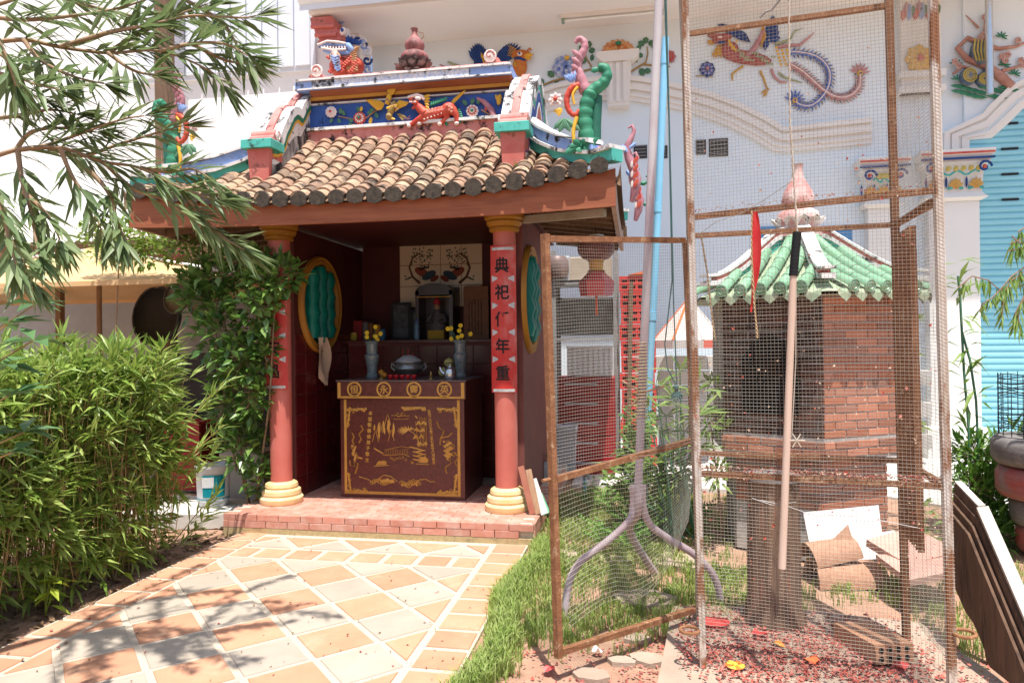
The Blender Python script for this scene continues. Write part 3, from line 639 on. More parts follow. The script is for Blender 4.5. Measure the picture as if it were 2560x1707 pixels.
def side_beast(x, y, z, s, nm):
    g = G(); g.mat(0).tube([(x,y,z-.1),(x+s*.03,y,z),(x+s*.045,y,z+.1),(x+s*.02,y,z+.2),(x-s*.02,y,z+.3),(x-s*.04,y,z+.4),(x,y,z+.48),(x+s*.03,y,z+.55),(x+s*.01,y,z+.6),(x-s*.025,y,z+.58)], [.02,.04,.05,.045,.04,.035,.026,.02,.016,.01], 9)
    g.mat(1)
    for k in range(4): g.petal((x+s*.02,y-.045,z+.02+.07*k), (x+s*.06,y-.05,z+.1+.07*k), .04, (0,-1,0), .08)
    g.mat(4)
    for k in range(3): g.petal((x,y-.05,z+.02+.09*k), (x+s*.01,y-.055,z+.09+.09*k), .025, (0,-1,0), .08)
    g.mat(2).tube([(x+s*.05,y,z+.08),(x+s*.11,y,z+.06),(x+s*.15,y,z+.08),(x+s*.16,y,z+.12),(x+s*.13,y,z+.13)], [.02,.018,.016,.014,.01], 8)
    g.mat(3).petal((x-s*.03,y-.03,z+.34), (x-s*.09,y-.04,z+.42), .05, (0,-1,0)).petal((x-s*.02,y-.03,z+.38), (x+s*.05,y-.04,z+.43), .04, (0,-1,0))
    g.build(nm, [M_pinkrel, M_redp, M_greenp, M_skyblue, M_whiteflower], SH, True, 50)
side_beast(-.05, 6.5, 2.97, 1, 'side_dragon_ornament'); side_beast(-.02, 7.3, 2.93, 1, 'side_dragon_ornament')
# weeds rooted in the roof
g = G()
for i in range(8): a = i*.8; g.leaf((-.98,5.75,3.02), (-.98+.05*math.cos(a), 5.75+.03*math.sin(a), 3.06+.03*(i % 3)), .025, (0,0,1))
M_weed = mat('weed_green', (.14,.3,.03), (.2,.36,.05), 9, .6, trans=.35, island=.25)
tag(g.build('roof_weed', M_weed, loc=(-.98,5.75,3.02)), 'tiny green weed sprouting between roof tiles below a gable pillar', 'weed')
# ================================================================== COUPLET BOARDS
def couplet(cx, z0, z1, chars, miss, label):
    C_ = thing('couplet_board', label, 'sign board', (cx, 5.75, z0), 'couplet boards hung on the shrine columns')
    r = .2; a0 = rad(33); N_ = 13
    def S(a, z, rr=r): return V((cx + rr*math.sin(a), 5.94 - rr*math.cos(a), z))
    g = G(); A2 = [-a0 + 2*a0*i/(N_-1) for i in range(N_)]
    g.grid([[S(a, z, rr) for a in A2] for z, rr in ((z0, r-.016), (z0, r), (z1, r), (z1, r-.016))])
    g.build('board', mat('couplet_red', (.5,.03,.025), (.56,.07,.055), 5, .5, .1, dirt=((.6,.3,.26), .5, .8, 4), stretch=(1,1,.5)), C_, True, 50)
    H = z1 - z0; n_ = len(chars)
    m_ch = mat('ink_black', (.012,.01,.01), None, rough=.6)
    for i, ch in enumerate(chars):
        if ch == ' ': continue
        vs_, fs_ = glyph(ch, .126, .0026, 8); zc = z1 - .055 - (H-.11)*(i+.5)/n_
        g = G(); g.add([S(v.x/r - .04, zc + v.y*1.06, r + .003) for v in vs_], fs_); g.build('character', m_ch, C_)
    for i in range(1, n_):
        zc = z1 - .055 - (H-.11)*i/n_
        for s in (-1, 1):
            g = G(); e = s*a0*.86; g.add([S(e, zc+.028, r+.0025), S(e, zc-.028, r+.0025), S(e - s*.26, zc-.004, r+.0025), S(e - s*.26, zc+.008, r+.0025)], [(0,1,2,3) if s > 0 else (3,2,1,0)]); g.build('foil_corner', M_silver, C_)
    for zc in (z0+.02, z1-.03):
        g = G(); g.grid([[S(a, zz, r+.0025) for a in A2[1:-1]] for zz in (zc-.012, zc+.012)]); g.build('foil_edge', M_silver, C_)
couplet(-1.118, 1.17, 2.41, '典祀仟年重', 0, 'red curved couplet board with five black characters on the column by the rusty cage')
couplet(-3.2, 1.195, 2.36, '  何安昌', 0, 'red curved couplet board partly hidden by vine leaves on the column beside the bucket')
# ================================================================== ALTAR
AL = thing('altar_table', 'maroon granite altar with gold dragons, landscape and inscriptions printed on its front', 'altar', (-2.16, 6.45, .167))
G().bbox(-2.75, -1.56, 6.125, 6.85, .167, 1.08, .002).build('body', M_granite, AL)
HB = G().bbox(-2.77, -1.54, 6.1, 6.87, 1.082, 1.24, .003).build('header', M_granite, AL)
G().bbox(-2.78, -1.53, 6.09, 6.88, 1.242, 1.257, .003).build('table_top', mat('dark_granite_top', (.1,.06,.055), (.14,.09,.085), 30, .35, spec=.5), AL)
yf, yb_ = 6.0975, 6.1225
def gold(poly, y, par, nm='gold_strip'): return G().add([(a, y, b) for a, b in poly], [tuple(range(len(poly)))]).build(nm, M_gold, par)
def rect(a, b, c_, d): return [(a,c_),(b,c_),(b,d),(a,d)]
gold(rect(-2.765,-2.735,1.09,1.235), yf, HB); gold(rect(-1.58,-1.55,1.09,1.235), yf, HB); gold(rect(-2.733,-1.582,1.09,1.108), yf, HB)
gold(rect(-2.715,-2.69,.2,1.075), yb_, AL); gold(rect(-1.625,-1.6,.2,1.075), yb_, AL); gold(rect(-2.688,-1.627,.2,.225), yb_, AL)
for i, ch in enumerate('恒永靈英'):
    cx, cz = -2.6 + i*.2885, 1.172; g = G(); N_ = 28
    g.grid([[(cx + r*math.cos(2*math.pi*k/N_), yf, cz + r*math.sin(2*math.pi*k/N_)) for k in range(N_)] for r in (.072, .056)], True)
    vs_, fs_ = glyph(ch, .085, .0012); g.add([V((cx+v.x, yf, cz+v.y)) for v in vs_], fs_); g.build('gold_medallion', M_gold, HB)
AR = Rf(820, 900, 3.92, 6.1225)
def line(pts, r=2.6): AR.t(pts, r, 1, 4)
def flat(x0_, y0_, x1_, y1_, w_): AR.p(x0_, y0_, x1_, y1_, w_, .5, .08)
def emit(nm): global AR; AR.g.build(nm, M_gold, AL); AR = Rf(820, 900, 3.92, 6.1225)
def curl(x, y, r, a0, turns=1.4, w_=3, s=1):
    line([(x + r*(1-i/16)*math.cos(a0+s*i*turns*6.283/14), y + r*(1-i/16)*math.sin(a0+s*i*turns*6.283/14)) for i in range(15)], w_)
def dragon_corner(cx, cy, sx, sy):
    for i in range(9):
        t = i/8; flat(cx + sx*(10+30*t), cy + sy*(205-190*t), cx + sx*(40+22*t), cy + sy*(190-170*t), 24)
        flat(cx + sx*(10+190*t), cy + sy*(10+20*(1-t)), cx + sx*(35+175*t), cy + sy*(42+10*math.sin(i*2)), 24)
    for i in range(4): curl(cx + sx*(35+50*i), cy + sy*(30+14*(i % 2)), 20, i, 1.3, 3.4, sx)
    for i in range(3): curl(cx + sx*(32+8*(i % 2)), cy + sy*(85+48*i), 18, i*2, 1.3, 3.4, sx)
    emit('gold_corner_dragon')
dragon_corner(165, 452, 1, 1); dragon_corner(1285, 452, -1, 1); dragon_corner(175, 1310, 1, -1); dragon_corner(1285, 1325, -1, -1)
# side immortals with ribbons
def ribbon(pts, off=9):
    line(pts, 3); line([(x+off, y+3) for x, y in pts], 2.4)
ribbon([(320,635),(340,680),(300,720),(320,770),(300,810)]); ribbon([(235,710),(250,750),(235,790),(250,830)])
for i in range(14): flat(225+((i*53)%60), 830+i*10, 255+((i*71)%70), 850+i*11, 20)
for i in range(4): curl(240+i*16, 850+i*35, 22, i, 1.2, 3)
ribbon([(210,980),(215,1030),(260,1040),(250,990),(290,1010),(280,1060),(262,1110)]); flat(290,950,345,965,16); emit('gold_immortal')
ribbon([(1065,600),(1085,660),(1135,690),(1100,770),(1095,830)]); ribbon([(1100,760),(1180,745),(1210,710)])
for i in range(14): flat(1125+((i*53)%70), 790+i*11, 1150+((i*71)%90), 805+i*13, 20)
for i in range(5): curl(1180+(i % 2)*50, 800+i*42, 26, i, 1.3, 3)
ribbon([(1150,960),(1210,1000),(1145,1050),(1160,1110)]); ribbon([(1240,900),(1275,950),(1240,1000),(1260,1040)]); emit('gold_immortal')
# twin phoenix scroll along the foot
line([(305,1140),(350,1155),(400,1170),(440,1205),(500,1160),(550,1125),(620,1140),(680,1190)], 4.5); line([(1050,1188),(1000,1190),(960,1165),(900,1170),(850,1210),(790,1250),(730,1220)], 4.5)
for i in range(8): curl(430+i*24, 1195-14*math.sin(i), 24, i, 1.4, 3.4)
for i in range(8): curl(720+i*24, 1200+14*math.sin(i), 24, i, 1.4, 3.4, -1)
for i in range(10): flat(500+i*14,1150+((i*17)%20),520+i*15,1190+((i*17)%20),16); flat(720+i*16,1210,730+i*16,1240-((i*17)%30),16)
emit('gold_phoenix_scroll')
# landscape: peaks, bamboo, bridge, rocks
for i in range(16):
    x = 455 + ((i*47) % 190); y = 560 + abs(x-585)*.5 + ((i*29) % 70); flat(x, y, x + 8*math.sin(i), y + 70 + (i*13) % 60, 20)
for x, y in ((585,530),(505,600),(620,680),(465,690)): line([(x-30,y+110),(x-10,y+30),(x,y),(x+14,y+40),(x+30,y+110)], 3.4)
line([(620,540),(700,545),(800,545)], 2.6); line([(640,575),(720,580),(790,572)], 2.6); curl(690,530,30,0,1,2.6); curl(730,525,26,0,1,2.6)
line([(885,850),(880,780),(850,720),(790,685)], 4); line([(860,600),(870,720),(900,850)], 2.6)
for i in range(9): a = 2.2 + i*.45; flat(790,685,770+95*math.cos(a),690+50*math.sin(a),12)
for i in range(34):
    x = 850 + (i*41) % 110; y = 540 + (i*67) % 270; flat(x, y, x + 30*math.cos(i), y + 34, 14)
for i in range(16): flat(720+i*15, 452, 735+i*15, 480 + (i*23) % 25, 14)
for i in range(5): line([(900+i*15,560),(905+i*15,700),(910+i*14,850)], 2)
for i in range(14): flat(790+((i*37)%150), 850+i*9, 850+((i*37)%140), 856+i*10, 12)
line([(540,930),(620,930),(680,925),(740,920),(800,945)], 3); line([(560,880),(640,860),(720,845),(800,860)], 2.4)
for i in range(14): line([(560+i*17, 870+6*math.sin(i)), (562+i*17, 928)], 1.5)
for i in range(6): curl(620+i*28, 955+((i*19)%25), 16, i, 1, 2.4)
for i in range(8): flat(445+i*10,855+i*6,490+i*8,890+i*4,12); flat(470+i*14,1035,500+i*10,985-((i*7)%12),10); flat(880+i*12,1010,960+i*4,930+i*6,10)
line([(450,1038),(600,1030)], 3.4); line([(860,1015),(990,1022)], 3.4); curl(825,1000,16,0,1.3,3); emit('gold_landscape')
for txt, (xa, ya, xb, yb2) in (('本堂敬善信弟子敬立', (417,520,383,975)), ('公元二〇〇七年二五七年秋八月吉立', (992,500,1037,1000))):
    for i, ch in enumerate(txt):
        t = i/(len(txt)-1); p = AR.P(xa+(xb-xa)*t, ya+(yb2-ya)*t); vs_, fs_ = glyph(ch, .031 if len(txt) > 12 else .042, .0012)
        AR.g.add([V((p.x+v.x, 6.1215, p.z+v.y)) for v in vs_], fs_)
    emit('gold_inscription')
# ================================================================== THINGS ON THE ALTAR
TZ = 1.258
M_pewter = mat('pewter', (.3,.29,.28), (.2,.19,.18), 20, .35, metal=.7)
M_steel = mat('bright_steel', (.6,.6,.6), None, rough=.25, metal=.9)
M_crystal = mat('cut_glass', (.22,.26,.26), (.12,.15,.15), 40, .15, spec=.8)
def altp(x, Y): return V((onY(820 + x/4.355, 920, Y).x, Y, TZ))
p = altp(880, 6.5); T = thing('incense_burner', 'round pewter incense burner heaped with pale ash on the altar', 'incense burner', p)
G().lathe([(.05,0),(.075,.0),(.06,.03),(.11,.05),(.145,.09),(.14,.12),(.128,.135),(.15,.15),(.15,.16),(.12,.16)], p, 24).build('bowl', M_pewter, T, True, 45)
G().lathe([(.135,.155),(.11,.18),(.05,.215),(.0,.222)], p, 18).build('ash_mound', mat('ash', (.45,.43,.42), (.36,.34,.33), 40, .95, .6), T, True, 80)
for s in (-1, 1): G().tube([p+V((s*.13,0,.11)), p+V((s*.17,0,.14)), p+V((s*.175,0,.1)), p+V((s*.14,0,.07))], .012, 7).build('handle', M_pewter, T, True)
for i in range(6): a = R.uniform(0,6.28); q = p+V((.06*math.cos(a),.05*math.sin(a),.2)); G().tube([q, q+V((R.uniform(-.02,.02),0,R.uniform(.03,.09)))], .002, 4).build('incense_stick', mat('incense_red', (.4,.04,.05)), T)
M_cup = mat('red_cup', (.4,.01,.015), None, rough=.25, spec=.6)
cup = G().lathe([(.0,0),(.014,0),(.02,.008),(.026,.03),(.027,.042),(.024,.042),(.018,.012),(.0,.01)], (0,0,0), 16).build('tea_cup', M_cup, None, True, 50, loc=(0,0,0))
for i, x in enumerate((680, 742, 808, 870, 935)):
    o = inst(cup, altp(x, 6.22)); tag(o, ('glossy red cup farthest from the kettle in the row of five', 'glossy red cup fourth from the kettle in the row of five', 'middle glossy red cup of the row of five on the altar', 'glossy red cup second from the kettle in the row of five', 'glossy red cup closest to the kettle in the row of five')[i], 'cup', 'red cups on the altar')
bpy.data.objects.remove(cup)
p = altp(1330, 6.28); T = thing('kettle', 'small shiny steel kettle at the altar corner beside a flower vase', 'kettle', p)
G().lathe([(0,0),(.055,0),(.06,.01),(.058,.07),(.048,.1),(.035,.11),(.0,.112)], p, 20).build('body', M_steel, T, True, 40)
G().lathe([(.03,.11),(.028,.118),(.008,.122),(.01,.135),(.0,.14)], p, 14).build('lid', M_steel, T, True, 40); G().tube([p+V((-.05,0,.04)), p+V((-.085,0,.07)), p+V((-.1,0,.11))], [.016,.012,.009], 8).build('spout', M_steel, T, True)
G().tube([p+V((-.04,0,.1)), p+V((-.04,0,.15)), p+V((.04,0,.15)), p+V((.04,0,.1))], .005, 6).build('handle', M_black, T, True)
for x, lab in ((480, 'cut glass vase of yellow flowers on the altar beside the red cups'), (1445, 'cut glass vase of yellow flowers on the altar behind the kettle')):
    p = altp(x, 6.5); T = thing('flower_vase', lab, 'vase', p, 'vases on the altar')
    G().lathe([(0,0),(.055,0),(.06,.02),(.045,.05),(.05,.1),(.068,.19),(.072,.22),(.055,.24),(.058,.33),(.075,.36),(.07,.36),(.05,.32)], p, 14).build('glass', M_crystal, T, False)
    g = G()
    for i in range(9):
        gf = G()
        q = p + V((R.uniform(-.13,.1), R.uniform(-.05,.05), R.uniform(.36,.5))); g.tube([p+V((0,0,.3)), q], .003, 4)
        for k in range(6): a = k*1.047; gf.petal(q, q+V((.024*math.cos(a),-.01,.024*math.sin(a))), .022, (0,-1,0))
        gf.build('yellow_flower', mat('flower_yellow', (.75,.5,.02), (.8,.58,.05), 9, .6), T)
        g.leaf(p+V((0,0,.34)), q+V((R.uniform(-.04,.04),0,-.05)), .025, (0,0,1))
    g.build('stems', M_leafrel, T)
M_fruit = mat('pomelo_skin', (.5,.44,.16), (.42,.38,.12), 30, .5, .1); M_orange = mat('orange_skin', (.6,.22,.02), None, rough=.5)
for x, Y_, z, r, m_, lab in ((1318,6.58,.14,.05,M_fruit,'yellow pomelo on top of the others behind the kettle'),(1255,6.55,.05,.05,M_fruit,'yellow pomelo beside the kettle spout'),(1375,6.62,.05,.05,M_fruit,'yellow pomelo tucked behind the kettle'),(1310,6.66,.05,.05,M_fruit,'yellow pomelo at the rear of the pile'),(578,6.5,.055,.028,M_orange,'orange resting upon another beside a glass vase'),(610,6.45,.028,.03,M_orange,'orange lying on the altar near the red cups')):
    q = altp(x, Y_) + V((0,0,z)); g = G().ell(q, (r, r, r*.92), None, 16, 10); g.tube([q+V((0,0,r*.88)), q+V((0,0,r*1.05))], .004, 5)
    tag(g.build('fruit', m_, None, True, loc=altp(x, Y_)), lab, 'fruit', 'fruit offerings on the altar')
for x, lab in ((580, 'short brass candle holder between a vase and the red cups'), (1120, 'short brass candle holder between cups and kettle')):
    p = altp(x, 6.24); tag(G().lathe([(0,0),(.03,0),(.03,.006),(.01,.012),(.012,.03),(.02,.04),(.008,.042),(.008,.07),(0,.07)], p, 14).build('candle_holder', mat('brass', (.4,.27,.1), None, rough=.4, metal=.8), None, True, 40, loc=p), lab, 'candle holder')
# ---- things on the ledge behind
LZ = 1.631
def lp(x, Y): return V((onY(820 + x/4.355, 850, Y).x, Y, LZ))
def lz(y, Y): return onY(1000, 600 + y/4.355, Y).z
M_dkwood = mat('dark_varnish', (.03,.014,.01), (.045,.02,.014), 6, .35, spec=.5)
p = lp(1200, 7.45); T = thing('spirit_niche', 'dark varnished wooden niche with arched top holding a deity figure', 'niche', p); zt = lz(490, 7.45); a, b = lp(1000,7.45).x, lp(1400,7.45).x
G().box(a, b, 7.56, 7.6, LZ, zt-.03).build('back_board', M_dkwood, T)
for x in (a, b-.04): G().box(x, x+.04, 7.3, 7.56, LZ, zt-.08).build('side_post', M_dkwood, T)
g = G(); N_ = 10; cx = (a+b)/2; hw = (b-a)/2; g.prism([(cx-hw,7.3,zt-.13),(cx+hw,7.3,zt-.13)] + [(cx+hw*math.cos(math.pi*i/N_*.9+.15), 7.3, zt-.1+.1*math.sin(math.pi*i/N_*.9+.15)) for i in range(N_+1)], (0,.26,0)); g.build('arched_crown', M_dkwood, T)
G().box(a+.02, b-.02, 7.29, 7.3, zt-.155, zt-.148).build('gilt_line', M_gold, T)
p2 = V((cx, 7.42, LZ)); T2 = thing('deity_figure', 'small seated deity figure in red headdress inside the dark niche', 'figurine', p2)
g = G(); g.mat(1).box(cx-.09,cx+.09,7.36,7.48,LZ+.003,LZ+.1); g.mat(0).lathe([(.09,.1),(.1,.16),(.07,.24),(.045,.3),(.03,.33)], p2, 14, squash=.7); g.mat(2).ell(p2+V((0,0,.36)), (.035,.035,.045)); g.mat(3).lathe([(.042,.385),(.045,.41),(.03,.44),(.012,.47),(0,.48)], p2, 12)
for s in (-1,1): g.mat(0).tube([p2+V((s*.06,0,.27)), p2+V((s*.1,-.03,.2)), p2+V((s*.03,-.07,.19))], [.03,.028,.018], 8)
g.build('robed_body', [mat('dark_robe', (.05,.045,.05), (.12,.1,.1), 30, .5), mat('pedestal_yellow', (.35,.22,.02)), mat('figure_skin', (.3,.17,.1)), mat('head_red', (.35,.02,.03))], T2, True, 50)
for x0_, x1_, y0_, lab, m_ in ((690,905,680,'black framed dark portrait leaning on the ledge beside the niche',M_black),(905,1000,760,'narrow black frame between portrait and niche',M_black)):
    a, b = lp(x0_,7.5).x, lp(x1_,7.5).x; T = thing('picture_frame', lab, 'picture frame', ((a+b)/2,7.5,LZ)); zt = lz(y0_,7.5)
    G().box(a,b,7.5,7.52,LZ,zt).build('frame', M_black, T); G().box(a+.03,b-.03,7.494,7.5,LZ+.03,zt-.03).build('print', mat('dark_print', (.03,.03,.035), (.09,.09,.1), 12, .4), T)
a, b = lp(1480,7.5).x, lp(1750,7.5).x; zt = lz(520,7.5); T = thing('wooden_plaque', 'upright brown wooden plaque with carved columns of writing beside the niche', 'plaque', ((a+b)/2,7.5,LZ))
G().bbox(a,b,7.5,7.53,LZ,zt,.006).build('panel', mat('plaque_brown', (.16,.055,.015), (.2,.075,.02), 6, .5), T); g = G()
for i in range(5):
    for k in range(14): g.box(a+.05+i*.035+R.uniform(0,.01), a+.068+i*.035, 7.498, 7.4995, LZ+.05+k*.028, LZ+.066+k*.028+R.uniform(0,.006))
g.build('carved_lines', mat('plaque_ink', (.05,.02,.01)), T)['kind'] = 'stuff'
a, b = lp(190,7.35).x, lp(375,7.35).x; T = tag(G().bbox(a,b,7.35,7.5,LZ,lz(870,7.35),.004).build('gift_box', mat('gift_red', (.2,.015,.015), (.25,.02,.02), 4, .5), None, loc=((a+b)/2,7.4,LZ)), 'dark red cardboard box at the end of the ledge behind the yellow jar', 'box')
p = lp(282,7.28); T = thing('jar', 'yellow jar with a round lid before the dark red box', 'jar', p); G().lathe([(0,0),(.035,0),(.04,.02),(.038,.06),(.03,.07)], p, 14).build('body', mat('jar_yellow', (.4,.28,.03)), T, True, 40); G().lathe([(.033,.07),(.033,.085),(0,.087)], p, 14).build('lid', M_gold, T, True, 40)
for k, (x, h, m_, lab) in enumerate(((470,.19,mat('tin_brown', (.16,.06,.02)),'tall brown packet on the ledge behind yellow flowers'),(540,.17,mat('tin_orange', (.4,.16,.02)),'orange tin on the ledge beside a blue can'),(595,.12,mat('can_blue', (.03,.12,.2)),'blue can on the ledge next to an orange tin'),(410,.2,mat('packet_grey', (.12,.12,.11)),'grey packet on the ledge behind yellow flowers'))):
    p = lp(x,7.33); g = G().lathe([(0,0),(.032,0),(.034,.006),(.034,h-.006),(.03,h),(.0,h)], p, 14); tag(g.build('offering_tin', m_, None, True, 40, loc=p), lab, 'tin', 'packets and tins on the ledge')
p = lp(968,7.3); T = thing('water_bottle', 'small clear blue water bottle standing between the black frame and the niche', 'bottle', p); G().lathe([(0,0),(.03,0),(.032,.02),(.032,.1),(.027,.115),(.032,.13),(.03,.16),(.012,.19),(.012,.205)], p, 14).build('bottle', mat('bottle_blue', (.12,.2,.28), None, rough=.15), T, True, 40); G().lathe([(.014,.205),(.014,.222),(0,.222)], p, 12).build('cap', mat('cap_blue', (.03,.08,.35)), T, True, 40)
# ---- painted tile mural of pines and peacocks
TM = thing('tile_mural', 'cream tile mural of two peacocks under pine branches on the back wall', 'mural', (-2.2, 7.64, 2.07))
X0, X1, Z0, Z1 = -2.685, -1.715, 2.0, 2.72; sw, sh_ = (X1-X0)/4, (Z1-Z0)/3
M_cr = mat('cream_glaze', (.62,.5,.36), (.6,.48,.34), 3, .25, spec=.5)
G().box(X0-.004, X1+.004, 7.636, 7.643, Z0-.004, Z1+.004).build('tile_bed', M_mgrout, TM)
for i in range(4):
    for j in range(3): G().bbox(X0+i*sw+.003, X0+(i+1)*sw-.003, 7.628, 7.636, Z0+j*sh_+.003, Z0+(j+1)*sh_-.003, .002).build('tile', M_cr, TM)
MU = Rf(820, 600, 4.355, 7.6275)
for s, cx in ((1, 1215), (-1, 1215)):
    def X(x): return cx + s*(x-1215)
    MU.m(0).t([(X(1000),470),(X(920),400),(X(885),300),(X(920),200),(X(990),150),(X(1060),170)], [16,13,12,9,6,4], 0, 5)
    MU.m(1)
    for k in range(46): x = 900 + (k*67) % 250; y = 90 + (k*41) % 110 + (90 if k % 3 == 0 else 0); a = k*1.3; MU.p(X(x), y, X(x+26*math.cos(a)), y+20*math.sin(a), 16, 1, .05)
    for k in range(8): x = 830 + (k*37) % 90; y = 390 + (k*23) % 40; MU.p(X(x), y, X(x+28), y+10, 16, 1, .05)
    MU.m(2).e(X(1020),350,80,42,s*28,3,1).m(3).e(X(1100),385,80,40,-s*25,3,2).m(2).e(X(1160),420,50,26,-s*30,3,3).m(4).t([(X(1000),320),(X(1060),300),(X(1095),300),(X(1090),265)], [14,12,10,5], 2, 6)
MU.build('painting', [mat('paint_bark', (.1,.05,.03)), mat('paint_pine', (.05,.08,.06)), mat('paint_rust', (.22,.05,.03)), mat('paint_peacock', (.03,.06,.1)), M_black], TM)
# rag on the round window
g = G(); rows = []
for i in range(9):
    t = i/8; rows.append([(-3.075 + .02*math.sin(k*2.1+i*.5)+.03*math.sin(k*1.3), 6.42 + (k-3)*(.022 + .014*math.sin(t*3.1)) + .03*t, 1.66 - .4*t - .04*(k % 3)*t) for k in range(7)])
g.grid(rows); tag(g.build('cloth_rag', mat('rag_beige', (.5,.36,.24), (.42,.3,.2), 9, .9), None, True, 80, loc=(-3.08,6.45,1.4)), 'crumpled beige rag hanging from the round window inside the shrine', 'cloth')
# ---- lanterns
def lantern(p, r, lab, skirt=True):
    p = V(p); T = thing('paper_lantern', lab, 'lantern', p, 'round red lanterns')
    M_l = mat('lantern_red', (.08,.012,.014), (.2,.06,.05), 45, .5, detail=3)
    pr = [(.4,-.62),(.72,-.5),(.93,-.25),(1,0),(.93,.25),(.72,.5),(.4,.62)]
    G().lathe([(a*r, b*r) for a, b in pr], p, 24).build('body', M_l, T, True, 50)
    for b in (-.7, .62): G().lathe([(0,b*r),(.42*r,b*r),(.42*r,(b+.1)*r),(0,(b+.1)*r)], p, 20).build('rim', M_ochre if b < 0 else M_silver, T, True, 40)
    G().tube([p+V((0,0,.7*r)), (p.x, p.y, 2.66 if skirt else 2.97)], .004, 5).build('cord', M_black, T)
    if skirt:
        G().lathe([(.38*r,-.72*r),(.36*r,-1.1*r),(.5*r,-1.2*r)], p, 16).build('fringe_cap', M_ochre, T, True, 40)
        G().lathe([(.3*r,-1.1*r),(.95*r,-1.75*r),(.9*r,-2.2*r),(.85*r,-2.5*r),(.0,-2.45*r)], p, 6).build('skirt', mat('skirt_red', (.45,.02,.035), (.5,.05,.06), 4, .25, spec=.6), T)
        G().tube([p+V((0,-.0,-2.45*r)), p+V((0,0,-3.5*r))], [.01,.014], 6).build('tassel', mat('tassel_orange', (.6,.1,.03)), T)
lantern(onY(1490, 622, 6.3), .17, 'round dark red lantern with glossy red skirt and tassel under the shrine eave')
lantern(onY(425, 642, 7.92), .2, 'round dark red lantern hung from the lean-to roof behind the umbrella', False)
# planks stored against the shrine wall
for (xa, ya, xb, w_, m_, lab) in ((1299,1172,1332,.05,mat('plank_brown', (.3,.1,.06), (.38,.15,.1), 6, .7),'reddish brown plank leaning beside the column base'),(1318,1180,1345,.05,M_woodl,'pale brown plank leaning between other boards at the column'),(1330,1205,1362,.06,mat('plank_white', (.7,.68,.62), (.6,.58,.52), 6, .7),'short whitewashed board leaning at the platform edge'),(1345,1245,1368,.06,mat('plank_green', (.12,.34,.2), (.16,.4,.25), 6, .6),'short green painted board at the foot of the whitewashed one')):
    q = onZ(xb, 1285, .17); k = wloc(SH); top = V((q.x - (xb-xa)/290, q.y + .1, .17 + (1285-ya)/300)); q = V((q.x, q.y, .171))
    tag(G().beam(q, top, w_, .018, (0,-1,.2)).build('plank', m_, None, loc=q), lab, 'plank', 'boards leaning by the column')
# ================================================================== BACKGROUND BUILDING
YW = 10.2; SZ = 6.16
BD = thing('temple_building', 'pale blue and white temple building with painted reliefs, arches and teal roller shutter', 'building', (0, YW, 0))
G().box(-4.0, 12, YW, YW+.3, -.05, SZ).build('wall', M_bluewall, BD)
G().box(-4.45, 12.5, 9.0, YW+.3, SZ, SZ+.12).build('soffit', M_soffit, BD)
g = G(); pr = [(9.0, SZ+.12), (8.93, SZ+.02), (8.93, SZ+.1), (8.86, SZ+.14), (8.86, SZ+.2), (8.8, SZ+.24), (8.8, SZ+.36), (8.72, SZ+.42), (8.72, SZ+.62), (9.0, SZ+.62)]
g.grid([[(x, y, z) for y, z in pr] for x in (-4.55, 12.5)]); g.build('cornice', mat('cornice_blue', (.7,.77,.84), (.74,.8,.86), 3, .6), BD)
G().box(-4.5, 12.5, 9.0, 10.6, SZ+.125, SZ+1.4).build('parapet', M_wallwhite, BD)
# tube lamp casing under the soffit
a = onY(1402, 35, 9.75); b = onY(1660, 10, 9.75); TL = thing('tube_lamp', 'long white fluorescent tube lamp fixed under the soffit', 'lamp', (a.x, 9.75, SZ-.1)); z = SZ - .035
G().box(a.x, b.x, 9.72, 9.8, SZ-.045, SZ-.002).build('casing', M_moulding, TL); G().tube([(a.x+.05, 9.76, SZ-.075), (b.x-.05, 9.76, SZ-.075)], .018, 10).build('tube', mat('tube_white', (.8,.82,.8)), TL, True)
for x in (a.x+.03, b.x-.03): G().box(x-.02, x+.02, 9.735, 9.785, SZ-.11, SZ-.046).build('end_socket', mat('socket_green', (.25,.35,.3)), TL)
# arch mouldings on the wall: swept profile
def moulding(path, w_, nm, steps=((0,.05),(.18,.07),(.3,.045),(.45,.085),(.7,.06),(.8,.1),(1,.08)), m=M_moulding):
    # path in (x,z) at wall face; inner edge on the path, growing outward along the left normal
    g = G(); rows = []
    for i, (x, z) in enumerate(path):
        a = path[max(0,i-1)]; b = path[min(len(path)-1,i+1)]; dx, dz = b[0]-a[0], b[1]-a[1]; L_ = math.hypot(dx, dz); nx, nz = -dz/L_, dx/L_
        r = [(x, YW, z)]
        for k, (t, h) in enumerate(steps):
            if k: r.append((x+nx*w_*t, YW-steps[k-1][1], z+nz*w_*t))
            r.append((x+nx*w_*t, YW-h, z+nz*w_*t))
        r.append((x+nx*w_, YW, z+nz*w_)); rows.append(r)
    g.grid(rows); return g.build(nm, m, BD, True, 30)
def wp(x, y): p = onY(x, y, YW-.05); return (p.x, p.z)
arch = [wp(1290,315), wp(1340,290), wp(1400,268), wp(1460,255), wp(1520,250), wp(1580,252), wp(1640,262), wp(1700,275), wp(1760,292), wp(1820,315), wp(1880,345), wp(1930,375), wp(1965,380), wp(2060,370), wp(2180,358)]
moulding(arch, .34, 'arch_moulding')
arch2 = [wp(2424,620), wp(2424,500), wp(2424,350), wp(2480,345), wp(2520,310), wp(2560,270), wp(2640,230), wp(2800,200)]
moulding(arch2, .34, 'arch_moulding')
p = wp(1545, 160); q = wp(1545, 245)
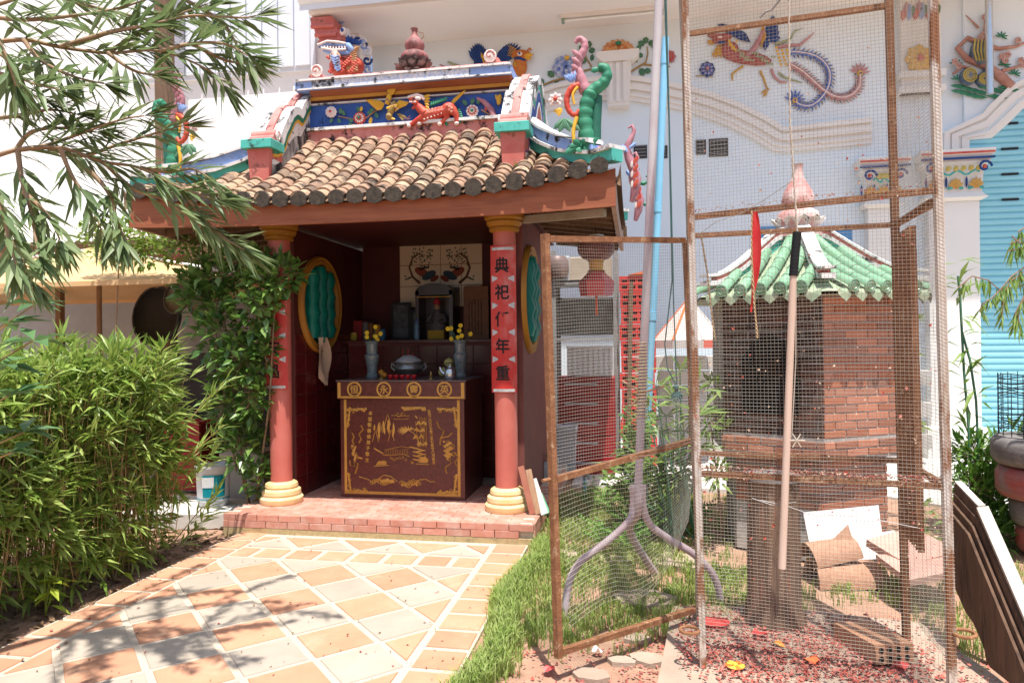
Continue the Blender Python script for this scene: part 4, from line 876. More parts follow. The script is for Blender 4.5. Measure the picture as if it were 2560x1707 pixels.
g = G(); zc = p[1]; g.prism([(p[0]-.3, YW-.22, zc+.13), (p[0]+.3, YW-.22, zc+.13), (p[0]+.3, YW-.22, zc+.05), (p[0]+.2, YW-.22, zc-.02), (p[0]-.2, YW-.22, zc-.02), (p[0]-.3, YW-.22, zc+.05)], (0,.22,0))
g.prism([(p[0]-.19, YW-.17, zc-.02), (p[0]+.19, YW-.17, zc-.02), (p[0]+.15, YW-.17, q[1]-.15), (p[0]-.15, YW-.17, q[1]-.15)], (0,.17,0))
for k in (-.1, 0, .1): g.box(p[0]+k-.025, p[0]+k+.025, YW-.2, YW-.17, q[1]-.1, zc-.03)
g.build('keystone', M_moulding, BD)
# vents, painted-shut panes
for x, y, w_, h in ((1601,378,.095,.095),(1662,378,.04,.09),(1753,366,.07,.105),(1797,367,.13,.125)):
    c_ = wp(x, y); v = G().box(c_[0]-w_, c_[0]+w_, YW-.012, YW, c_[1]-h, c_[1]+h).build('vent', mat('vent_dark', (.04,.04,.045), (.07,.07,.07), 30, .8), BD)
    g = G()
    for i in range(4): g.box(c_[0]-w_+.02, c_[0]+w_-.02, YW-.02, YW-.013, c_[1]-h+.03+i*h*.5, c_[1]-h+.045+i*h*.5)
    g.build('vent_bars', mat('vent_grey', (.2,.2,.2)), v)
for x in (1945, 2090):
    c_ = wp(x, 600); G().box(c_[0]-.22, c_[0]+.22, YW-.015, YW, c_[1]-.2, c_[1]+.2).build('blue_vent', mat('vent_blue', (.06,.25,.5), (.07,.28,.55), 9, .6), BD)
# pilasters with painted capitals
def pilaster(x0_, x1_, ycap, nm='pilaster', low=None):
    a, b = wp(x0_, ycap)[0], wp(x1_, ycap)[0]; zt = wp(x0_, ycap)[1]
    P_ = G().box(a+.06, b-.06, YW-.16, YW, 0, zt-.55).build(nm, M_moulding, BD)
    G().bbox(a-.0, b+.0, YW-.22, YW, 0, .42, .02).build('pilaster_base', M_moulding, P_)
    g = G(); pr = [(0,-.6),(.03,-.57),(.0,-.54)]
    g.grid([[(a+.02-o, YW-.2-o, zt+z), (b-.02+o, YW-.2-o, zt+z), (b-.02+o, YW, zt+z), (a+.02-o, YW, zt+z)] for o, z in ((-.03,-.62),(.04,-.58),(.0,-.54),(-.02,-.5),(.0,-.2),(.06,-.13),(.05,-.09),(.1,-.02),(.1,.03))], True); g.add([(a-.08,YW-.3,zt+.03),(b+.08,YW-.3,zt+.03),(b+.08,YW,zt+.03),(a-.08,YW,zt+.03)], [(0,1,2,3)])
    g.build('capital', M_moulding, P_, True, 30)
    g = G(); yy = YW - .262
    for z, m_ in ((-.1,0),(-.03,1)): g.mat(m_); g.box(a-.07, b+.07, yy-.045, yy-.03 + .02, zt+z, zt+z+.022)
    w_ = b - a; n_ = 3
    for i in range(n_):
        cx = a + w_*(i+.5)/n_; z = zt - .46; yy2 = YW - .205
        g.mat(2)
        for k in range(5): an = rad(30+30*k); g.petal((cx, yy2, z), (cx+.1*math.cos(an), yy2-.02, z+.14*math.sin(an)), .06, (0,-1,0))
        g.mat(3); g.petal((cx-.1, yy2, z-.01), (cx-.02, yy2-.01, z+.03), .05, (0,-1,0)).petal((cx+.1, yy2, z-.01), (cx+.02, yy2-.01, z+.03), .05, (0,-1,0)); g.mat(0).petal((cx-.11,yy2,z+.0), (cx-.11,yy2-.01,z+.16), .03, (0,-1,0))
    for s, cx in ((-1, a+.05), (1, b-.05)):
        g.mat(0); g.tube([(cx + (.085-.006*i)*math.cos(i*.6), yy-.03, zt-.21+(.085-.006*i)*math.sin(i*.6)) for i in range(12)], .016, 6); g.mat(1).ell((cx, yy-.03, zt-.21), (.03,.02,.03))
    g.mat(4)
    for i in range(6): x = a + .14 + (w_-.28)*i/5; g.petal((x, yy-.01, zt-.25), (x+.05, yy-.02, zt-.18), .07, (0,-1,0))
    g.mat(3).tube([(a+.1+(w_-.2)*i/12, yy-.0, zt-.27+.03*math.sin(i*1.3)) for i in range(13)], .014, 5)
    g.build('painted_ornament', [M_navy, M_redp, mat('amber_relief', (.5,.26,.06), (.6,.36,.1), 12, .6), mat('teal_relief', (.05,.32,.3), (.08,.4,.36), 9, .6), mat('olive_yellow', (.45,.35,.08), (.55,.42,.12), 9, .6)], P_, True, 60)
pilaster(2150, 2245, 412); pilaster(2300, 2450, 395)
# upper painted pilaster strip with gold flower
a, b = wp(2250, 200)[0], wp(2350, 200)[0]; zt, zb = wp(2300, 10)[1], wp(2300, 235)[1]
UP = G().box(a, b, YW-.1, YW, zb, SZ-.01).build('upper_pilaster', M_moulding, BD)
for z in (zb, zb+.2): G().box(a-.04, b+.04, YW-.15, YW, z, z+.08).build('string_band', M_moulding, UP)
A = Rf(1860, 0, 2.8, YW-.11); A.flower(1225, 415, 105, 0, 0, 1, 8, 2, 4); A.build('gold_flower', [M_yelp, M_redp], UP)
A = Rf(1860, 0, 2.8, YW-.11); A.m(0)
for i in range(12): A.p(1110+i*22, 150-((i*31)%60), 1116+i*22, 60-((i*47)%60), 40, 3); A.m((i+1) % 4)
A.build('painted_scroll', [M_redp, M_pinkrel, M_skyblue, M_leafrel], UP)
# roller shutter
SHU = bpy.data.objects.new('roller_shutter', None); COL.objects.link(SHU); SHU.parent = BD; SHU.location = (6, 0, 0)
xa = wp(2424, 700)[0] - .02
sl_ = G(); pf = [(0,0),(-.012,.004),(-.02,.03),(-.012,.056),(.0,.062),(.004,.07),(-.004,.075),(.0,.083)]
sl_.grid([[(x, YW-.02+y, z) for y, z in pf] for x in (xa, xa+6)])
a2 = [(xa-.02, SZ-.004)] + [(xa-.02, wp(2424,345)[1])] + [wp(x, y) for x, y in ((2480,340),(2520,305),(2560,265),(2640,225),(2800,195))] + [(12, 5.3), (12, SZ-.004)]
G().prism([(x, YW-.046, z) for x, z in a2], (0,.045,0)).build('arch_spandrel', M_bluewall, BD)
so_ = sl_.build('slat', M_shutter, SHU, True, 40); so_.location.z = 0
for i in range(1, 62): inst(so_, V((6, YW, i*.083)), SHU)
for i in range(7):
    for k in range(5): G().box(xa+.42+k*.82+(.27 if i % 2 else 0)*1.3, xa+.62+k*.82+(.27 if i % 2 else 0)*1.3, YW-.046, YW-.034, 3.35+i*.083*2+.03, 3.35+i*.083*2+.055).build('air_slot', M_black, SHU)
# ---- reliefs on the wall (each a thing of plaster fixed to the wall)
def wallrel(nm, lab, cat, k, mats, draw, ox=1300, oy=0, sc_=2.8, dy=.012):
    A = Rf(ox, oy, sc_, YW - dy); draw(A); c_ = A.P(*k); o = A.g.build(nm, mats, None, True, 60, loc=c_); tag(o, lab, cat); return o
def phoenix1(A):
    A.m(2).e(1960,470,44,60,-10,30,8).e(1985,405,30,40,10,26,10).e(1975,390,62,28,8,24,12)
    A.m(3)
    for i in range(6): A.p(1950,360+i*8,1870-i*4,325+i*14,22,8)
    A.m(0)
    for i in range(9): A.p(1690,470-i*3,1600+i*15,400-110*math.sin(.4+i*.24)+i*3,34,8)
    for i in range(7): A.p(1680+i*4,500-i*4,1640+i*10,440-i*8,30,12)
    for i in range(8): A.p(1800+i*8,440,1830+i*20,300+((i-4)**2)*3,30,6)
    A.m(1)
    for i in range(6): A.p(1720+i*8,480,1690+i*20,370+i*16,22,16)
    A.m(4).e(1745,440,30,70,-12,22,14); A.m(5)
    for i in range(8): A.p(1735+(i%2)*20,395+i*14,1735+(i%2)*20,418+i*14,22,30)
    A.m(1).p(1990,408,2060,396,26,30).p(1990,418,2046,428,18,28); A.m(6).e(1966,398,16,13,0,10,40); A.m(0).e(1966,398,7,7,0,8,52); A.m(3)
    for i in range(7): A.p(1930+i*6,440+i*6,1925+i*12,480+((i*13)%20),16,30)
    A.m(6); A.m(0).e(1965,425,38,14,10,14,22); A.m(2).t([(2020,385),(2015,360),(2030,345),(2040,358)],6,12)
    A.m(5).t([(1700,490),(1600,490),(1530,470),(1455,435)],[16,14,11,4],6).m(7).t([(1480,505),(1440,480),(1400,455)],[10,8,3],6)
wallrel('phoenix_relief', 'blue winged phoenix relief peering over the shrine ridge end', 'wall relief', (1750,450), [M_navy, M_yelp, mat('orange_relief', (.5,.13,.03), (.6,.22,.05), 9, .6), mat('gold_feather', (.6,.34,.05), (.5,.25,.04), 9, .6), mat('rust_relief', (.4,.16,.05), (.5,.25,.1), 12, .6), mat('moss_relief', (.25,.32,.18), (.4,.42,.25), 12, .6), M_whiteflower, M_pinkrel], phoenix1, 600)
def peony_blue(A):
    A.m(3).t([(145,605),(230,570),(330,545),(430,505),(520,480)], [6,7,8,7,5], 4).t([(500,470),(470,420),(455,375)], [6,5,4], 4).t([(520,480),(590,520),(615,535)], 6, 4)
    for x, y, a, L, w_ in ((240,540,140,60,46),(250,570,-70,60,50),(280,580,-100,55,44),(410,430,100,60,48),(430,450,60,55,44),(455,360,140,55,44),(470,345,70,60,46),(480,365,20,50,40),(500,430,80,50,30),(430,520,-90,45,26),(165,590,110,40,24)): A.leaf(x, y, a, L, w_, 2)
    for ring, (r, n_, m_) in enumerate(((100,8,1),(78,8,0),(56,7,1),(36,6,0))):
        A.m(m_)
        for i in range(n_): t = 6.283*(i+.4*ring)/n_; A.p(325+.2*r*math.cos(t), 480+.16*r*math.sin(t), 325+r*math.cos(t), 470+r*.85*math.sin(t), r*.85, 4+ring*10, .3, .6)
    A.m(4).e(335,425,18,14,0,14,50)
wallrel('peony_relief', 'deep blue peony relief with green leaves on the wall under the soffit', 'wall relief', (325,480), [mat('peony_blue', (.03,.1,.42), (.3,.4,.65), 14, .6), mat('peony_pale', (.6,.62,.7), (.2,.28,.55), 18, .6), M_leafrel, mat('twig_relief', (.35,.22,.08), (.42,.28,.12), 9, .6), M_yelp], peony_blue)
def peony_red(A):
    A.m(3).t([(760,515),(830,470),(880,440),(895,380),(890,330)], [7,7,6,5,4], 4).t([(870,455),(940,460),(1050,470)], [6,6,4], 4)
    for x, y, a, L, w_ in ((870,320,150,50,40),(875,310,80,50,42),(900,320,40,50,42),(850,330,200,40,34),(860,400,150,40,36),(930,350,60,50,40),(940,380,20,45,40),(820,440,120,40,36),(840,480,-60,60,46),(870,490,-20,50,40),(940,480,-70,45,32)): A.leaf(x, y, a, L, w_, 2)
    for ring, (r, n_, m_) in enumerate(((125,9,1),(95,8,0),(66,6,1),(40,5,0))):
        A.m(m_)
        for i in range(n_): t = 3.3+3.0*(i+.3*(ring % 2))/n_ if ring < 2 else 6.283*i/n_; A.p(690, 385, 690+r*math.cos(t), 375+r*.8*math.sin(t), r*.6, 4+ring*9, .3, .6)
    A.m(0).p(760,390,815,410,50,4).p(620,390,555,415,44,4); A.m(4).e(690,325,22,14,0,12,50)
wallrel('peony_relief', 'orange red peony relief above the keystone of the arch', 'wall relief', (690,370), [mat('peony_red', (.55,.1,.03), (.75,.4,.12), 16, .6), mat('peony_cream', (.75,.55,.3), (.6,.18,.06), 18, .6), M_leafrel, MATS['twig_relief'], M_greenp], peony_red)
def peony_small(A):
    A.flower(1310,490,58,2,3,0,8,3); A.m(4).t([(1230,535),(1290,530),(1350,540)], 4, 3)
wallrel('flower_spray_relief', 'small violet blue blossom relief beside the phoenix head behind the cage', 'wall relief', (1310,490), [M_pinkrel, M_redp, M_navy, mat('flower_violet', (.2,.22,.5), (.3,.3,.55), 9, .6), MATS['twig_relief']], peony_small)
def phoenix2(A):
    # crop 1740,20 scale 5.113
    A.m(2).e(640,640,330,90,14,50,10).e(430,540,120,110,30,46,12).e(330,400,130,60,-10,44,16)
    A.m(5)
    for i in range(26): x = 520+(i*61)%460; y = 560+(i*37)%130+(x-520)*.12; A.p(x,y,x+34,y+8,34,56)
    A.m(4)
    for i in range(10): x = 400+(i*29)%110; y = 440+(i*41)%140; A.p(x,y,x+30,y+14,40,60)
    for i in range(14): A.p(1000+i*12,520+((i*43)%220),1040+i*12,530+((i*43)%220),40,40)
    A.m(0)
    for i in range(11): A.p(700-i*6,450-i*12,262+i*24,215-50*math.sin(i*.4)+i*14,86,14)
    for i in range(11): A.p(880+i*4,560-i*14,920+i*16,100+((i-4)**2)*8,92,12)
    A.m(3)
    for i in range(7): A.p(830+i*6,540-i*30,850+i*14,200+i*40,46,26)
    A.m(1).t([(650,640),(760,500),(860,300)], [34,40,20], 30)
    A.m(2).t([(330,380),(230,370),(150,350)], [44,34,18], 14); A.m(3).p(230,430,130,440,40,14).p(240,455,150,470,30,12); A.m(3)
    for i in range(6): A.p(290+i*14,470,190+i*24,640+((i*23)%30),28,12)
    A.m(6).e(300,400,34,16,0,14,60); A.m(0).e(320,460,60,12,4,14,50)
    A.m(3).t([(600,750),(520,800),(460,850),(465,930)], [16,14,16,8], 8).t([(820,810),(860,900),(910,1040)], [16,13,12], 8)
    for dx, dy in ((-90,60),(-60,110),(-20,100),(30,10)): A.p(910,1040,910+dx,1040+dy,26,8)
    A.m(5).t([(1010,470),(1150,430),(1220,380),(1260,300),(1370,262)], [20,18,14,12,4], 8).m(7).t([(1050,510),(1200,480),(1320,480),(1420,400),(1510,318)], [22,22,20,16,5], 8).t([(960,790),(1000,890),(1080,950),(1170,950)], [20,18,16,8], 8); A.m(5).t([(1050,830),(1130,890),(1250,930),(1360,960)], [16,14,12,5], 8)
    def plume(pts, m1, m2, w0):
        n_ = 34; P_ = []
        for i in range(n_+1):
            t = i/n_*(len(pts)-1); k = min(int(t), len(pts)-2); f = t-k
            q = [pts[max(k-1,0)], pts[k], pts[k+1], pts[min(k+2,len(pts)-1)]]
            P_.append(tuple(.5*((2*q[1][j]) + (-q[0][j]+q[2][j])*f + (2*q[0][j]-5*q[1][j]+4*q[2][j]-q[3][j])*f*f + (-q[0][j]+3*q[1][j]-3*q[2][j]+q[3][j])*f**3) for j in (0,1)))
        A.m(m1).t(P_, [w0]*(n_-2)+[w0*.8,w0*.6,w0*.3], 8)
        A.m(m2).t(P_, w0*.3, w0*1.0)
        for i in range(1, n_):
            dx, dy = P_[i+1][0]-P_[i-1][0], P_[i+1][1]-P_[i-1][1]; L_ = math.hypot(dx, dy); dx, dy = dx/L_, dy/L_
            for s in (-1, 1):
                A.m(m1 if i % 2 else 8); A.p(P_[i][0], P_[i][1], P_[i][0]+s*(-dy)*w0*2.6+dx*w0*2.0, P_[i][1]+s*dx*w0*2.6+dy*w0*2.0, w0*.62, 6)
        e = P_[-1]; A.m(m1)
        for i in range(7): a = rad(200+i*25); A.p(e[0], e[1], e[0]+w0*5*math.cos(a), e[1]+w0*5*math.sin(a), w0, 6)
        A.m(4).e(e[0], e[1], w0*1.1, w0*1.1, 0, w0, 20); A.m(0).e(e[0], e[1]+8, w0*.5, w0*.5, 0, w0, 34)
    plume([(1180,570),(1400,590),(1580,660),(1690,800),(1700,960),(1620,1130),(1480,1250),(1330,1250),(1260,1190)], 9, 6, 30)
    plume([(1180,720),(1340,810),(1480,930),(1640,1070),(1800,1150),(1960,1130),(2080,1010),(2090,840)], 7, 6, 30)
wallrel('phoenix_relief', 'flying phoenix relief with long curling blue and pink tail plumes behind the cage', 'wall relief', (900,600), [M_navy, M_pinkrel, mat('maroon_relief', (.3,.06,.06), (.4,.12,.1), 12, .6), MATS['gold_feather'], M_yelp, MATS['moss_relief'], M_whiteflower, mat('rose_relief', (.42,.16,.18), (.55,.3,.3), 12, .6), mat('ink_relief', (.06,.06,.08), (.5,.45,.42), 30, .6), mat('plume_blue', (.06,.12,.4), (.14,.22,.5), 12, .6)], phoenix2, 1740, 20, 5.113)
def plum(A):
    # crop 1860,0 scale 2.8
    A.m(0).t([(1870,610),(1790,540),(1700,470),(1560,420),(1490,340),(1560,270),(1690,320),(1780,345),(1900,330),(1970,300)], [30,34,26,22,18,16,16,13,11,8], 8).t([(1690,320),(1680,220),(1685,90)], [12,9,4], 8).t([(1640,200),(1550,110)], [8,3], 6).t([(1800,500),(1880,480),(1960,450)], [14,10,6], 8).t([(1460,520),(1530,470),(1580,480)], [8,12,10], 6)
    A.m(1).e(1640,380,60,90,-8,50,14).e(1560,545,56,60,0,46,14).e(1665,565,50,48,0,40,16).e(1700,530,40,50,0,36,10)
    A.m(2)
    for i in range(5): A.t([(1590+i*22,300+i*4),(1580+i*24,380),(1600+i*20,450)], 6, 62)
    for c_ in ((1560,545,46),(1660,570,36)):
        for i in range(3): A.t([(c_[0]+c_[2]*(1-.3*i)*math.cos(t*.5), c_[1]+c_[2]*(1-.3*i)*math.sin(t*.5)) for t in range(13)], 5, 52)
    A.m(3)
    for i in range(16): A.p(1440+(i*47)%420, 600+(i*13)%80, 1560+(i*47)%420, 612+(i*13)%80, 26, 3)
    for x, y in ((1800,260),(1820,460),(1890,520),(1490,560),(1480,450)):
        for i in range(6): a = rad(-30+i*40); A.p(x, y, x+50*math.cos(a), y-40*math.sin(a), 12, 4)
    A.m(4)
    for x, y in ((1670,250),(1690,200),(1650,270),(1720,270),(1470,440),(1500,470),(1800,400),(1840,390),(1820,430),(1930,430),(1950,460),(1910,290),(1680,130)):
        for i in range(5): a = i*1.257; A.p(x, y, x+26*math.cos(a), y+26*math.sin(a), 26, 14)
wallrel('plum_tree_relief', 'plum tree and blue rock relief beside a steel pole above the teal shutter', 'wall relief', (1660,400), [mat('plum_trunk', (.38,.17,.13), (.48,.26,.2), 10, .6), mat('rock_blue', (.05,.1,.2), (.2,.22,.22), 12, .6), MATS['olive_yellow'], M_greenp, mat('blossom', (.45,.22,.18), (.55,.36,.3), 20, .6)], plum, 1860, 0, 2.8, .06)
wallrel('flower_relief', 'small pink blossom relief at the grey pole under the soffit', 'wall relief', (1045,400), [M_pinkrel, M_redp], lambda A: A.flower(1045,400,50,0,1,1,7,3))
# steel conduit at the right
a = onY(2472, 0, YW-.3); b = onY(2484, 235, YW-.3); tag(G().tube([(a.x,YW-.3,SZ+.0),(a.x,YW-.3,b.z)], .045, 12).build('steel_pipe', M_steel, None, True, loc=(a.x,YW-.3,b.z)), 'shiny steel pipe hanging down before the plum tree relief', 'pipe')
# ---- dragon head bracket
BR = bpy.data.objects.new('dragon_bracket', None); COL.objects.link(BR); BR.parent = BD; BR.location = (-4.3, -.8, 5.5)
def bq(x, y, Y): return onY(600 + x/2.8, y/2.8, Y)
g = G(); pr = [(490,125),(500,190),(520,210),(530,250),(550,270),(565,300),(600,330),(700,320),(710,250),(660,170),(645,115)]
g.prism([bq(x, y, 9.05) for x, y in pr], (0,.5,0)); g.build('maroon_scroll', M_pinkc, BR)
for k, yy in enumerate((190, 250, 300)): G().tube([bq(500+k*26, yy, 9.04), bq(660+k*16, yy-6, 9.04)], .03, 8).build('scroll_step', M_pinkc, BR, True)
A = Rf(600, 0, 2.8, 9.1)
A.m(1).e(700,470,70,62,0,60,0).e(800,465,66,60,0,60,0)
for i in range(40): A.m(1).p(640+(i*37)%210, 420+(i*53)%110, 648+(i*37)%210, 440+(i*53)%110, 20, 66)
A.m(0).t([(572,352),(600,330),(660,325),(720,335),(780,345),(812,380),(800,400)], [8,14,16,20,24,20,10], 40).t([(605,372),(680,392),(760,388),(800,395)], [10,18,18,10], 40)
A.m(2).t([(575,345),(640,318),(720,325),(770,335)], 7, 62).t([(605,366),(680,380),(770,376)], 7, 62)
for i in range(9): A.p(600+i*20,352-4*math.sin(i),604+i*20,372,12,60)
A.m(2).t([(690,395),(700,440),(712,500),(720,525)], [26,24,20,14], 56)
A.m(0)
for i in range(6): A.t([(672+i*6,425+i*18),(700+i*5,440+i*18),(732+i*2,428+i*18)], 5, 82)
A.m(3)
for i in range(11): A.p(790-i*3,395+i*10,858-((i*17)%18),345+i*17,34,44)
for i in range(6): A.p(690+i*5,400,655+i*16,430+((i*13)%20),18,70)
A.m(4)
for i in range(5): A.p(760+i*18,330,775+i*22,262+i*10,30,30)
A.m(2).e(740,240,20,26,20,20,40); A.m(4).e(742,240,10,12,0,14,58)
A.build('dragon_head', [M_skyblue, M_redp, M_whiteflower, mat('dragon_brown', (.38,.17,.08), (.5,.28,.14), 9, .6), M_navy], BR)
A = Rf(600, 0, 2.8, 9.35); A.m(0)
for i, (x, y) in enumerate(((690,200),(740,240),(790,280),(830,300),(870,330),(890,370),(895,430),(900,490),(870,300),(760,300),(710,150),(680,250))):
    A.m(i % 3); A.t([(x+(34-2.4*k)*math.cos(k*.6+i), y+(34-2.4*k)*math.sin(k*.6+i)) for k in range(12)], 8, 12)
A.m(2).e(750,240,28,30,0,20,20); A.build('cloud_scrolls', [M_navy, M_skyblue, mat('scroll_white', (.75,.76,.78)), ], BR)
q = bq(640, 515, 9.05); G().bbox(-4.72, -4.0, 9.05, 9.65, 5.02, 5.2, .01).build('stone_pad', M_moulding, BR)
# ---- white side building with louvred shutters
WBD = thing('white_house', 'bright whitewashed house wall with pale louvred window adjoining the temple', 'building', (-9, 9.75, 0))
G().box(-22, -4.0, 9.7, 10.15, -.05, 9).build('wall', M_wallwhite, WBD)
M_louv = mat('shutter_white', (.66,.7,.76), (.7,.74,.8), 3, .6)
W_ = bpy.data.objects.new('window', None); COL.objects.link(W_); W_.parent = WBD
xr, xl = onY(780, 100, 9.66).x, onY(560, 100, 9.66).x; zb = onY(700, 172, 9.66).z
G().box(xl-1.5, xr+.06, 9.64, 9.7, zb-.06, 8.5).build('frame', M_louv, W_)
nb = 11; wdt = (xr - xl + 1.4) / nb
for i in range(nb): G().bbox(xl-1.4+i*wdt+.012, xl-1.4+(i+1)*wdt-.012, 9.6, 9.64, zb, 8.4, .0).build('shutter_board', M_louv, W_)
# timber post before the wall
a = onY(410, 200, 8.9); tag(G().box(a.x-.09, a.x+.1, 8.82, 9.0, 0, 9).build('timber_post', mat('old_timber', (.12,.08,.055), (.2,.12,.075), 5, .9, .5, 40, stretch=(6,6,1), dirt=((.45,.3,.2), .58, .7, 4)), None, loc=(a.x,8.9,0)), 'tall weathered brown timber post standing before the white house', 'post')
# ================================================================== FIRECRACKER CAGE
FL, FR, BR_, BL = V((.274,3.47,0)), V((1.30,3.294,0)), V((1.348,3.957,0)), V((.313,4.092,0))
CG = thing('mesh_cage', 'tall rusty steel cage wrapped in square wire mesh, littered with firecracker paper', 'cage', (.8, 3.7, .0))
CT = 3.78
def up_(p, z, lean=-.012): return V((p.x + lean*(z-1), p.y, z))
# the cage leans a little to the left towards its top
for p, w_, m_ in ((FL, .03, M_rustw), (FR, .032, M_rustw), (BL, .036, M_rust), (BR_, .034, M_rust)):
    G().beam(up_(p,-.06,-.016), up_(p,CT,-.016), w_, w_, (0,1,0)).build('post', m_, CG)
def U(p, z): return up_(p, z, -.016)
for z in (.955, 2.19, CT-.03, 3.34):
    for a, b, m_ in ((FL,FR,M_rust),(BL,BR_,M_rust),(FL,BL,M_rust),(FR,BR_,M_rust)):
        if z == 3.34 and (a is not BL): continue
        if z == .955 and a is FL and b is BL: continue
        d = (U(b,z)-U(a,z)).normalized()*.018; dz = V((0,0,.045)) if (z == 2.19 and a is FL and b is FR) else V((0,0,0))
        G().beam(U(a,z)+d, U(b,z)-d+dz, .026, .026).build('crossbar', m_, CG)
for z in (2.19,): G().beam(U(FR,z)+V((0,.02,.01)), U(BR_,z-.0)+V((0,-.02,0)), .05, .008).build('flat_bar', M_rust, CG)
def mesh_panel(par, A0, A1, z0, z1, pitch, nm, rw=.00072, bulge=.006, wav=.004, fnA=None):
    # vertical and horizontal wires between two leaning posts
    g = G(); L_ = (A1-A0).length; nu, nv = int(L_/pitch), int((z1-z0)/pitch); nrm = V((-(A1-A0).y, (A1-A0).x, 0)).normalized()
    def Q(u, z):
        p = U(A0, z).lerp(U(A1, z), u); w_ = math.sin(u*math.pi)*bulge*(math.sin(z*2.3)+math.sin(z*5.1+u*3)) ; sx = wav*math.sin(z*3.1+u*9)*math.sin(u*math.pi)
        return p + nrm*w_ + (A1-A0)*(sx/L_) + V((0,0,wav*math.sin(u*7+z*2)))
    ns = 12; mu = 5
    for i in range(nu+1): u = (i+.5)/(nu+1); g.tube([Q(u, z0+(z1-z0)*k/ns) for k in range(ns+1)], rw, 3, False)
    for j in range(nv+1): z = z0+(z1-z0)*(j+.5)/(nv+1); g.tube([Q(k/mu, z) for k in range(mu+1)], rw, 3, False)
    o = g.build(nm, M_wire, par); o['kind'] = 'stuff'; return o
e1 = (FR-FL).normalized()
fo = V((e1.y, -e1.x, 0))*.02
mesh_panel(CG, FL+fo-e1*.02, FR+fo+e1*.02, .16, CT, .0163, 'front_wire_mesh')
sd = (BR_-FR).normalized(); mesh_panel(CG, FR+V((.02,0,0)), BR_+V((.02,0,0)), .16, CT, .0163, 'side_wire_mesh')
mesh_panel(CG, FL-V((.02,0,0)), BL-V((.02,0,0)), 2.2, CT, .0163, 'side_wire_mesh')
mesh_panel(CG, FL-V((.02,-.01,0)), FL.lerp(BL,.12)-V((.02,0,0)), .1, CT, .0163, 'folded_wire_mesh', .001)
# rolled steel lath sheet leaning inside the right rear corner
g = G(); a, b = BR_+V((-.02,-.08,0)), FR.lerp(BR_,.35)+V((-.04,0,0))
for i in range(9): p = a.lerp(b, i/8); g.beam(U(p,.6), U(p,2.12), .03, .004, (0,1,0))
g.build('rusty_lath', M_rust, CG)
# cords, ribbon, hanging pole (things tied to the cage)
def rope(pts, r, n_=6, tw=40):
    g = G(); P_ = [V(p) for p in pts]
    for ph in (0, math.pi):
        path = []
        for i in range(tw+1):
            t = i/tw*(len(P_)-1); k = min(int(t), len(P_)-2); q = P_[k].lerp(P_[k+1], t-k); a = i*1.1+ph; path.append(q + V((math.cos(a)*r*.6, math.sin(a)*r*.6, 0)))
        g.tube(path, r*.62, 5)
    return g
def fp(x, y, off=.05):
    # point just before the front mesh plane
    d = ray(x, y); n_ = V((e1.y, -e1.x, 0)); A0 = FL + n_*(.02+off); t = (A0 - V((0,0,EYE))).dot(n_) / d.dot(n_); return V((0,0,EYE)) + d*t
T = thing('hanging_pole', 'long pale wooden pole with black taped grip hung on a cord before the cage', 'pole', fp(1972, 1420))
a, b, c_ = fp(1955,1420), fp(1983,690), fp(1993,580); G().tube([a, a.lerp(b,.5), b], [.0175,.0165,.0155], 14).build('shaft', mat('pole_wood', (.62,.47,.38), (.56,.41,.32), 6, .6, .1, 40, stretch=(6,6,.6)), T, True, 50)
g = G().tube([b, c_], .0185, 14); g.mat(0)
for k in range(11): q = b.lerp(c_, (k+.5)/11); g.tube([q-(c_-b).normalized()*.008, q+(c_-b).normalized()*.006], .0195, 12)
g.build('taped_grip', M_black, T, True, 50)
rope([c_, fp(1975,300), fp(1972,0), fp(1972,-40)], .0045, tw=120).build('cord', mat('cord_pale', (.5,.44,.36), (.4,.34,.27), 40, .9), T)
G().tube([a.lerp(b,.45)+V((.02,0,0)), a.lerp(b,.7)+V((.025,0,0)), b+V((.01,-.01,0))], .0025, 5).build('string', MATS['cord_pale'], T)
g = G()
for k in range(6): an = k*1.05; q = a.lerp(b,.44)+V((.04,-.01,0)); g.tube([q, q+V((.035*math.cos(an),0,.035*math.sin(an)))], .003, 4)
g.build('knot', MATS['cord_pale'], T)
T = thing('red_ribbon', 'faded red cloth strip and twisted rope dangling from the cage crossbar', 'ribbon', fp(1885, 780, .02))
g = G(); rows = []
for i in range(15):
    t = i/14; y = 530 + 250*t; w_ = 9 + 13*math.sin(min(1,t*1.2)*math.pi)**.7 - 4*t; tw = 1.2*math.sin(t*5)
    p = fp(1888 + 6*math.sin(t*4) - 6*t, y, .025 + .01*math.sin(t*7)); h = w_*.0019*.5
    rows.append([p + V((-h, .004*math.sin(tw), 0)), p + V((-h*.3, -.012*math.cos(tw*2), 0)), p + V((h*.4, .006, 0)), p + V((h, -.008*math.sin(tw+1), 0))])
g.grid(rows); g.build('cloth', mat('ribbon_red', (.62,.035,.04), (.7,.08,.07), 7, .7, trans=.25), T, True, 80)
rope([fp(1880,528,.03), fp(1879,640,.03), fp(1886,760,.03), fp(1894,845,.03)], .0045, tw=70).build('rope', mat('rope_tan', (.52,.38,.22), (.42,.3,.17), 50, .9), T)
tag(rope([fp(1752,585,-.05), fp(1768,680,-.08), fp(1776,760,-.1), fp(1788,850,-.1)], .0045, tw=60).build('rope', MATS['rope_tan'], None, loc=fp(1776,760,-.1)), 'frayed tan rope hanging inside the cage next to its hinge post', 'rope')
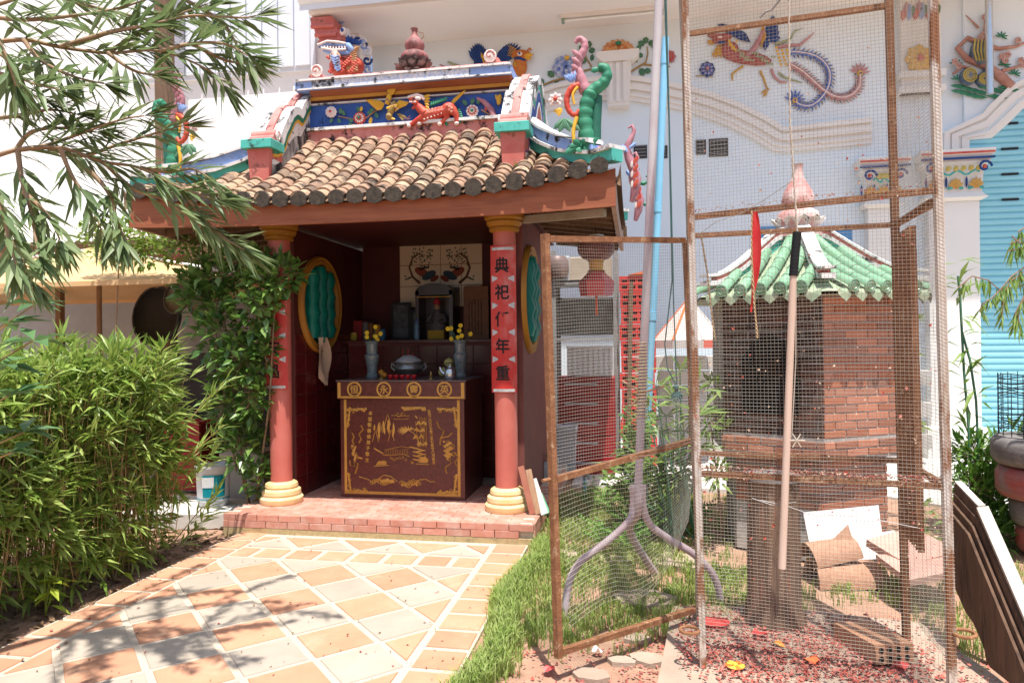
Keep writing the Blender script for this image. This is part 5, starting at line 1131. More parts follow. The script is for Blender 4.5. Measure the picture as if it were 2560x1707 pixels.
# wire ties and debris stuck on the mesh
g = G()
for i in range(230):
    x, y = R.uniform(1740,2340), R.choice([R.uniform(60,1500), R.uniform(900,1450)]); p = fp(x, y, R.uniform(.0,.008)); a = R.uniform(0,6.28); s_ = R.uniform(.002,.0055)*R.choice([1,1,1.7]); g.mat(R.choice([0,1,1,2]))
    g.leaf(p, p + V((math.cos(a)*s_*2.2, -.004, math.sin(a)*s_*2.2)), s_*1.6, (0,-1,.3), .5)
g.build('stuck_paper', [mat('paper_red', (.42,.08,.055), (.48,.15,.11), 20, .9), mat('paper_cream', (.55,.42,.31), (.46,.33,.24), 20, .9), mat('paper_pink', (.5,.22,.17), (.45,.18,.14), 20, .9)], CG)['kind'] = 'stuff'
M_paper = [MATS['paper_red'], MATS['paper_cream'], MATS['paper_pink'], mat('paper_dark', (.26,.06,.055), (.32,.1,.08), 20, .9)]
g = G()
for z, n_, a, b in ((.97, 520, FL, FR), (2.205, 150, FL, FR), (.97, 60, BL, BR_)):
    for i in range(n_):
        u = R.random(); p = U(a, z).lerp(U(b, z + (.045 if z > 2 else 0)), u) + V((R.uniform(-.016,.016), R.uniform(-.02,.016), R.uniform(0,.022))); an = R.uniform(0,6.28); s_ = R.uniform(.003,.007); g.mat(R.choice([0,1,1,2,2,3]))
        g.leaf(p, p + V((math.cos(an)*s_*2, math.sin(an)*s_, R.uniform(-.003,.008))), s_*1.7, (R.uniform(-1,1),-.6,1), .5)
g.build('paper_on_bars', M_paper, CG)['kind'] = 'stuff'
g = G()
for pts in ([(1742,590),(1790,555),(1850,535),(1910,500),(1985,450)], [(1900,1250),(1960,1262),(2040,1290),(2100,1285),(2200,1300),(2300,1320)], [(1880,1245),(1930,1262),(1990,1255)], [(1900,45),(1915,30),(1930,25),(1950,0)]): g.tube([fp(x, y, .0) for x, y in pts], .0016 if pts[0][1] > 50 else .006, 5)
g.build('tie_wire', mat('grey_wire', (.3,.29,.28), None, rough=.5, metal=.5), CG)['kind'] = 'stuff'
# hooks at the feet
for p in (FL, FR):
    q = U(p, .2 if p is FL else .33) + V((-.06 if p is FL else .05, -.01, 0)); G().tube([q + V((.045*math.cos(t*.5), .03*math.sin(t*.5), .006*math.sin(t*.5))) for t in range(14)], .008, 7).build('steel_ring', M_rust, CG, True)
# ---- open door
DO_b, DO_t, DI_b, DI_t = V((-.391,3.30,.12)), V((-.432,3.285,2.085)), V((.335,4.075,.085)), V((.27,4.085,2.165))
DR = thing('cage_door', 'rusty framed mesh door of the cage standing wide open over the grass', 'door', ((-.391+.3)/2, 3.7, 0))
def dq(u, v): return DO_b.lerp(DI_b, u).lerp(DO_t.lerp(DI_t, u), v)
G().beam(dq(0,-.012), dq(0,1.012), .036, .03, (1,1,0)).build('stile', M_rust, DR); G().beam(dq(1,0), dq(1,1), .03, .03, (1,1,0)).build('stile', M_rust, DR)
for v, nm in ((0,'bottom_rail'),(.455,'middle_rail'),(1,'top_rail')):
    vi = .438 if nm == 'middle_rail' else v
    G().beam(dq(.018,vi-(.02 if nm == 'middle_rail' else 0)), dq(.985,v), .03, .028).build(nm, M_rust, DR)
G().tube([dq(-.06,.42), dq(.02,.42)], .009, 8).build('bolt', M_rust, DR)
g = G(); dn = (DI_b-DO_b).cross(V((0,0,1))).normalized()
def dm(u, v): return dq(u, v) + dn*(.012 + .01*math.sin(u*5+v*9)) + V((0,0,.004*math.sin(u*8)))
nu, nv = 60, 66
for i in range(nu): u = .03+.94*i/(nu-1); g.tube([dm(u, .45+.54*k/8) for k in range(9)], .00072, 3, False)
for j in range(nv): v = .45+.54*j/(nv-1); g.tube([dm(.02+.96*k/6, v) for k in range(7)], .00072, 3, False)
# torn lower sheet, hanging slack and slanting
def dl(u, v):
    lo = .06 + .36*max(0, (u-.42))**1.1 + .05*math.sin(u*6); p = dm(u, lo + (.44-lo)*v); return p + dn*(.07*(1-v)*math.sin(u*4+.5)) + V((.0,0,0))
for i in range(nu): u = .03+.94*i/(nu-1); g.tube([dl(u, k/6) for k in range(7)], .00072, 3, False)
for j in range(34): v = j/33; g.tube([dl(.02+.96*k/10, v) for k in range(11)], .00072, 3, False)
g.build('wire_mesh', M_wire, DR)['kind'] = 'stuff'
# ---- concrete slab under the cage and broken slabs
CS = thing('concrete_slab', 'square concrete slab under the cage, covered with red paper shreds', 'slab', (1.0,3.5,0))
g = G(); pts = [(-.05,2.3),(1.75,2.2),(1.62,3.6),(1.52,4.2),(.75,4.32),(.18,4.25),(.12,3.7)]
g.prism([(x, y, -.05) for x, y in pts], (0,0,.07)); g.build('slab', M_conc, CS)
for (x, y, s_, rz0, tz, lab) in ((1610,1500,.24,.3,.05,'large flat stone propped against the cage post by the grass'),(1590,1590,.09,.9,.012,'small pale stone lying below the open door'),(1625,1640,.11,.2,.012,'triangular stone chip among paper shreds'),(1480,1680,.12,.5,.012,'flat tan stone at the edge of the bare soil'),(1555,1645,.08,1.2,.012,'narrow stone shard below the corner of the open door'),(1960,1590,.2,.4,.02,'thin stone piece lying inside the cage'),(1535,1398,.16,.5,.03,'flat stepping stone in the grass near the shrine step'),(1408,1385,.15,.2,.035,'grey stepping stone with a drain hole by the platform'),(1700,1400,.3,.1,.025,'wide concrete flag in the grass behind the stand')):
    c_ = onZ(x, y, .0); n_ = 7; P_ = [(c_.x + s_*(.6+.4*R.random())*math.cos(6.283*k/n_+rz0), c_.y + s_*.75*(.6+.4*R.random())*math.sin(6.283*k/n_+rz0), -.06) for k in range(n_)]
    tag(G().prism(P_, (0,0,tz*.6+.05)).build('stone', M_conc, None, loc=(c_.x,c_.y,0)), lab, 'stone', 'loose stones around the cage')
# perforated brick at the front
c_ = onZ(2190, 1640, .02); T = thing('hollow_brick', 'orange hollow brick with round holes lying inside the cage', 'brick', c_); Mz = rotz(rad(18)) @ Matrix.Rotation(rad(-4), 3, 'X')
G().obox(c_+V((0,.06,.05)), (.2,.34,.09), Mz).build('block', mat('brick_orange', (.42,.2,.11), (.5,.27,.16), 8, .85, .2), T); g = G()
for i in range(4):
    for k in range(2): q = c_+V((0,.06,.05)) + Mz @ V((-.07+.045*i, -.171, -.02+.04*k)); g.tube([q, q+Mz @ V((0,-.003,0))], .013, 10)
g.build('holes', M_black, T)
# ---- stump
p = onZ(1935, 1555, .02); T = thing('wooden_stump', 'upright round wooden stump with flat grey top standing in the cage', 'stump', p)
g = G(); rows = []
for i in range(7):
    z = .8*i/6; rows.append([p + V(((.135 + .012*math.sin(k*2.3+1) + .008*math.sin(k*5) - .01*i/6 + (.03 if i == 0 else 0))*math.cos(6.283*k/20), (.135+.012*math.sin(k*2.3+1)-.01*i/6)*math.sin(6.283*k/20), z)) for k in range(20)])
g.grid(rows, True); g.build('trunk', mat('stump_bark', (.3,.19,.12), (.16,.1,.07), 6, .9, .7, 40, stretch=(5,5,.5), dirt=((.45,.16,.1), .58, .72, 5)), T, True, 60)
G().lathe([(.15,.8),(.15,.825),(0,.828)], p, 20).build('flat_top', mat('grey_disc', (.3,.28,.26), (.22,.2,.19), 12, .8), T, True, 40)
# ================================================================== TRIPOD STAND AND PIPES
ST = thing('pipe_stand', 'grey and mauve steel pole stand on bowed pipe legs behind the open door', 'stand', onZ(1600, 1470, 0))
M_mauve = mat('mauve_paint', (.36,.25,.27), (.5,.42,.42), 6, .6, .1, dirt=((.3,.14,.08), .6, .75, 9)); yS = 4.28
def sq(x, y): return onY(x, y, yS)
M_polew = mat('pole_grey', (.55,.53,.54), (.42,.32,.34), 3, .5, .05, stretch=(1,1,.5), dirt=((.3,.2,.18), .62, .8, 9))
G().tube([sq(1594,1265), sq(1608,900), sq(1650,-60)], .025, 16).build('pole', M_polew, ST, True)
f1 = onZ(1412,1530,0); f2 = onZ(1805,1505,0); f1.z = f2.z = -.03; top = sq(1596,1240)
def leg(f, xs):
    pts = [sq(*xs[0]), sq(*xs[1])]; mid = [V((0,0,0))]; a, b = sq(*xs[1]), f
    for k, (x, y) in enumerate(xs[2:]): t = (k+1)/(len(xs)-1); Yk = yS + (f.y-yS)*t; pts.append(onY(x, y, Yk))
    pts.append(f); S_ = []
    for i in range(len(pts)-1):
        q = [pts[max(i-1,0)], pts[i], pts[i+1], pts[min(i+2,len(pts)-1)]]
        for j in range(5): t = j/5; S_.append(.5*((2*q[1]) + (-q[0]+q[2])*t + (2*q[0]-5*q[1]+4*q[2]-q[3])*t*t + (-q[0]+3*q[1]-3*q[2]+q[3])*t**3))
    return S_ + [pts[-1]]
G().tube(leg(f1, [(1582,1212),(1583,1265),(1570,1305),(1515,1355),(1450,1405),(1422,1460)]), .022, 14).build('leg', M_mauve, ST, True)
G().tube(leg(f2, [(1607,1212),(1608,1265),(1625,1310),(1670,1345),(1735,1385),(1785,1440)]), .022, 14).build('leg', M_mauve, ST, True)
bk_ = V((.1, 4.95, -.03)); G().tube(leg(bk_, [(1596,1215),(1596,1280),(1575,1330)]), .025, 12).build('leg', M_mauve, ST, True)
g = G(); q = sq(1612,960)
for k in range(24): z = 1.27+.011*k; c_ = sq(1607,1000); g.tube([V((sq(1603,1040-k*8).x + .037*math.cos(t*.9), yS+.037*math.sin(t*.9), sq(1603,1040-k*8).z)) for t in range(8)], .004, 4)
g.build('rope_binding', MATS['rope_tan'], ST)
for dx, dz in ((-.12,.07),(.13,.04),(-.1,-.12)): q = sq(1606,960); G().tube([q+V((0,-.02,-.05)), q+V((dx,-.03,dz-.05))], .008, 6).build('twig', M_woodl, ST)
a = onZ(1612, 1165, 0); Yp = 6.3; a = onY(1600, 1290, Yp); b = onY(1675, -80, Yp)
T = thing('blue_pipe', 'tall light blue plastic pipe standing behind the grey pole', 'pipe', (a.x, Yp, 0)); pa = V((onY(1607,1200,Yp).x, Yp, -.03)); pb = onY(1664,95,Yp)
M_pvc = mat('blue_pvc', (.22,.52,.72), (.26,.56,.76), 4, .4); G().tube([pa, onY(1626,900,Yp), onY(1646,500,Yp), pb], .032, 16).build('pipe', M_pvc, T, True)
for y in (150, 520, 790): q = onY(1664-(y-95)*.047, y, Yp); G().tube([q+V((0,0,-.04)), q+V((0,0,.04))], .0365, 14).build('joint', M_pvc, T, True, 40)
g = G(); g.tube([onY(1660,-40,4.9), onY(1672,300,4.9), onY(1680,700,4.9), onY(1662,860,4.9), onY(1668,920,4.9), onY(1690,962,4.9)], .005, 5); g.tube([onY(1664,-40,4.9), onY(1678,500,4.9), onY(1684,760,4.9), onY(1692,960,4.9)], .005, 5)
g.ell(onY(1690,968,4.9), .02, None, 8, 5)
for k in range(10): q = onY(1692,975,4.9); a_ = k*.7; g.tube([q, q+V((.04*math.cos(a_), .03*math.sin(a_), -.03-.05*R.random()))], .006, 4)
tag(g.build('green_cord', mat('cord_green', (.05,.12,.11), (.04,.09,.09), 9, .7), None, loc=onY(1690,968,4.9)), 'thin dark green cord looped and knotted, hanging by the blue pipe', 'cord')
# ================================================================== BRICK FURNACE
FC = V((1.265, 5.9, 0)); FN = thing('joss_furnace', 'hexagonal brick joss paper furnace with green glazed roof and gourd finial', 'furnace', FC)
def hexp(r, k): a = rad(-90 + 60*k); return V((FC.x + r*math.cos(a), FC.y + r*math.sin(a), 0))
M_fm = mat('grey_mortar', (.45,.42,.38), (.34,.31,.28), 20, .9, .2)
M_fb = mat('furnace_brick', (.46,.17,.09), (.5,.21,.12), 9, .8, .2, rnd=.2, c3=[(.5,.19,.1),(.4,.13,.07),(.11,.08,.07),(.5,.21,.13),(.15,.1,.085)], dirt=((.09,.065,.055), .6, .74, 4))
g = G()
for r, z0, z1 in ((.62,0,.76),(.735,.74,.9),(.73,.88,1.98)):
    g.grid([[hexp(r, k)+V((0,0,z)) for k in range(6)] for z in (z0, z1)], True); g.add([hexp(r, k)+V((0,0,z1)) for k in range(6)], [tuple(range(6))]); g.add([hexp(r, k)+V((0,0,z0)) for k in range(6)], [tuple(range(6))[::-1]])
BDY = g.build('core', M_fm, FN)
fb = G(); fb.add([(0,0,0),(.19,0,0),(.188,-.008,.003),(.002,-.008,.003),(.002,-.008,.046),(.188,-.008,.046),(.19,0,.049),(0,0,.049)], [(0,1,2,3),(3,2,5,4),(4,5,6,7),(1,6,5,2),(0,3,4,7)])
fb = fb.build('brick', M_fb, None, loc=(0,0,0)); nb_ = 0
shade_me = fb.data.copy(); shade_me.materials[0] = mat('shaded_brick', (.13,.05,.032), (.05,.03,.025), 5, .9, .2, rnd=.25, dirt=((.02,.016,.015), .45, .65, 3))  # darker brick copy: the eave's shade on one face put into the colour
for face in (5, 0):
    for tier, (r, z0, nrow) in enumerate(((.62, .02, 13), (.74, .765, 2), (.73, .9, 18))):
        a, b = hexp(r, face), hexp(r, face+1); d = b-a; L_ = d.length; d.normalize(); ang = math.atan2(d.y, d.x)
        for j in range(nrow):
            if face == 5 and tier == 0 and j < 6: continue
            off = .1 if j % 2 else 0; x = -off
            while x < L_ - .01:
                xa_, xb_ = max(x, .0), min(x+.19, L_)
                if xb_-xa_ > .02 and nb_ < 300:
                    o = inst(fb, a + d*xa_ + V((0,0,z0+j*.0585)) + V((0,0,0)), FN, (0,0,ang), ((xb_-xa_)/.19,1,1)); nb_ += 1
                    if face == 5 and tier == 2: o.data = shade_me
                x += .198
bpy.data.objects.remove(fb)
a_, b_ = hexp(.748, 5), hexp(.748, 6); g = G(); d_ = (b_-a_).normalized(); n2 = V((d_.y, -d_.x, 0))*.012
q_ = [a_.lerp(b_, t) + n2 + V((0,0,z)) for t, z in ((.22,1.05),(.78,1.05),(.78,1.45),(.66,1.58),(.5,1.63),(.34,1.58),(.22,1.45))]; g.add(q_, [tuple(range(7))]); g.build('shade_arch', mat('shade_dark', (.006,.006,.006), None, rough=.95), FN)  # black arch added here, the shade of this face put into its shape
# roof: six slopes of tube tiles
def frz(r): t = (r-.15)/.8; return 2.4 - .62*t + .16*t*t
M_gt = mat('green_glaze', (.16,.33,.19), (.24,.42,.27), 7, .3, .05, spec=.6, rnd=.12, dirt=((.5,.5,.38), .6, .76, 14))
M_gt2 = mat('green_glaze_worn', (.24,.36,.22), (.42,.46,.32), 10, .55, .2, dirt=((.2,.2,.14), .6, .75, 14))
FRF = bpy.data.objects.new('roof', None); COL.objects.link(FRF); FRF.parent = FN; FRF.location = (0,0,2)
g = G(); g.grid([[hexp(r, k)+V((0,0,frz(r)-.03)) for k in range(6)] for r in (.14,.4,.65,.93)], True); g.add([hexp(.93,k)+V((0,0,frz(.93)-.05)) for k in range(6)], [tuple(range(6))[::-1]]); g.build('underlay', M_gt2, FRF)
seg = G(); seg.grid([[(.043*s_*math.cos(t), y, .043*s_*math.sin(t)) for t in [math.pi*k/8 for k in range(9)]] for y, s_ in ((0,1.06),(.012,1.06),(.013,1),(.17,.96))]); seg = seg.build('tube_tile', M_gt, None, True, 50, loc=(0,0,0))
end = G(); end.lathe([(.0,.016),(.02,.012),(.024,.018),(.036,.01),(.04,.018),(.047,.016),(.047,0),(0,0)], (0,0,0), 16, Matrix.Rotation(rad(90),3,'X')); end = end.build('tile_end', M_gt, None, True, 40, loc=(0,0,0))
drip = G(); drip.add([(-.06,0,.03),(.06,0,.03),(.055,0,-.015),(.0,0,-.062),(-.055,0,-.015),(0,-.012,.0)], [(0,5,1),(1,5,2),(2,5,3),(3,5,4),(4,5,0)]); drip.mat(0); drip = drip.build('drip_tile', M_gt2, None, False, loc=(0,0,0))
for face in (4, 5, 0, 1):
    m1, m2 = hexp(1, face), hexp(1, face+1); out = ((m1+m2)/2 - FC); out.z = 0; out.normalize(); side = V((-out.y, out.x, 0)); ap = .93*math.cos(rad(30)); ang = math.atan2(out.y, out.x) - rad(90) + math.pi
    for k in range(-3, 4):
        sx = k*.142
        if abs(sx) > .45: continue
        # where the row meets the hip
        amax = ap + .015; amin = max(.14, abs(sx)/math.tan(rad(30)) + .07); a_ = amax; first_ = True
        while a_ > amin + .04:
            p1 = FC + out*a_ + side*sx; z1 = frz(a_/math.cos(rad(30))*.99); z2 = frz((a_-.15)/math.cos(rad(30))*.99); sl2 = math.atan2(z2-z1, .15); p1.z = z1 + .012
            inst(seg, p1, FRF, (sl2, 0, ang))
            if first_: inst(end, p1 + out*.002, FRF, (sl2*.3, 0, ang)); first_ = False
            a_ -= .15*math.cos(sl2)
        if k < 3:
            p1 = FC + out*(amax+.0) + side*(sx+.071); p1.z = frz(amax/math.cos(rad(30)))-.035; inst(drip, p1, FRF, (rad(-12), 0, ang))
for o in (seg, end, drip): bpy.data.objects.remove(o)
for k in range(6):
    d = (hexp(1,k)-FC); d.z = 0; d.normalize(); sd_ = V((-d.y,d.x,0))
    pts0 = [FC + d*r + V((0,0,z)) for r, z in ((.12,2.47),(.25,2.415),(.4,2.3),(.55,2.19),(.68,2.11),(.8,2.065),(.9,2.06))]
    for zb, zt, hw, m_, nm in ((-.14,-.055,.03,M_teal,'teal_band'),(-.055,-.02,.045,M_white,'ridge_white'),(-.02,.01,.038,M_pinkc,'ridge_pink'),(.01,.03,.048,M_white,'ridge_coping')):
        pts = pts0[:5] if nm == 'teal_band' else pts0[:6] if nm == 'ridge_pink' else pts0
        rows = [[p+sd_*hw+V((0,0,zb)), p-sd_*hw+V((0,0,zb)), p-sd_*hw+V((0,0,zt)), p+sd_*hw+V((0,0,zt))] for p in pts]
        g = G(); g.grid(rows, True); g.add(rows[0], [(0,1,2,3)]); g.add(rows[-1], [(3,2,1,0)]); g.build(nm, m_, FRF, True, 40)
FF = bpy.data.objects.new('gourd_finial', None); COL.objects.link(FF); FF.parent = FN; FF.location = (0,0,2.4)
G().lathe([(.2,2.4),(.2,2.44),(.14,2.46),(.15,2.5),(.165,2.54),(.155,2.6),(.11,2.63),(.12,2.66),(.125,2.7),(.11,2.77),(.07,2.84),(.045,2.89),(.038,2.95),(.045,2.985),(.048,2.99),(0,2.992)], FC, 24).build('gourd', mat('gourd_pink', (.55,.24,.22), (.66,.55,.5), 8, .7, .2, dirt=((.16,.11,.1), .6, .72, 12)), FF, True, 50)
for i in range(12): a = i*.5236; G().petal(FC+V((.12*math.cos(a),.12*math.sin(a),2.45)), FC+V((.21*math.cos(a),.21*math.sin(a),2.56)), .1, (-math.cos(a),-math.sin(a),.6), .3, .6).build('lotus_petal', M_white, FF, True, 80)
# ---- things leaning on the furnace
def slabq(name, lab, cat, pts, th, m_, grp=None):
    P_ = [V(p) for p in pts]; n_ = (P_[1]-P_[0]).cross(P_[2]-P_[0]).normalized(); g = G().prism(P_, n_*th); c_ = sum(P_, V((0,0,0)))/len(P_); c_.z = min(p.z for p in P_); return tag(g.build(name, m_, None, loc=c_), lab, cat, grp)
slabq('white_board', 'white board leaning against the lower brickwork of the furnace', 'board', [onY(2034,1410,5.02), onY(2215,1405,5.06), onY(2196,1262,5.16), onY(2008,1280,5.12)], -.012, mat('board_white', (.78,.76,.73), (.7,.68,.65), 5, .7), None)
slabq('grey_mat', 'grey patterned panel lying behind the brown roof tiles', 'panel', [onY(2100,1400,5.0), onY(2240,1395,5.05), onY(2236,1325,5.25), onY(2160,1335,5.25)], -.01, mat('mat_grey', (.4,.4,.42), (.55,.55,.56), 60, .8))
slabq('pink_flagstone', 'large pinkish stone slab tilted beside the tile pile', 'slab', [onY(2165,1365,4.9), onY(2270,1430,4.6), onY(2390,1395,4.8), onY(2380,1385,4.85), onY(2280,1335,5.1)], .05, mat('flag_pink', (.5,.28,.22), (.55,.34,.27), 6, .85, .3))
slabq('pink_flagstone', 'pinkish stone slab under the tilted one at the tile pile', 'slab', [onY(2190,1400,4.75), onY(2275,1465,4.4), onY(2400,1440,4.5), onY(2390,1400,4.8)], .04, MATS['flag_pink'])
M_bt = mat('brown_clay', (.36,.19,.12), (.44,.25,.16), 30, .85, .4)
def halftile(name, c_, r, L_, Mx, lab):
    g = G(); n_ = 10; rows = []
    for y, k in ((0,1),(L_,.85)):
        rows.append([V(c_)+Mx @ V((k*r*math.cos(math.pi*i/n_), y, k*r*math.sin(math.pi*i/n_))) for i in range(n_+1)])
    rows.append([V(c_)+Mx @ V((.85*.85*r*math.cos(math.pi*i/n_), L_, .85*.85*r*math.sin(math.pi*i/n_))) for i in range(n_+1)]); rows.append([V(c_)+Mx @ V((.87*r*math.cos(math.pi*i/n_), 0, .87*r*math.sin(math.pi*i/n_))) for i in range(n_+1)]); rows.append(rows[0])
    g.grid(rows); return tag(g.build(name, M_bt, None, True, 40, loc=c_), lab, 'roof tile', 'clay tiles heaped by the furnace')
c0 = onZ(2120, 1462, .0)
halftile('clay_tile', c0 + V((-.2,.1,-.02)), .16, .42, rotz(rad(-84)), 'broad curved clay tile at the bottom of the heap')
halftile('clay_tile', c0 + V((-.21,.12,.1)), .13, .32, rotz(rad(-78)) @ Matrix.Rotation(rad(10),3,'X'), 'curved clay tile resting on the broad one')
slabq('clay_shard', 'pointed clay tile shard standing on top of the heap', 'roof tile', [onY(2066,1385,4.98), onY(2138,1372,4.98), onY(2118,1312,5.04), onY(2074,1355,5.02)], .03, M_bt, 'clay tiles heaped by the furnace')
# ================================================================== RIGHT EDGE: TYRES, BOARDS, PIPES
T0 = V((3.02, 5.75, 0)); M_tyre = mat('tyre_rubber', (.16,.145,.14), (.24,.22,.21), 7, .85, .3, 40, dirt=((.36,.3,.27), .58, .75, 5)); M_tyrer = mat('tyre_red', (.45,.09,.07), (.3,.2,.19), 5, .8, .3, dirt=((.35,.3,.28), .52, .7, 6)); z = 0
for i, (r, h, m_, lab) in enumerate(((.26,.2,M_tyrer,'worn tyre with red paint at the bottom of the planter stack'),(.3,.2,M_tyre,'grey tyre second from the ground in the planter stack'),(.38,.24,M_tyrer,'wide tyre with a red smear below the top one'),(.42,.22,M_tyre,'widest grey tyre on top of the planter stack'))):
    T = thing('tyre', lab, 'tyre', T0+V((0,0,z)), 'tyre planter stack'); c_ = T0+V((.02*math.sin(i*3),0,z))
    G().lathe([(r*.6,.02*h),(r*.75,.0),(r*.93,.05*h),(r,.25*h),(r*1.0,.5*h),(r,.75*h),(r*.93,.95*h),(r*.75,h),(r*.6,.97*h),(r*.62,.5*h),(r*.6,.02*h)], c_, 40).build('tread', m_, T, True, 60)
    for k in (.32,.5,.68): G().lathe([(r*1.002,h*k-.006),(r*.985,h*k),(r*1.002,h*k+.006)], c_, 40).build('groove', M_black, T, True, 80)
    z += h + .001
TC = thing('wire_basket', 'black wire mesh guard standing on the tyre planter', 'wire guard', T0+V((0,0,z))); M_bw = mat('black_wire', (.02,.025,.03), None, rough=.6)
g = G(); rr = .36
for k in range(13): zz = z + .02 + k*.03 + (.05 if k > 6 else 0); g.tube([T0+V((rr*math.cos(t*.2618)*(1+.02*math.sin(t*3+k)), rr*math.sin(t*.2618), zz+.015*math.sin(t+k))) for t in range(25)], .0035, 4)
for k in range(24): a = k*.2618; g.tube([T0+V((rr*math.cos(a), rr*math.sin(a), z)), T0+V((rr*math.cos(a), rr*math.sin(a), z+.46))], .0035, 4)
g.build('wires', M_bw, TC)['kind'] = 'stuff'; G().tube([T0+V((-.12,-.36,z-.1)), T0+V((-.12,-.36,z+.5))], .012, 8).build('stake', M_woodl, TC)
g = G()
for k in range(40): a = R.uniform(0,6.28); q = T0+V((R.uniform(-.25,.25), R.uniform(-.25,.25), z)); g.leaf(q, q+V((.12*math.cos(a), .12*math.sin(a), R.uniform(.02,.2))), .04, (0,0,1), .2)
tag(g.build('planter_seedling', mat('seedling_leaf', (.05,.12,.03), (.1,.2,.05), 9, .6, trans=.3), None, loc=T0+V((0,0,z))), 'small leafy seedling growing inside the tyre planter guard', 'plant')
M_bd = mat('weathered_board', (.17,.1,.065), (.11,.065,.042), 4, .9, .5, 30, stretch=(3,3,.6), dirt=((.05,.032,.024), .5, .66, 3))
BS = thing('board_stack', 'stack of old tabletops with a pale worn edge leaning beside the cage', 'boards', (1.9, 3.6, 0))
def by(x, y, Y): return onY(x, y, Y)
M_edge = mat('pale_edge', (.62,.58,.53), (.45,.4,.34), 10, .8, .2, stretch=(1,1,9))
for k in range(4):
    o_ = V((-.018*k, -.01*k, -.03*k)); c1, c2, c3_, c4, c5 = (by(x, y, Y_)+o_ for x, y, Y_ in ((2396,1208,4.15),(2456,1270,3.75),(2640,1690,3.2),(2560,1700,3.45),(2398,1430-14*k,4.05)))
    nrm_ = (c2-c1).cross(c3_-c2).normalized(); pts_ = [c1, c2, c3_, c4.lerp(c3_, .12*k)] + [c4.lerp(c5, t) + V((0,0,R.uniform(-.05,.03))) for t in (.2,.35,.5,.65,.8)] + [c5]
    if k == 0:
        G().prism(pts_, nrm_*-.02).build('tabletop', M_bd, BS); G().beam(c1, c2, .03, .03, nrm_).build('pale_edge', M_edge, BS); G().beam(c2, c3_, .03, .05, nrm_).build('pale_edge', M_edge, BS)
    else: G().prism([p.lerp(c5, .04*k) for p in pts_], nrm_*-.012).build('board_layer', M_bd, BS)
G().tube([onZ(2478,1650,.0)+V((0,0,-.02)), onZ(2478,1650,0)+V((-.02,.05,.28)), by(2420,1420,3.95), by(2400,1330,4.1)], .02, 8).build('prop_leg', M_wood, BS, True)
for k, lab in ((0,'rusty brown steel pipe lying on the ground under the leaning boards'),(1,'second brown pipe lying alongside the first below the boards')):
    a, b = onZ(2482+k*16, 1580+k*4, .02), onZ(2600+k*30, 1760, .02); a.z = b.z = .0; tag(G().tube([a, b], .022, 12).build('steel_pipe', mat('pipe_brown', (.3,.2,.14), (.4,.28,.2), 5, .7), None, True, loc=a), lab, 'pipe', 'pipes on the ground by the boards')
# ================================================================== RACK AND CRATES RIGHT OF THE SHRINE
Yr = 8.8
def rx(x): return onY(x, 850, Yr).x
RK = thing('storage_rack', 'grey slotted steel rack loaded with dark kitchen gear behind the cage door', 'rack', (rx(1470), Yr+.25, 0)); M_ang = mat('slotted_steel', (.34,.34,.33), (.26,.25,.24), 30, .6, metal=.3)
zt = onY(1537, 622, Yr).z
for x, y in ((rx(1540),Yr),(rx(1385),Yr),(rx(1540),Yr+.5),(rx(1385),Yr+.5)): G().box(x-.03, x+.03, y-.006, y, 0, zt).box(x+.024, x+.03, y+.0005, y+.04, 0, zt).build('upright', M_ang, RK)
for y in (705, 845): z = onY(1470, y, Yr).z; G().box(rx(1385), rx(1540), Yr+.002, Yr+.5, z-.03, z).build('shelf', M_ang, RK)
def boxq(nm, lab, cat, x0_, x1_, y0_, y1_, Y0_, dep, m_, grp=None):
    a, b = onY(x0_, y1_, Y0_), onY(x1_, y0_, Y0_); return tag(G().bbox(a.x, b.x, Y0_, Y0_+dep, a.z, b.z, .01).build(nm, m_, None, loc=((a.x+b.x)/2, Y0_+dep/2, a.z)), lab, cat, grp)
M_dk = mat('sooty_metal', (.03,.03,.03), (.05,.048,.045), 9, .5)
boxq('gas_stove', 'sooty black stove box on the middle shelf of the rack', 'stove', 1392, 1532, 742, 838, Yr+.03, .4, M_dk)
boxq('cardboard_box', 'beige carton on the top shelf of the rack', 'box', 1425, 1528, 640, 700, Yr+.1, .35, mat('carton_beige', (.5,.42,.32), (.44,.36,.27), 6, .8))
boxq('grey_panel_box', 'pale grey appliance on the top shelf behind the door frame', 'appliance', 1375, 1424, 640, 702, Yr+.1, .35, mat('appliance_grey', (.5,.52,.54), None, rough=.5))
c_ = onY(1393, 690, Yr+.05); T = tag(G().lathe([(0,0),(.12,0),(.15,.05),(.15,.2),(.12,.26),(.03,.28),(0,.28)], V((c_.x,Yr+.05,c_.z-.02)), 18).build('steel_pot', mat('pot_brown', (.28,.2,.18), None, rough=.35, metal=.4), None, True, 40, loc=(c_.x,Yr+.05,c_.z)), 'dull brown cooking pot at the rack upright beside the shrine wall', 'pot')
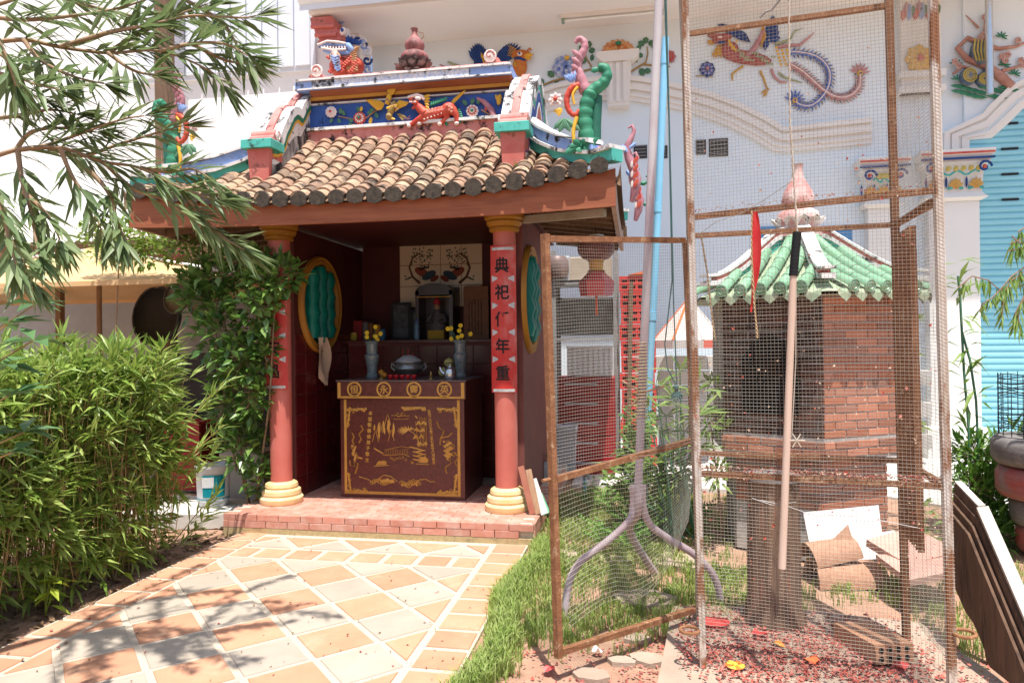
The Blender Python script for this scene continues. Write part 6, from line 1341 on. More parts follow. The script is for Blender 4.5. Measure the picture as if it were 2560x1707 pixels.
# low red drawers, white basket, crates
M_rc = mat('crate_red', (.6,.035,.03), (.66,.06,.045), 5, .5, rnd=.08); M_rd = mat('drawer_red', (.26,.012,.015), (.32,.02,.02), 5, .45)
za = 0
for i in range(5):
    a, b = rx(1404), rx(1538); T = thing('closed_crate', ('lowest dark red closed crate of the stack below the white basket', 'second dark red closed crate from the ground under the white basket', 'middle dark red closed crate of the stack under the white basket', 'dark red closed crate just below the topmost of its stack', 'topmost dark red closed crate, carrying the white basket')[i], 'crate', ((a+b)/2, Yr-.25, za), 'dark red closed crates stacked by the rack'); h = .235
    G().bbox(a, b, Yr-.45, Yr-.05, za, za+h-.008, .012).build('body', M_rd, T); G().box(a+.08, b-.2, Yr-.462, Yr-.45, za+h*.55, za+h*.55+.025).build('handle', mat('handle_grey', (.4,.36,.36)), T); za += h
a, b = rx(1426), rx(1534); zb_ = za + .002; T = thing('plastic_basket', 'white ribbed plastic basket on top of the dark red closed crates', 'basket', ((a+b)/2, Yr-.25, zb_)); g = G()
g.bbox(a, b, Yr-.424, Yr-.1, zb_, zb_+.35, .008); g.box(a-.01, b+.01, Yr-.444, Yr-.4245, zb_+.33, zb_+.36); g.build('shell', mat('basket_white', (.78,.76,.74), (.72,.7,.68), 5, .5), T)
for i in range(9): x = a+.02+(b-a-.04)*i/8; G().box(x-.012, x+.012, Yr-.436, Yr-.426, zb_+.02, zb_+.33).build('rib', MATS['basket_white'], T)
def crate(z, x0_, x1_, lab, yo=0):
    T = thing('bottle_crate', lab, 'crate', ((x0_+x1_)/2, Yr+.1, z), 'red crates stacked beside the grey pole'); h = .19; y0_, y1_ = Yr-.1+yo, Yr+.25+yo
    g = G(); 
    for za_, zb2 in ((0,.035),(.08,.115),(.15,.19)): g.box(x0_, x1_, y0_, y0_+.015, z+za_, z+zb2).box(x0_, x0_+.015, y0_+.016, y1_, z+za_, z+zb2).box(x1_-.015, x1_, y0_+.016, y1_, z+za_, z+zb2)
    for k in range(5): x = x0_ + (x1_-x0_-.03)*k/4; g.box(x, x+.03, y0_+.003, y0_+.018, z+.034, z+.151)
    for k in range(4): y = y0_+.04+(y1_-y0_-.08)*k/3; g.box(x0_+.002, x0_+.014, y, y+.03, z+.034, z+.151).box(x1_-.014, x1_-.002, y, y+.03, z+.034, z+.151)
    g.build('lattice', M_rc, T); G().box(x0_+.03, x1_-.03, y0_+.03, y1_-.02, z+.005, z+.17).build('inside', mat('crate_dark', (.07,.012,.012)), T)
a, b = rx(1552), rx(1638)
names = ['lowest red crate of the tall stack, half hidden by shrubs','red crate second from the ground in the tall stack','red crate third from the ground in the tall stack','red crate fourth from the ground in the tall stack','red crate fifth from the ground in the tall stack','red crate sixth from the ground in the tall stack','red crate sixth from the top of the tall stack','red crate fifth from the top of the tall stack','red crate fourth from the top of the tall stack','red crate third from the top of the tall stack','red crate just under the topmost of the tall stack','topmost red crate of the tall stack with an orange tray on it']
for i in range(12): crate(i*.2, a + .012*math.sin(i*2.2), b + .012*math.sin(i*2.2), names[i])
tag(G().prism([(a+.1, Yr-.12, 2.402), (b+.03, Yr-.12, 2.402), (b+.03, Yr-.12, 2.48), (a+.22, Yr-.12, 2.43)], (0,.4,0)).build('plastic_tray', mat('tray_orange', (.75,.15,.04), None, rough=.5), None, loc=((a+b)/2, Yr, 2.402)), 'bright orange plastic tray tilted on top of the crate stack', 'tray')
p, q = onY(1570,1120,Yr-.3), onY(1578,705,Yr-.14); p.z = 0; tag(G().beam(p, q, .05, .03, (0,1,0)).build('timber_batten', M_wood, None, loc=p), 'dark timber batten leaning on the red crates', 'batten')
c_ = onZ(1414,1190,0); T = thing('storage_tub', 'translucent grey plastic tub standing below the dark red closed crates', 'tub', c_); g = G(); g.grid([[c_+V((sx*k, sy*k*.8, z)) for sx, sy in ((-.13,-.13),(.13,-.13),(.13,.13),(-.13,.13))] for z, k in ((0,.85),(.5,1),(.52,1.06),(.56,1.06))], True); g.build('tub', mat('tub_grey', (.42,.43,.46), (.38,.39,.42), 4, .4), T); g = G(); g.box(c_.x-.14,c_.x+.14,c_.y-.11,c_.y+.11,.561,.6); g.build('lid', mat('lid_grey', (.5,.51,.53)), T)
c_ = onZ(1374,1238,.0); T = thing('water_jug', 'white plastic jerry can with handle beside the shrine wall', 'jug', c_); g = G(); g.grid([[c_+V((k*math.cos(t), k*.75*math.sin(t), z)) for t in [6.283*i/12 for i in range(12)]] for z, k in ((0,.08),(.02,.095),(.28,.095),(.34,.07),(.36,.025),(.4,.025))], True); g.build('body', mat('jug_white', (.7,.7,.68), (.62,.62,.6), 4, .45, trans=.2), T, True, 50); G().tube([c_+V((.03,0,.38)), c_+V((.07,0,.42)), c_+V((.09,0,.36)), c_+V((.07,0,.3))], .013, 7).build('handle', MATS['jug_white'], T, True); G().lathe([(.03,.4),(.03,.43),(0,.43)], c_, 12).build('cap', mat('cap_green', (.1,.3,.22)), T, True, 40)
c_ = onZ(1462,1240,.0); T = thing('standpipe_tap', 'short pale blue standpipe with a tap rising from bare soil', 'tap', c_); G().tube([c_+V((0,0,-.03)), c_+V((0,0,.17))], .024, 12).build('pipe', M_pvc, T, True); G().tube([c_+V((0,.02,.17)), c_+V((0,-.0,.22)), c_+V((.04,-.04,.22)), c_+V((.05,-.05,.18))], .016, 8).build('spout', mat('tap_grey', (.3,.36,.36)), T, True); G().box(c_.x-.03,c_.x+.03,c_.y-.008,c_.y+.008,.245,.26).build('handle', mat('tap_teal', (.08,.3,.28)), T)
# low block wall and parasol
LW = thing('block_wall', 'low pale concrete block wall between the crates and the furnace', 'wall', (1.2, 9.55, 0)); src = None
for j in range(7):
    for i in range(8):
        x = .05 + i*.42 + (.2 if j % 2 else 0)
        if src is None: src = G().bbox(0,.405,0,.14,0,.185,.008).build('block', mat('block_grey', (.5,.48,.45), (.42,.4,.37), 5, .9, .3, rnd=.1), None, loc=(0,0,0)); src.parent = LW; src.location = V((x,9.5,j*.2)) - wloc(LW)
        else: inst(src, (x, 9.5, j*.2), LW)
pp = V((onY(1722,800,9.1).x, 9.1, 0)); T = thing('garden_parasol', 'small white parasol with red trim open before the block wall', 'parasol', pp); za_, zr_ = onY(1725,768,9.1).z, onY(1720,850,9.1).z
g = G(); n_ = 8; rim = [pp+V((.47*math.cos(6.283*k/n_+.3), .47*math.sin(6.283*k/n_+.3), zr_)) for k in range(n_)]; ap = pp+V((0,0,za_+.12))
for k in range(n_): g.add([ap, rim[k], rim[(k+1)%n_]], [(0,1,2)])
g.build('canopy', mat('parasol_white', (.75,.7,.66), (.7,.65,.61), 3, .8, trans=.3), T)
for k in range(n_): a, b = rim[k], rim[(k+1)%n_]; G().add([a, b, b-V((0,0,.1)), a-V((0,0,.1))], [(0,1,2,3)]).build('valance', mat('parasol_red', (.6,.12,.08)) if k % 3 == 0 else MATS['parasol_white'], T); G().beam(ap+V((0,0,.006)), a+V((0,0,.006)), .03, .004).build('seam', mat('seam_orange', (.75,.18,.06)) if k in (4,5) else MATS['parasol_white'], T)
G().tube([pp, ap], .018, 8).build('pole', M_wood, T, True)
# ================================================================== LEFT SIDE
UC, UW, UH, UZ = V((-6.5, 7.5, 0)), 2.58, 1.3, 2.255; T = thing('garden_umbrella', 'wide faded orange garden umbrella spread behind the bamboo hedge', 'umbrella', UC)
cor = [UC+V((sx*UW, sy*UH, UZ)) for sx, sy in ((1,-1),(-1,-1),(-1,1),(1,1))]; ap = UC+V((0,0,2.82)); M_can = mat('canopy_orange', (.7,.46,.22), (.75,.52,.28), 3, .85, trans=.22)
for k in range(4):
    a, b = cor[k], cor[(k+1)%4]; g = G(); rows = []
    for i in range(9):
        t = i/8; e_ = a.lerp(b, t) + V((0,0,.05*math.sin(t*math.pi)*0)); rows.append([ap.lerp(e_, s_) - V((0,0,.09*math.sin(s_*math.pi)*(.6+.4*math.sin(t*math.pi)))) for s_ in (0.02,.25,.5,.75,1)])
    g.grid(rows); g.build('panel', M_can, T, True, 60); g = G(); g.grid([[a.lerp(b, i/8)+V((0,0,z)) for i in range(9)] for z in (.004,-.045)]); g.build('valance', M_can, T)
    G().tube([ap-V((0,0,.03)), a+V((0,0,.0))+(a-UC).normalized()*.06], .016, 8).build('rib', mat('rib_white', (.75,.75,.74), None, rough=.4), T, True)
G().tube([UC, ap], .03, 10).build('pole', M_wood, T, True)
for x, y, r, lab in ((388,790,.4,'huge black wok hanging by the white wall behind the hedge'),(440,745,.2,'smaller grey pan overlapping the huge wok'),(500,760,.17,'small dark pan hung between the huge wok and the vine')):
    Yk = 8.3 if r > .3 else 8.1; p = onY(x, y, Yk); T = thing('wok', lab, 'wok', p, 'woks hung by the white wall'); Mk = Matrix.Rotation(rad(84),3,'X') @ Matrix.Rotation(rad(-10),3,'Y')
    G().lathe([(r,0),(r*.98,-.02),(r*.85,-.3*r),(r*.55,-.5*r),(.0,-.6*r)], p, 32, Mk).build('bowl', mat('wok_black', (.008,.008,.008), (.014,.013,.012), 5, .6) if r > .3 else mat('pan_grey', (.14,.13,.12), None, rough=.4, metal=.5), T, True, 60)
    G().tube([p+Mk @ V((r*math.cos(t*.2618), r*math.sin(t*.2618), 0)) for t in range(25)], .012, 6).build('rim', M_dk, T, True)
    G().tube([p+Mk @ V((0,r,0)), (p.x, p.y+.1, p.z+r+.25)], .006, 5).build('hook', M_dk, T)
HB_ = thing('hanging_rail', 'dark timber rail carrying the woks below the lean-to roof', 'rail', (-6.2,8.4,0)); G().beam((-8,8.4,2.66), (-4.6,8.4,2.66), .06, .06).build('beam', M_wood, HB_)
for x in (-7.9,-4.7): G().box(x-.04,x+.04,8.36,8.44,0,2.628).build('post', M_wood, HB_)
# lean-to corrugated roof
CR = thing('lean_to_roof', 'off white corrugated lean-to roof against the white house', 'roof', (-7.5, 9, 0)); g = G(); xs_ = [-13 + .035*i for i in range(250)]
g.grid([[(x, y, z + .018*math.sin(x*2*math.pi/.14)) for x in xs_] for y, z in ((8.0,2.98),(9.68,3.55))]); g.build('corrugated_sheet', mat('sheet_cream', (.74,.7,.64), (.66,.6,.53), 3, .7, dirt=((.45,.36,.28), .6, .8, 5)), CR, True, 60)
G().box(-13,-4.1,9.62,9.69,0,3.4).build('shade_panel', mat('shade_grey', (.42,.41,.4), (.36,.35,.34), 3, .8), CR); G().box(-13,-4.3,8.03,8.1,2.7,2.95).build('eave_board', mat('eave_brown', (.13,.08,.05), (.2,.12,.06), 4, .8), CR)  # grey panel added: shade on the white wall put into its colour
for x in (-12.5,-9,-4.4): G().box(x-.05,x+.05,8.1,8.2,0,2.7).build('post', M_wood, CR)
# bucket, step, clutter
c_ = onZ(534,1262,.1); T = thing('paint_bucket', 'white plastic bucket with a teal printed label on the concrete step', 'bucket', V((c_.x,c_.y,.1))); c_.z = .1
G().lathe([(0,0),(.12,0),(.135,.03),(.14,.05),(.145,.06),(.14,.065),(.15,.34),(.16,.35),(.16,.38),(.145,.38),(.135,.05)], c_, 28).build('pail', mat('bucket_white', (.68,.68,.68), (.6,.6,.6), 4, .5), T, True, 45)
g = G(); g.grid([[c_+V(((.1425+.009*(z-.1)/.2+.002)*math.cos(t), (.1425+.009*(z-.1)/.2+.002)*math.sin(t), z)) for t in [rad(-95+10*i) for i in range(9)]] for z in (.1,.3)]); g.build('teal_label', mat('label_teal', (.0,.2,.24), (.0,.24,.28), 5, .5), T)
g = G(); g.grid([[c_+V(((.1465+.009*(z-.1)/.2+.002)*math.cos(t), (.1465+.009*(z-.1)/.2+.002)*math.sin(t), z)) for t in [rad(-95+10*i) for i in range(5)]] for z in (.19,.285)]); g.build('label_patch', MATS['bucket_white'], T)
G().lathe([(.1445,.075),(.147,.075),(.147,.083),(.1445,.083)], c_, 28).build('teal_stripe', MATS['label_teal'], T)
slabq('concrete_step', 'pale concrete step under the bucket beside the bamboo', 'step', [(-4.6,5.4,-.03),(-3.62,5.62,-.03),(-3.62,6.15,-.03),(-4.6,6.3,-.03)], .13, mat('step_conc', (.6,.57,.52), (.5,.47,.42), 4, .9, .3))
c2_ = V((-4.0, 6.6, 0)); tag(G().bbox(-4.25,-3.75,6.5,6.9,0,.5,.02).build('plastic_tank', mat('tank_beige', (.42,.36,.28), (.36,.3,.23), 4, .6), None, loc=(-4,6.7,0)), 'dull beige tank standing behind the bucket', 'tank')
for k, (x, Y_, z0, w_, h, m_, lab) in enumerate(((-4.35,7.25,0,1.9,1.5,mat('shade_black', (.02,.017,.015), (.035,.03,.026), 4, .7),'tall black block in place of the deep shade between hedge and shrine'),(-5.0,6.9,0,.5,.75,mat('box_red', (.28,.02,.02), (.34,.03,.03), 4, .5),'dark red crate stack in shade behind the vine'),(-5.9,8.0,0,.9,.95,mat('shelf_dark', (.06,.05,.045), (.1,.08,.07), 4, .7),'dark cupboard in shade under the lean-to'),(-7.6,8.2,0,1.4,.9,mat('counter_brown', (.1,.06,.045), (.15,.1,.07), 4, .7),'brown counter in shade under the lean-to'))):  # first block is added: deep shade behind the vine put into black colour
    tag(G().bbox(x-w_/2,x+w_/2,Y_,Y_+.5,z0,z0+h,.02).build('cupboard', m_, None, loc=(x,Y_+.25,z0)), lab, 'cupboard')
# ================================================================== VEGETATION
M_bam = mat('bamboo_leaf', (.2,.3,.05), (.28,.38,.075), 3, .42, spec=.5, trans=.35, island=.3, c3=[(.09,.19,.025),(.32,.44,.08),(.48,.56,.17),(.18,.32,.045),(.4,.5,.12)])
M_cane = mat('bamboo_cane', (.36,.25,.11), (.28,.2,.08), 7, .6, island=.25)
M_bottle = mat('bottlebrush_leaf', (.15,.22,.09), (.22,.3,.14), 3, .4, spec=.5, trans=.42, c3=[(.07,.13,.045),(.16,.24,.09),(.28,.34,.16),(.1,.17,.06)], island=.3)
M_bark = mat('twig_bark', (.36,.24,.15), (.26,.17,.1), 9, .85, .3)
M_vine = mat('vine_leaf', (.09,.19,.035), (.13,.25,.05), 4, .3, spec=.6, trans=.3, c3=[(.04,.1,.02),(.12,.24,.04),(.26,.38,.09),(.07,.15,.03)], island=.3)
M_broad = mat('broad_leaf', (.09,.19,.07), (.13,.25,.09), 3, .5, trans=.3, island=.2)
M_rhap = mat('shrub_leaf', (.15,.27,.05), (.24,.37,.08), 3, .5, trans=.35, c3=[(.1,.2,.03),(.22,.34,.07),(.33,.42,.13),(.16,.28,.05)], island=.3)
M_fern = mat('fern_leaf', (.11,.26,.04), (.18,.34,.06), 4, .6, trans=.3, island=.25)
M_grass = mat('grass_blade', (.28,.4,.09), (.36,.46,.13), 3, .6, trans=.45, c3=[(.22,.34,.06),(.34,.44,.1),(.5,.5,.24),(.28,.4,.08)], island=.3)
M_right = mat('hedge_leaf', (.1,.24,.03), (.16,.32,.05), 3, .45, trans=.35, c3=[(.06,.16,.02),(.14,.28,.04),(.24,.38,.08)], island=.3)
def rv(s=1): return V((R.uniform(-1,1), R.uniform(-1,1), R.uniform(-1,1)))*s
def fan(g, p, d, n_, L_, w_, spread=1.0, droop=.25):
    d = V(d).normalized(); a = d.orthogonal().normalized(); b = d.cross(a)
    for i in range(n_):
        t = R.uniform(0,6.28); k = R.uniform(.25,1)*spread; q = (d + (a*math.cos(t)+b*math.sin(t))*k).normalized(); l = L_*R.uniform(.65,1.15)
        q = (q + V((0,0,-droop*R.random()))).normalized()
        g.leaf(p, p + q*l, w_*R.uniform(.75,1.2), V((0,0,1)) + rv(.6), .18, .12)
# ---- bamboo hedge
HD = thing('bamboo_hedge', 'dense bright green bamboo hedge along the edge of the paving opposite the cage', 'hedge', (-4.0, 3.9, 0))
g = G(); gc = G()
def hx(y): return -3.52 + .06*math.sin(y*3.1)
for i in range(340):
    y = R.uniform(2.3, 4.75); dpt = R.random()**1.3*1.0; x = hx(y) - .1 - dpt; h = R.uniform(1.2, 1.62) - max(0,(y-4.7))*.5
    top = V((x + R.uniform(-.05,.3)*(1 if dpt < .4 else .3), y + R.uniform(-.25,.25), h)); m_ = V((x, y, 0)).lerp(top, .55) + V((R.uniform(-.02,.05), 0, 0))
    gc.tube([(x, y, -.03), m_, top], [.006,.005,.002], 4, False)
    for k in range(9):
        t = R.uniform(.12, 1)**.8; p = V((x,y,0)).lerp(m_, t*2) if t < .5 else m_.lerp(top, t*2-1); d = V((R.uniform(-.2,1.0) if dpt < .5 else R.uniform(-.6,.6), R.uniform(-.8,.6), R.uniform(-.15,.8))); e_ = p + d*R.uniform(.04,.16)
        gc.tube([p, e_], .0016, 3, False); fan(g, e_, d, R.randint(4,6), .17, .022, 1.0)
# leafy outer face and top
for i in range(1000):
    y = R.uniform(2.4, 4.72); z = R.uniform(.06, 1.5 - max(0,(y-4.4))*.4); e_ = V((hx(y) + .02 + .09*math.sin(z*4+y*5) - .12*abs(z-.8) + R.uniform(-.16,.06), y, z)); fan(g, e_, V((1, R.uniform(-1,.3), R.uniform(-.3,.9))), R.randint(4,7), .19, .0255)
for i in range(380):
    y = R.uniform(2.3, 4.6); x = hx(y) - R.uniform(0,1.2); fan(g, V((x, y, 1.42 + .1*math.sin(x*5+y*3) + R.uniform(-.12,.08))), V((R.uniform(-.4,.6), R.uniform(-.6,.3), 1)), 6, .18, .024)
for (x, y, Y_) in ((525,1150,5.0),(560,960,5.0),(545,1075,4.95),(520,1290,5.1),(540,1240,5.05)):
    e_ = onY(x, y, Y_); s_ = onY(x-110, y+120, Y_-.1); gc.tube([s_, s_.lerp(e_,.6)+V((0,0,.03)), e_], [.005,.004,.002], 4, False)
    for k in range(5): q = s_.lerp(e_, .4+.15*k); fan(g, q, (e_-s_), 5, .18, .023, 1.1)
gc.build('canes', M_cane, HD)['kind'] = 'stuff'; g.build('foliage', M_bam, HD)['kind'] = 'stuff'
# dry brown canes showing in the face
g = G()
for i in range(320): y = R.uniform(2.9,4.7); x = hx(y) + R.uniform(-.12,.05); z = R.uniform(.1,.9); g.tube([(x,y,z), (x+R.uniform(0,.06), y+R.uniform(-.15,.1), z+R.uniform(.3,.6))], .003, 3, False)
g.build('dry_canes', mat('dry_cane', (.45,.3,.14), (.36,.22,.1), 7, .7, island=.3), HD)['kind'] = 'stuff'
# yellow-green weeds at the hedge foot
for (x, y, lab) in ((330,1420,'clump of broad yellow green leaves at the foot of the bamboo hedge'),(150,1520,'pale leafy clump under the bamboo beside the shaded pavers'),(385,1365,'yellowish leaf sprig growing out between bamboo stems')):
    p = onZ(x, y+20, 0); p.x -= .1; g = G()
    for k in range(16): a = R.uniform(0,6.28); q = p+V((R.uniform(-.08,.08),R.uniform(-.08,.08),R.uniform(.05,.25))); g.leaf(q, q+V((.13*math.cos(a),.13*math.sin(a),R.uniform(-.07,.05))), .045, (0,0,1), .2, .1)
    for k in range(5): g.tube([p, p+V((R.uniform(-.06,.06),R.uniform(-.06,.06),.25))], .003, 4)
    tag(g.build('leafy_weed', mat('weed_yellow', (.25,.34,.03), (.36,.42,.05), 5, .5, trans=.35, island=.25), None, loc=p), lab, 'weed')
# ---- bottlebrush tree: trunk left of the frame, boughs reaching in
BT = thing('bottlebrush_tree', 'bottlebrush tree with drooping narrow grey green leaves hanging over the hedge', 'tree', (-3.9, 2.0, 0))
gt = G(); gl = G()
trunk = [V((-3.9,2.0,-.05)), V((-3.8,2.0,.9)), V((-3.6,1.95,1.8)), V((-3.3,2.0,2.6)), V((-3.0,2.0,3.4)), V((-2.7,2.1,4.2))]
gt.tube(trunk, [.11,.095,.085,.07,.05,.03], 10)
def twig(pts, r0_, dens=165, L_=.125, w_=.0175):
    P_ = [V(p) for p in pts]; S_ = []
    for i in range(len(P_)-1):
        q = [P_[max(i-1,0)], P_[i], P_[i+1], P_[min(i+2,len(P_)-1)]]
        for j in range(6): t = j/6; S_.append(.5*((2*q[1]) + (-q[0]+q[2])*t + (2*q[0]-5*q[1]+4*q[2]-q[3])*t*t + (-q[0]+3*q[1]-3*q[2]+q[3])*t**3))
    S_.append(P_[-1]); m_ = len(S_); gt.tube(S_, [r0_*(1-.75*i/(m_-1)) for i in range(m_)], 6)
    for i in range(m_-1):
        seg_ = S_[i+1]-S_[i]; n_ = max(1, int(seg_.length*dens)); d = seg_.normalized()
        if i < m_*.12: n_ = n_//3
        a = d.orthogonal().normalized(); b = d.cross(a)
        for k in range(n_):
            t = R.uniform(0,6.28); q = (d*R.uniform(.55,1.0) + (a*math.cos(t)+b*math.sin(t))*R.uniform(.35,.95) + V((0,0,-.18))).normalized(); p = S_[i].lerp(S_[i+1], R.random()); l = L_*R.uniform(.6,1.2)
            gl.leaf(p, p+q*l, w_*R.uniform(.8,1.2), V((0,0,1))+rv(.5), .12, .04)
    for k in range(12):
        q = (d + rv(.35)).normalized(); gl.leaf(S_[-1], S_[-1]+q*L_*.9, w_, V((0,0,1))+rv(.4), .12)
def px(pts, D0, D1): n_ = len(pts); return [onD(x, y, D0 + (D1-D0)*i/(n_-1)) for i, (x, y) in enumerate(pts)]
root1 = [V((-3.3,2.0,2.6)), V((-2.6,1.9,2.75))]; root2 = [V((-3.5,2.0,2.2)), V((-2.7,1.8,2.2))]
gt.tube(root1 + [onD(-40,110,2.1)], [.035,.025,.016], 8); gt.tube(root2 + [onD(-40,400,2.0)], [.035,.025,.016], 8)
for pts, D0, D1 in (
    ([(-40,110),(60,100),(150,118),(270,133),(400,128),(520,175),(560,215)], 2.1, 2.2), ([(150,118),(280,80),(380,62),(480,40),(600,45),(640,40)], 2.1, 2.25), ([(270,133),(330,95),(400,60),(450,35),(520,10)], 2.15, 2.3),
    ([(-40,40),(60,50),(180,40),(300,20),(420,-20)], 2.1, 2.2), ([(400,128),(480,110),(560,110),(620,140)], 2.15, 2.2), ([(60,100),(100,150),(180,190),(260,210)], 2.1, 2.0), ([(270,133),(330,175),(390,190)], 2.1, 2.1),
    ([(-40,110),(20,150),(60,200),(150,225)], 2.0, 1.95), ([(-30,60),(10,130),(40,215)], 1.9, 1.9), ([(100,-20),(200,10),(330,40),(390,60)], 2.3, 2.3), ([(420,-20),(500,20),(560,60),(590,110),(620,160)], 2.3, 2.3), ([(480,110),(560,150),(620,160)], 2.2, 2.25),
    ([(-40,400),(40,375),(110,365),(200,335),(300,300),(360,290)], 2.0, 2.1), ([(40,375),(150,370),(260,405),(350,420),(450,470),(540,500)], 2.0, 2.15), ([(350,420),(420,430),(490,425),(560,480)], 2.1, 2.2), ([(45,380),(55,450),(75,520),(90,600),(100,640)], 2.0, 1.85), ([(150,370),(180,440),(220,500),(260,590)], 2.0, 2.0),
    ([(260,405),(330,470),(410,500),(500,560),(610,625)], 2.05, 2.2), ([(-20,420),(0,500),(30,600),(80,700)], 1.9, 1.85), ([(-40,300),(40,290),(120,275),(190,285)], 2.1, 2.1), ([(40,375),(80,330),(160,320),(240,330)], 2.1, 2.1), ([(110,365),(200,390),(300,360),(400,330),(455,315)], 2.1, 2.25), ([(-30,460),(10,540),(20,600),(40,660)], 1.8, 1.75), ([(60,480),(120,540),(150,600)], 1.95, 1.9), ([(220,420),(270,480),(290,540),(310,600)], 2.05, 2.0), ([(450,470),(520,560),(570,600)], 2.15, 2.2),
    ([(-60,20),(0,10),(60,-10),(140,-40)], 2.0, 2.0), ([(-40,180),(20,190),(70,230),(110,250)], 2.1, 2.1)):
    twig(px(pts, D0, D1), .0075)
for k in range(30):   # upper crown, above the view: it shades the near paving
    b_ = V((R.uniform(-2.9,-1.75), R.uniform(1.75,2.75), R.uniform(4.0,4.9))); d = V((R.uniform(-.2,.6), R.uniform(-.4,.5), R.uniform(-.35,.1))).normalized(); 
    if k % 3 == 0: gt.tube([trunk[-1], trunk[-1].lerp(b_,.5)+V((0,0,.1)), b_], [.02,.014,.006], 6)
    twig([b_, b_+d*.22, b_+d*.45+V((0,0,-.06)), b_+d*.62+V((0,0,-.16))], .006, 150, .11, .015)
gt.build('trunk', M_bark, BT, True, 60); gl.build('crown', M_bottle, BT)['kind'] = 'stuff'
# ---- broad leaved shrub at the left edge
SB = thing('broadleaf_shrub', 'soft broad leaved shrub poking above the bamboo below the bottlebrush boughs', 'shrub', V((*onD(-330,1300,2.9).xy, -.03))); gs = G(); gl = G()
c_ = V((*onD(-330,1300,2.9).xy, -.03))
for (x, y, D_, sz) in ((85,850,2.6,1),(20,810,2.7,1),(90,760,2.7,.9),(20,990,2.5,1.1),(60,1080,2.55,1.1),(0,910,2.6,1),(30,1130,2.5,.9)):
    p = onD(x, y, D_); gs.tube([c_, c_.lerp(p,.35)+V((0,0,.5*p.z)), p], [.008,.006,.003], 6)
    for k in range(9): a = k*.9+R.random(); q = V((math.cos(a), math.sin(a), R.uniform(-.35,.35))); gl.leaf(p, p+q*.13*sz*R.uniform(.7,1.15), .052*sz, V((0,0,1))+rv(.3), .15, .1)
gs.build('stems', M_cane, SB, True); gl.build('leaves', M_broad, SB)
# ---- climbing vine by the left column
def bush(nm, lab, cat, root, clumps, mleaf, L_, w_, group=None, stems=True):
    T = thing(nm, lab, cat, root, group); gs = G(); gl = G(); root = V(root)
    for ci_, (c_, r_, n_) in enumerate(clumps):
        n_ = int(n_*2.0)
        c_ = V(c_); r_ = V(r_) if not isinstance(r_, (int,float)) else V((r_,r_,r_))
        if stems and ci_ % 5 == 0: gs.tube([root+V((R.uniform(-.04,.04),R.uniform(-.04,.04),0)), root.lerp(c_,.5)+V((R.uniform(-.08,.08),R.uniform(-.05,.05),0)), c_], [.014,.01,.005], 5)
        for k in range(n_):
            while True:
                d = rv()
                if d.length <= 1: break
            p = c_ + V((d.x*r_.x, d.y*r_.y, d.z*r_.z))
            if k % 3 == 0: gs.tube([c_.lerp(p,.3), p], .0025, 3, False)
            o_ = (V((d.x, d.y*.6-.35, d.z+.15)) + rv(.7)).normalized(); gl.leaf(p, p+o_*L_*R.uniform(.6,1.25), w_*R.uniform(.75,1.2), V((0,-.3,1))+rv(.6), .15, .1)
    gs.build('stems', M_bark, T, True); o = gl.build('foliage', mleaf, T); o['kind'] = 'stuff'; return T
def cl(x, y, Y_, rx_, rz0, n_, ry=.15): k = (onY(x+100,y,Y_)-onY(x,y,Y_)).length/100; return (onY(x,y,Y_), (rx_*k, ry, rz0*k), n_)
bush('climbing_vine', 'glossy dark green vine scrambling over the shrine column beside the bucket', 'vine', (-3.55,5.95,-.03), [cl(690,690,5.6,70,45,95,.08), cl(640,760,5.62,60,70,85,.1), cl(600,660,5.7,90,35,85), cl(560,840,5.75,70,70,95), cl(610,900,5.72,60,60,80), cl(520,760,5.8,70,50,80), cl(640,980,5.75,40,70,65), cl(560,1010,5.8,50,60,55), cl(660,850,5.68,28,70,60,.06), cl(540,690,5.75,60,30,55), cl(600,1120,5.8,50,50,50), cl(650,1200,5.85,28,50,35), cl(480,720,5.85,50,35,50), cl(640,1080,5.9,40,40,45), cl(590,960,6.1,60,110,120,.2)], M_vine, .118, .062)
bush('sunlit_shrub', 'bright yellow green shrub rising behind the garden umbrella', 'shrub', (-5.3,6.45,-.03), [cl(300,600,6.3,90,45,130), cl(380,600,6.2,80,40,110), cl(250,580,6.4,50,30,60), cl(350,640,6.2,120,25,110), cl(440,620,6.1,60,40,70)], mat('sunlit_leaf', (.16,.27,.04), (.25,.36,.06), 4, .45, trans=.35, island=.3), .085, .04)
bush('eave_shrub', 'dark leafy branches hanging under the shrine eave above the umbrella', 'shrub', (-4.05,6.6,-.03), [cl(500,590,5.9,55,45,70), cl(450,600,6.0,40,40,45), cl(560,640,6.0,70,25,60), cl(580,720,6.3,60,40,60), cl(600,1000,6.5,70,120,130,.2)], M_vine, .08, .04)
# ---- shrubs behind the stand
RS = thing('lady_palm', 'bright green fan leaved shrub behind the bowed pipe stand', 'shrub', (.32, 5.75, -.03)); gs = G(); gl = G()
for (x, y) in ((1640,960),(1700,930),(1620,1020),(1690,1000),(1740,980),(1650,1080),(1600,1090),(1710,1080),(1580,1130),(1680,1140),(1740,1120),(1630,1160),(1590,1190),(1700,1190),(1560,1170),(1665,1040),(1745,1040)):
    Y_ = R.uniform(5.3,6.0); p = onY(x, y, Y_); gs.tube([V((.32+R.uniform(-.15,.15), 5.75, -.03)), V((p.x*.7+.1, Y_, p.z*.6)), p], [.008,.007,.004], 5)
    for k in range(11): a = R.uniform(0,6.28); d = V((math.cos(a), -.35+.5*math.sin(a), R.uniform(-.45,.8))); gl.leaf(p, p+d.normalized()*R.uniform(.14,.28), .028, V((0,-.4,1))+rv(.4), .2, .1)
gs.build('canes', M_leafrel, RS, True); gl.build('fronds', M_rhap, RS)
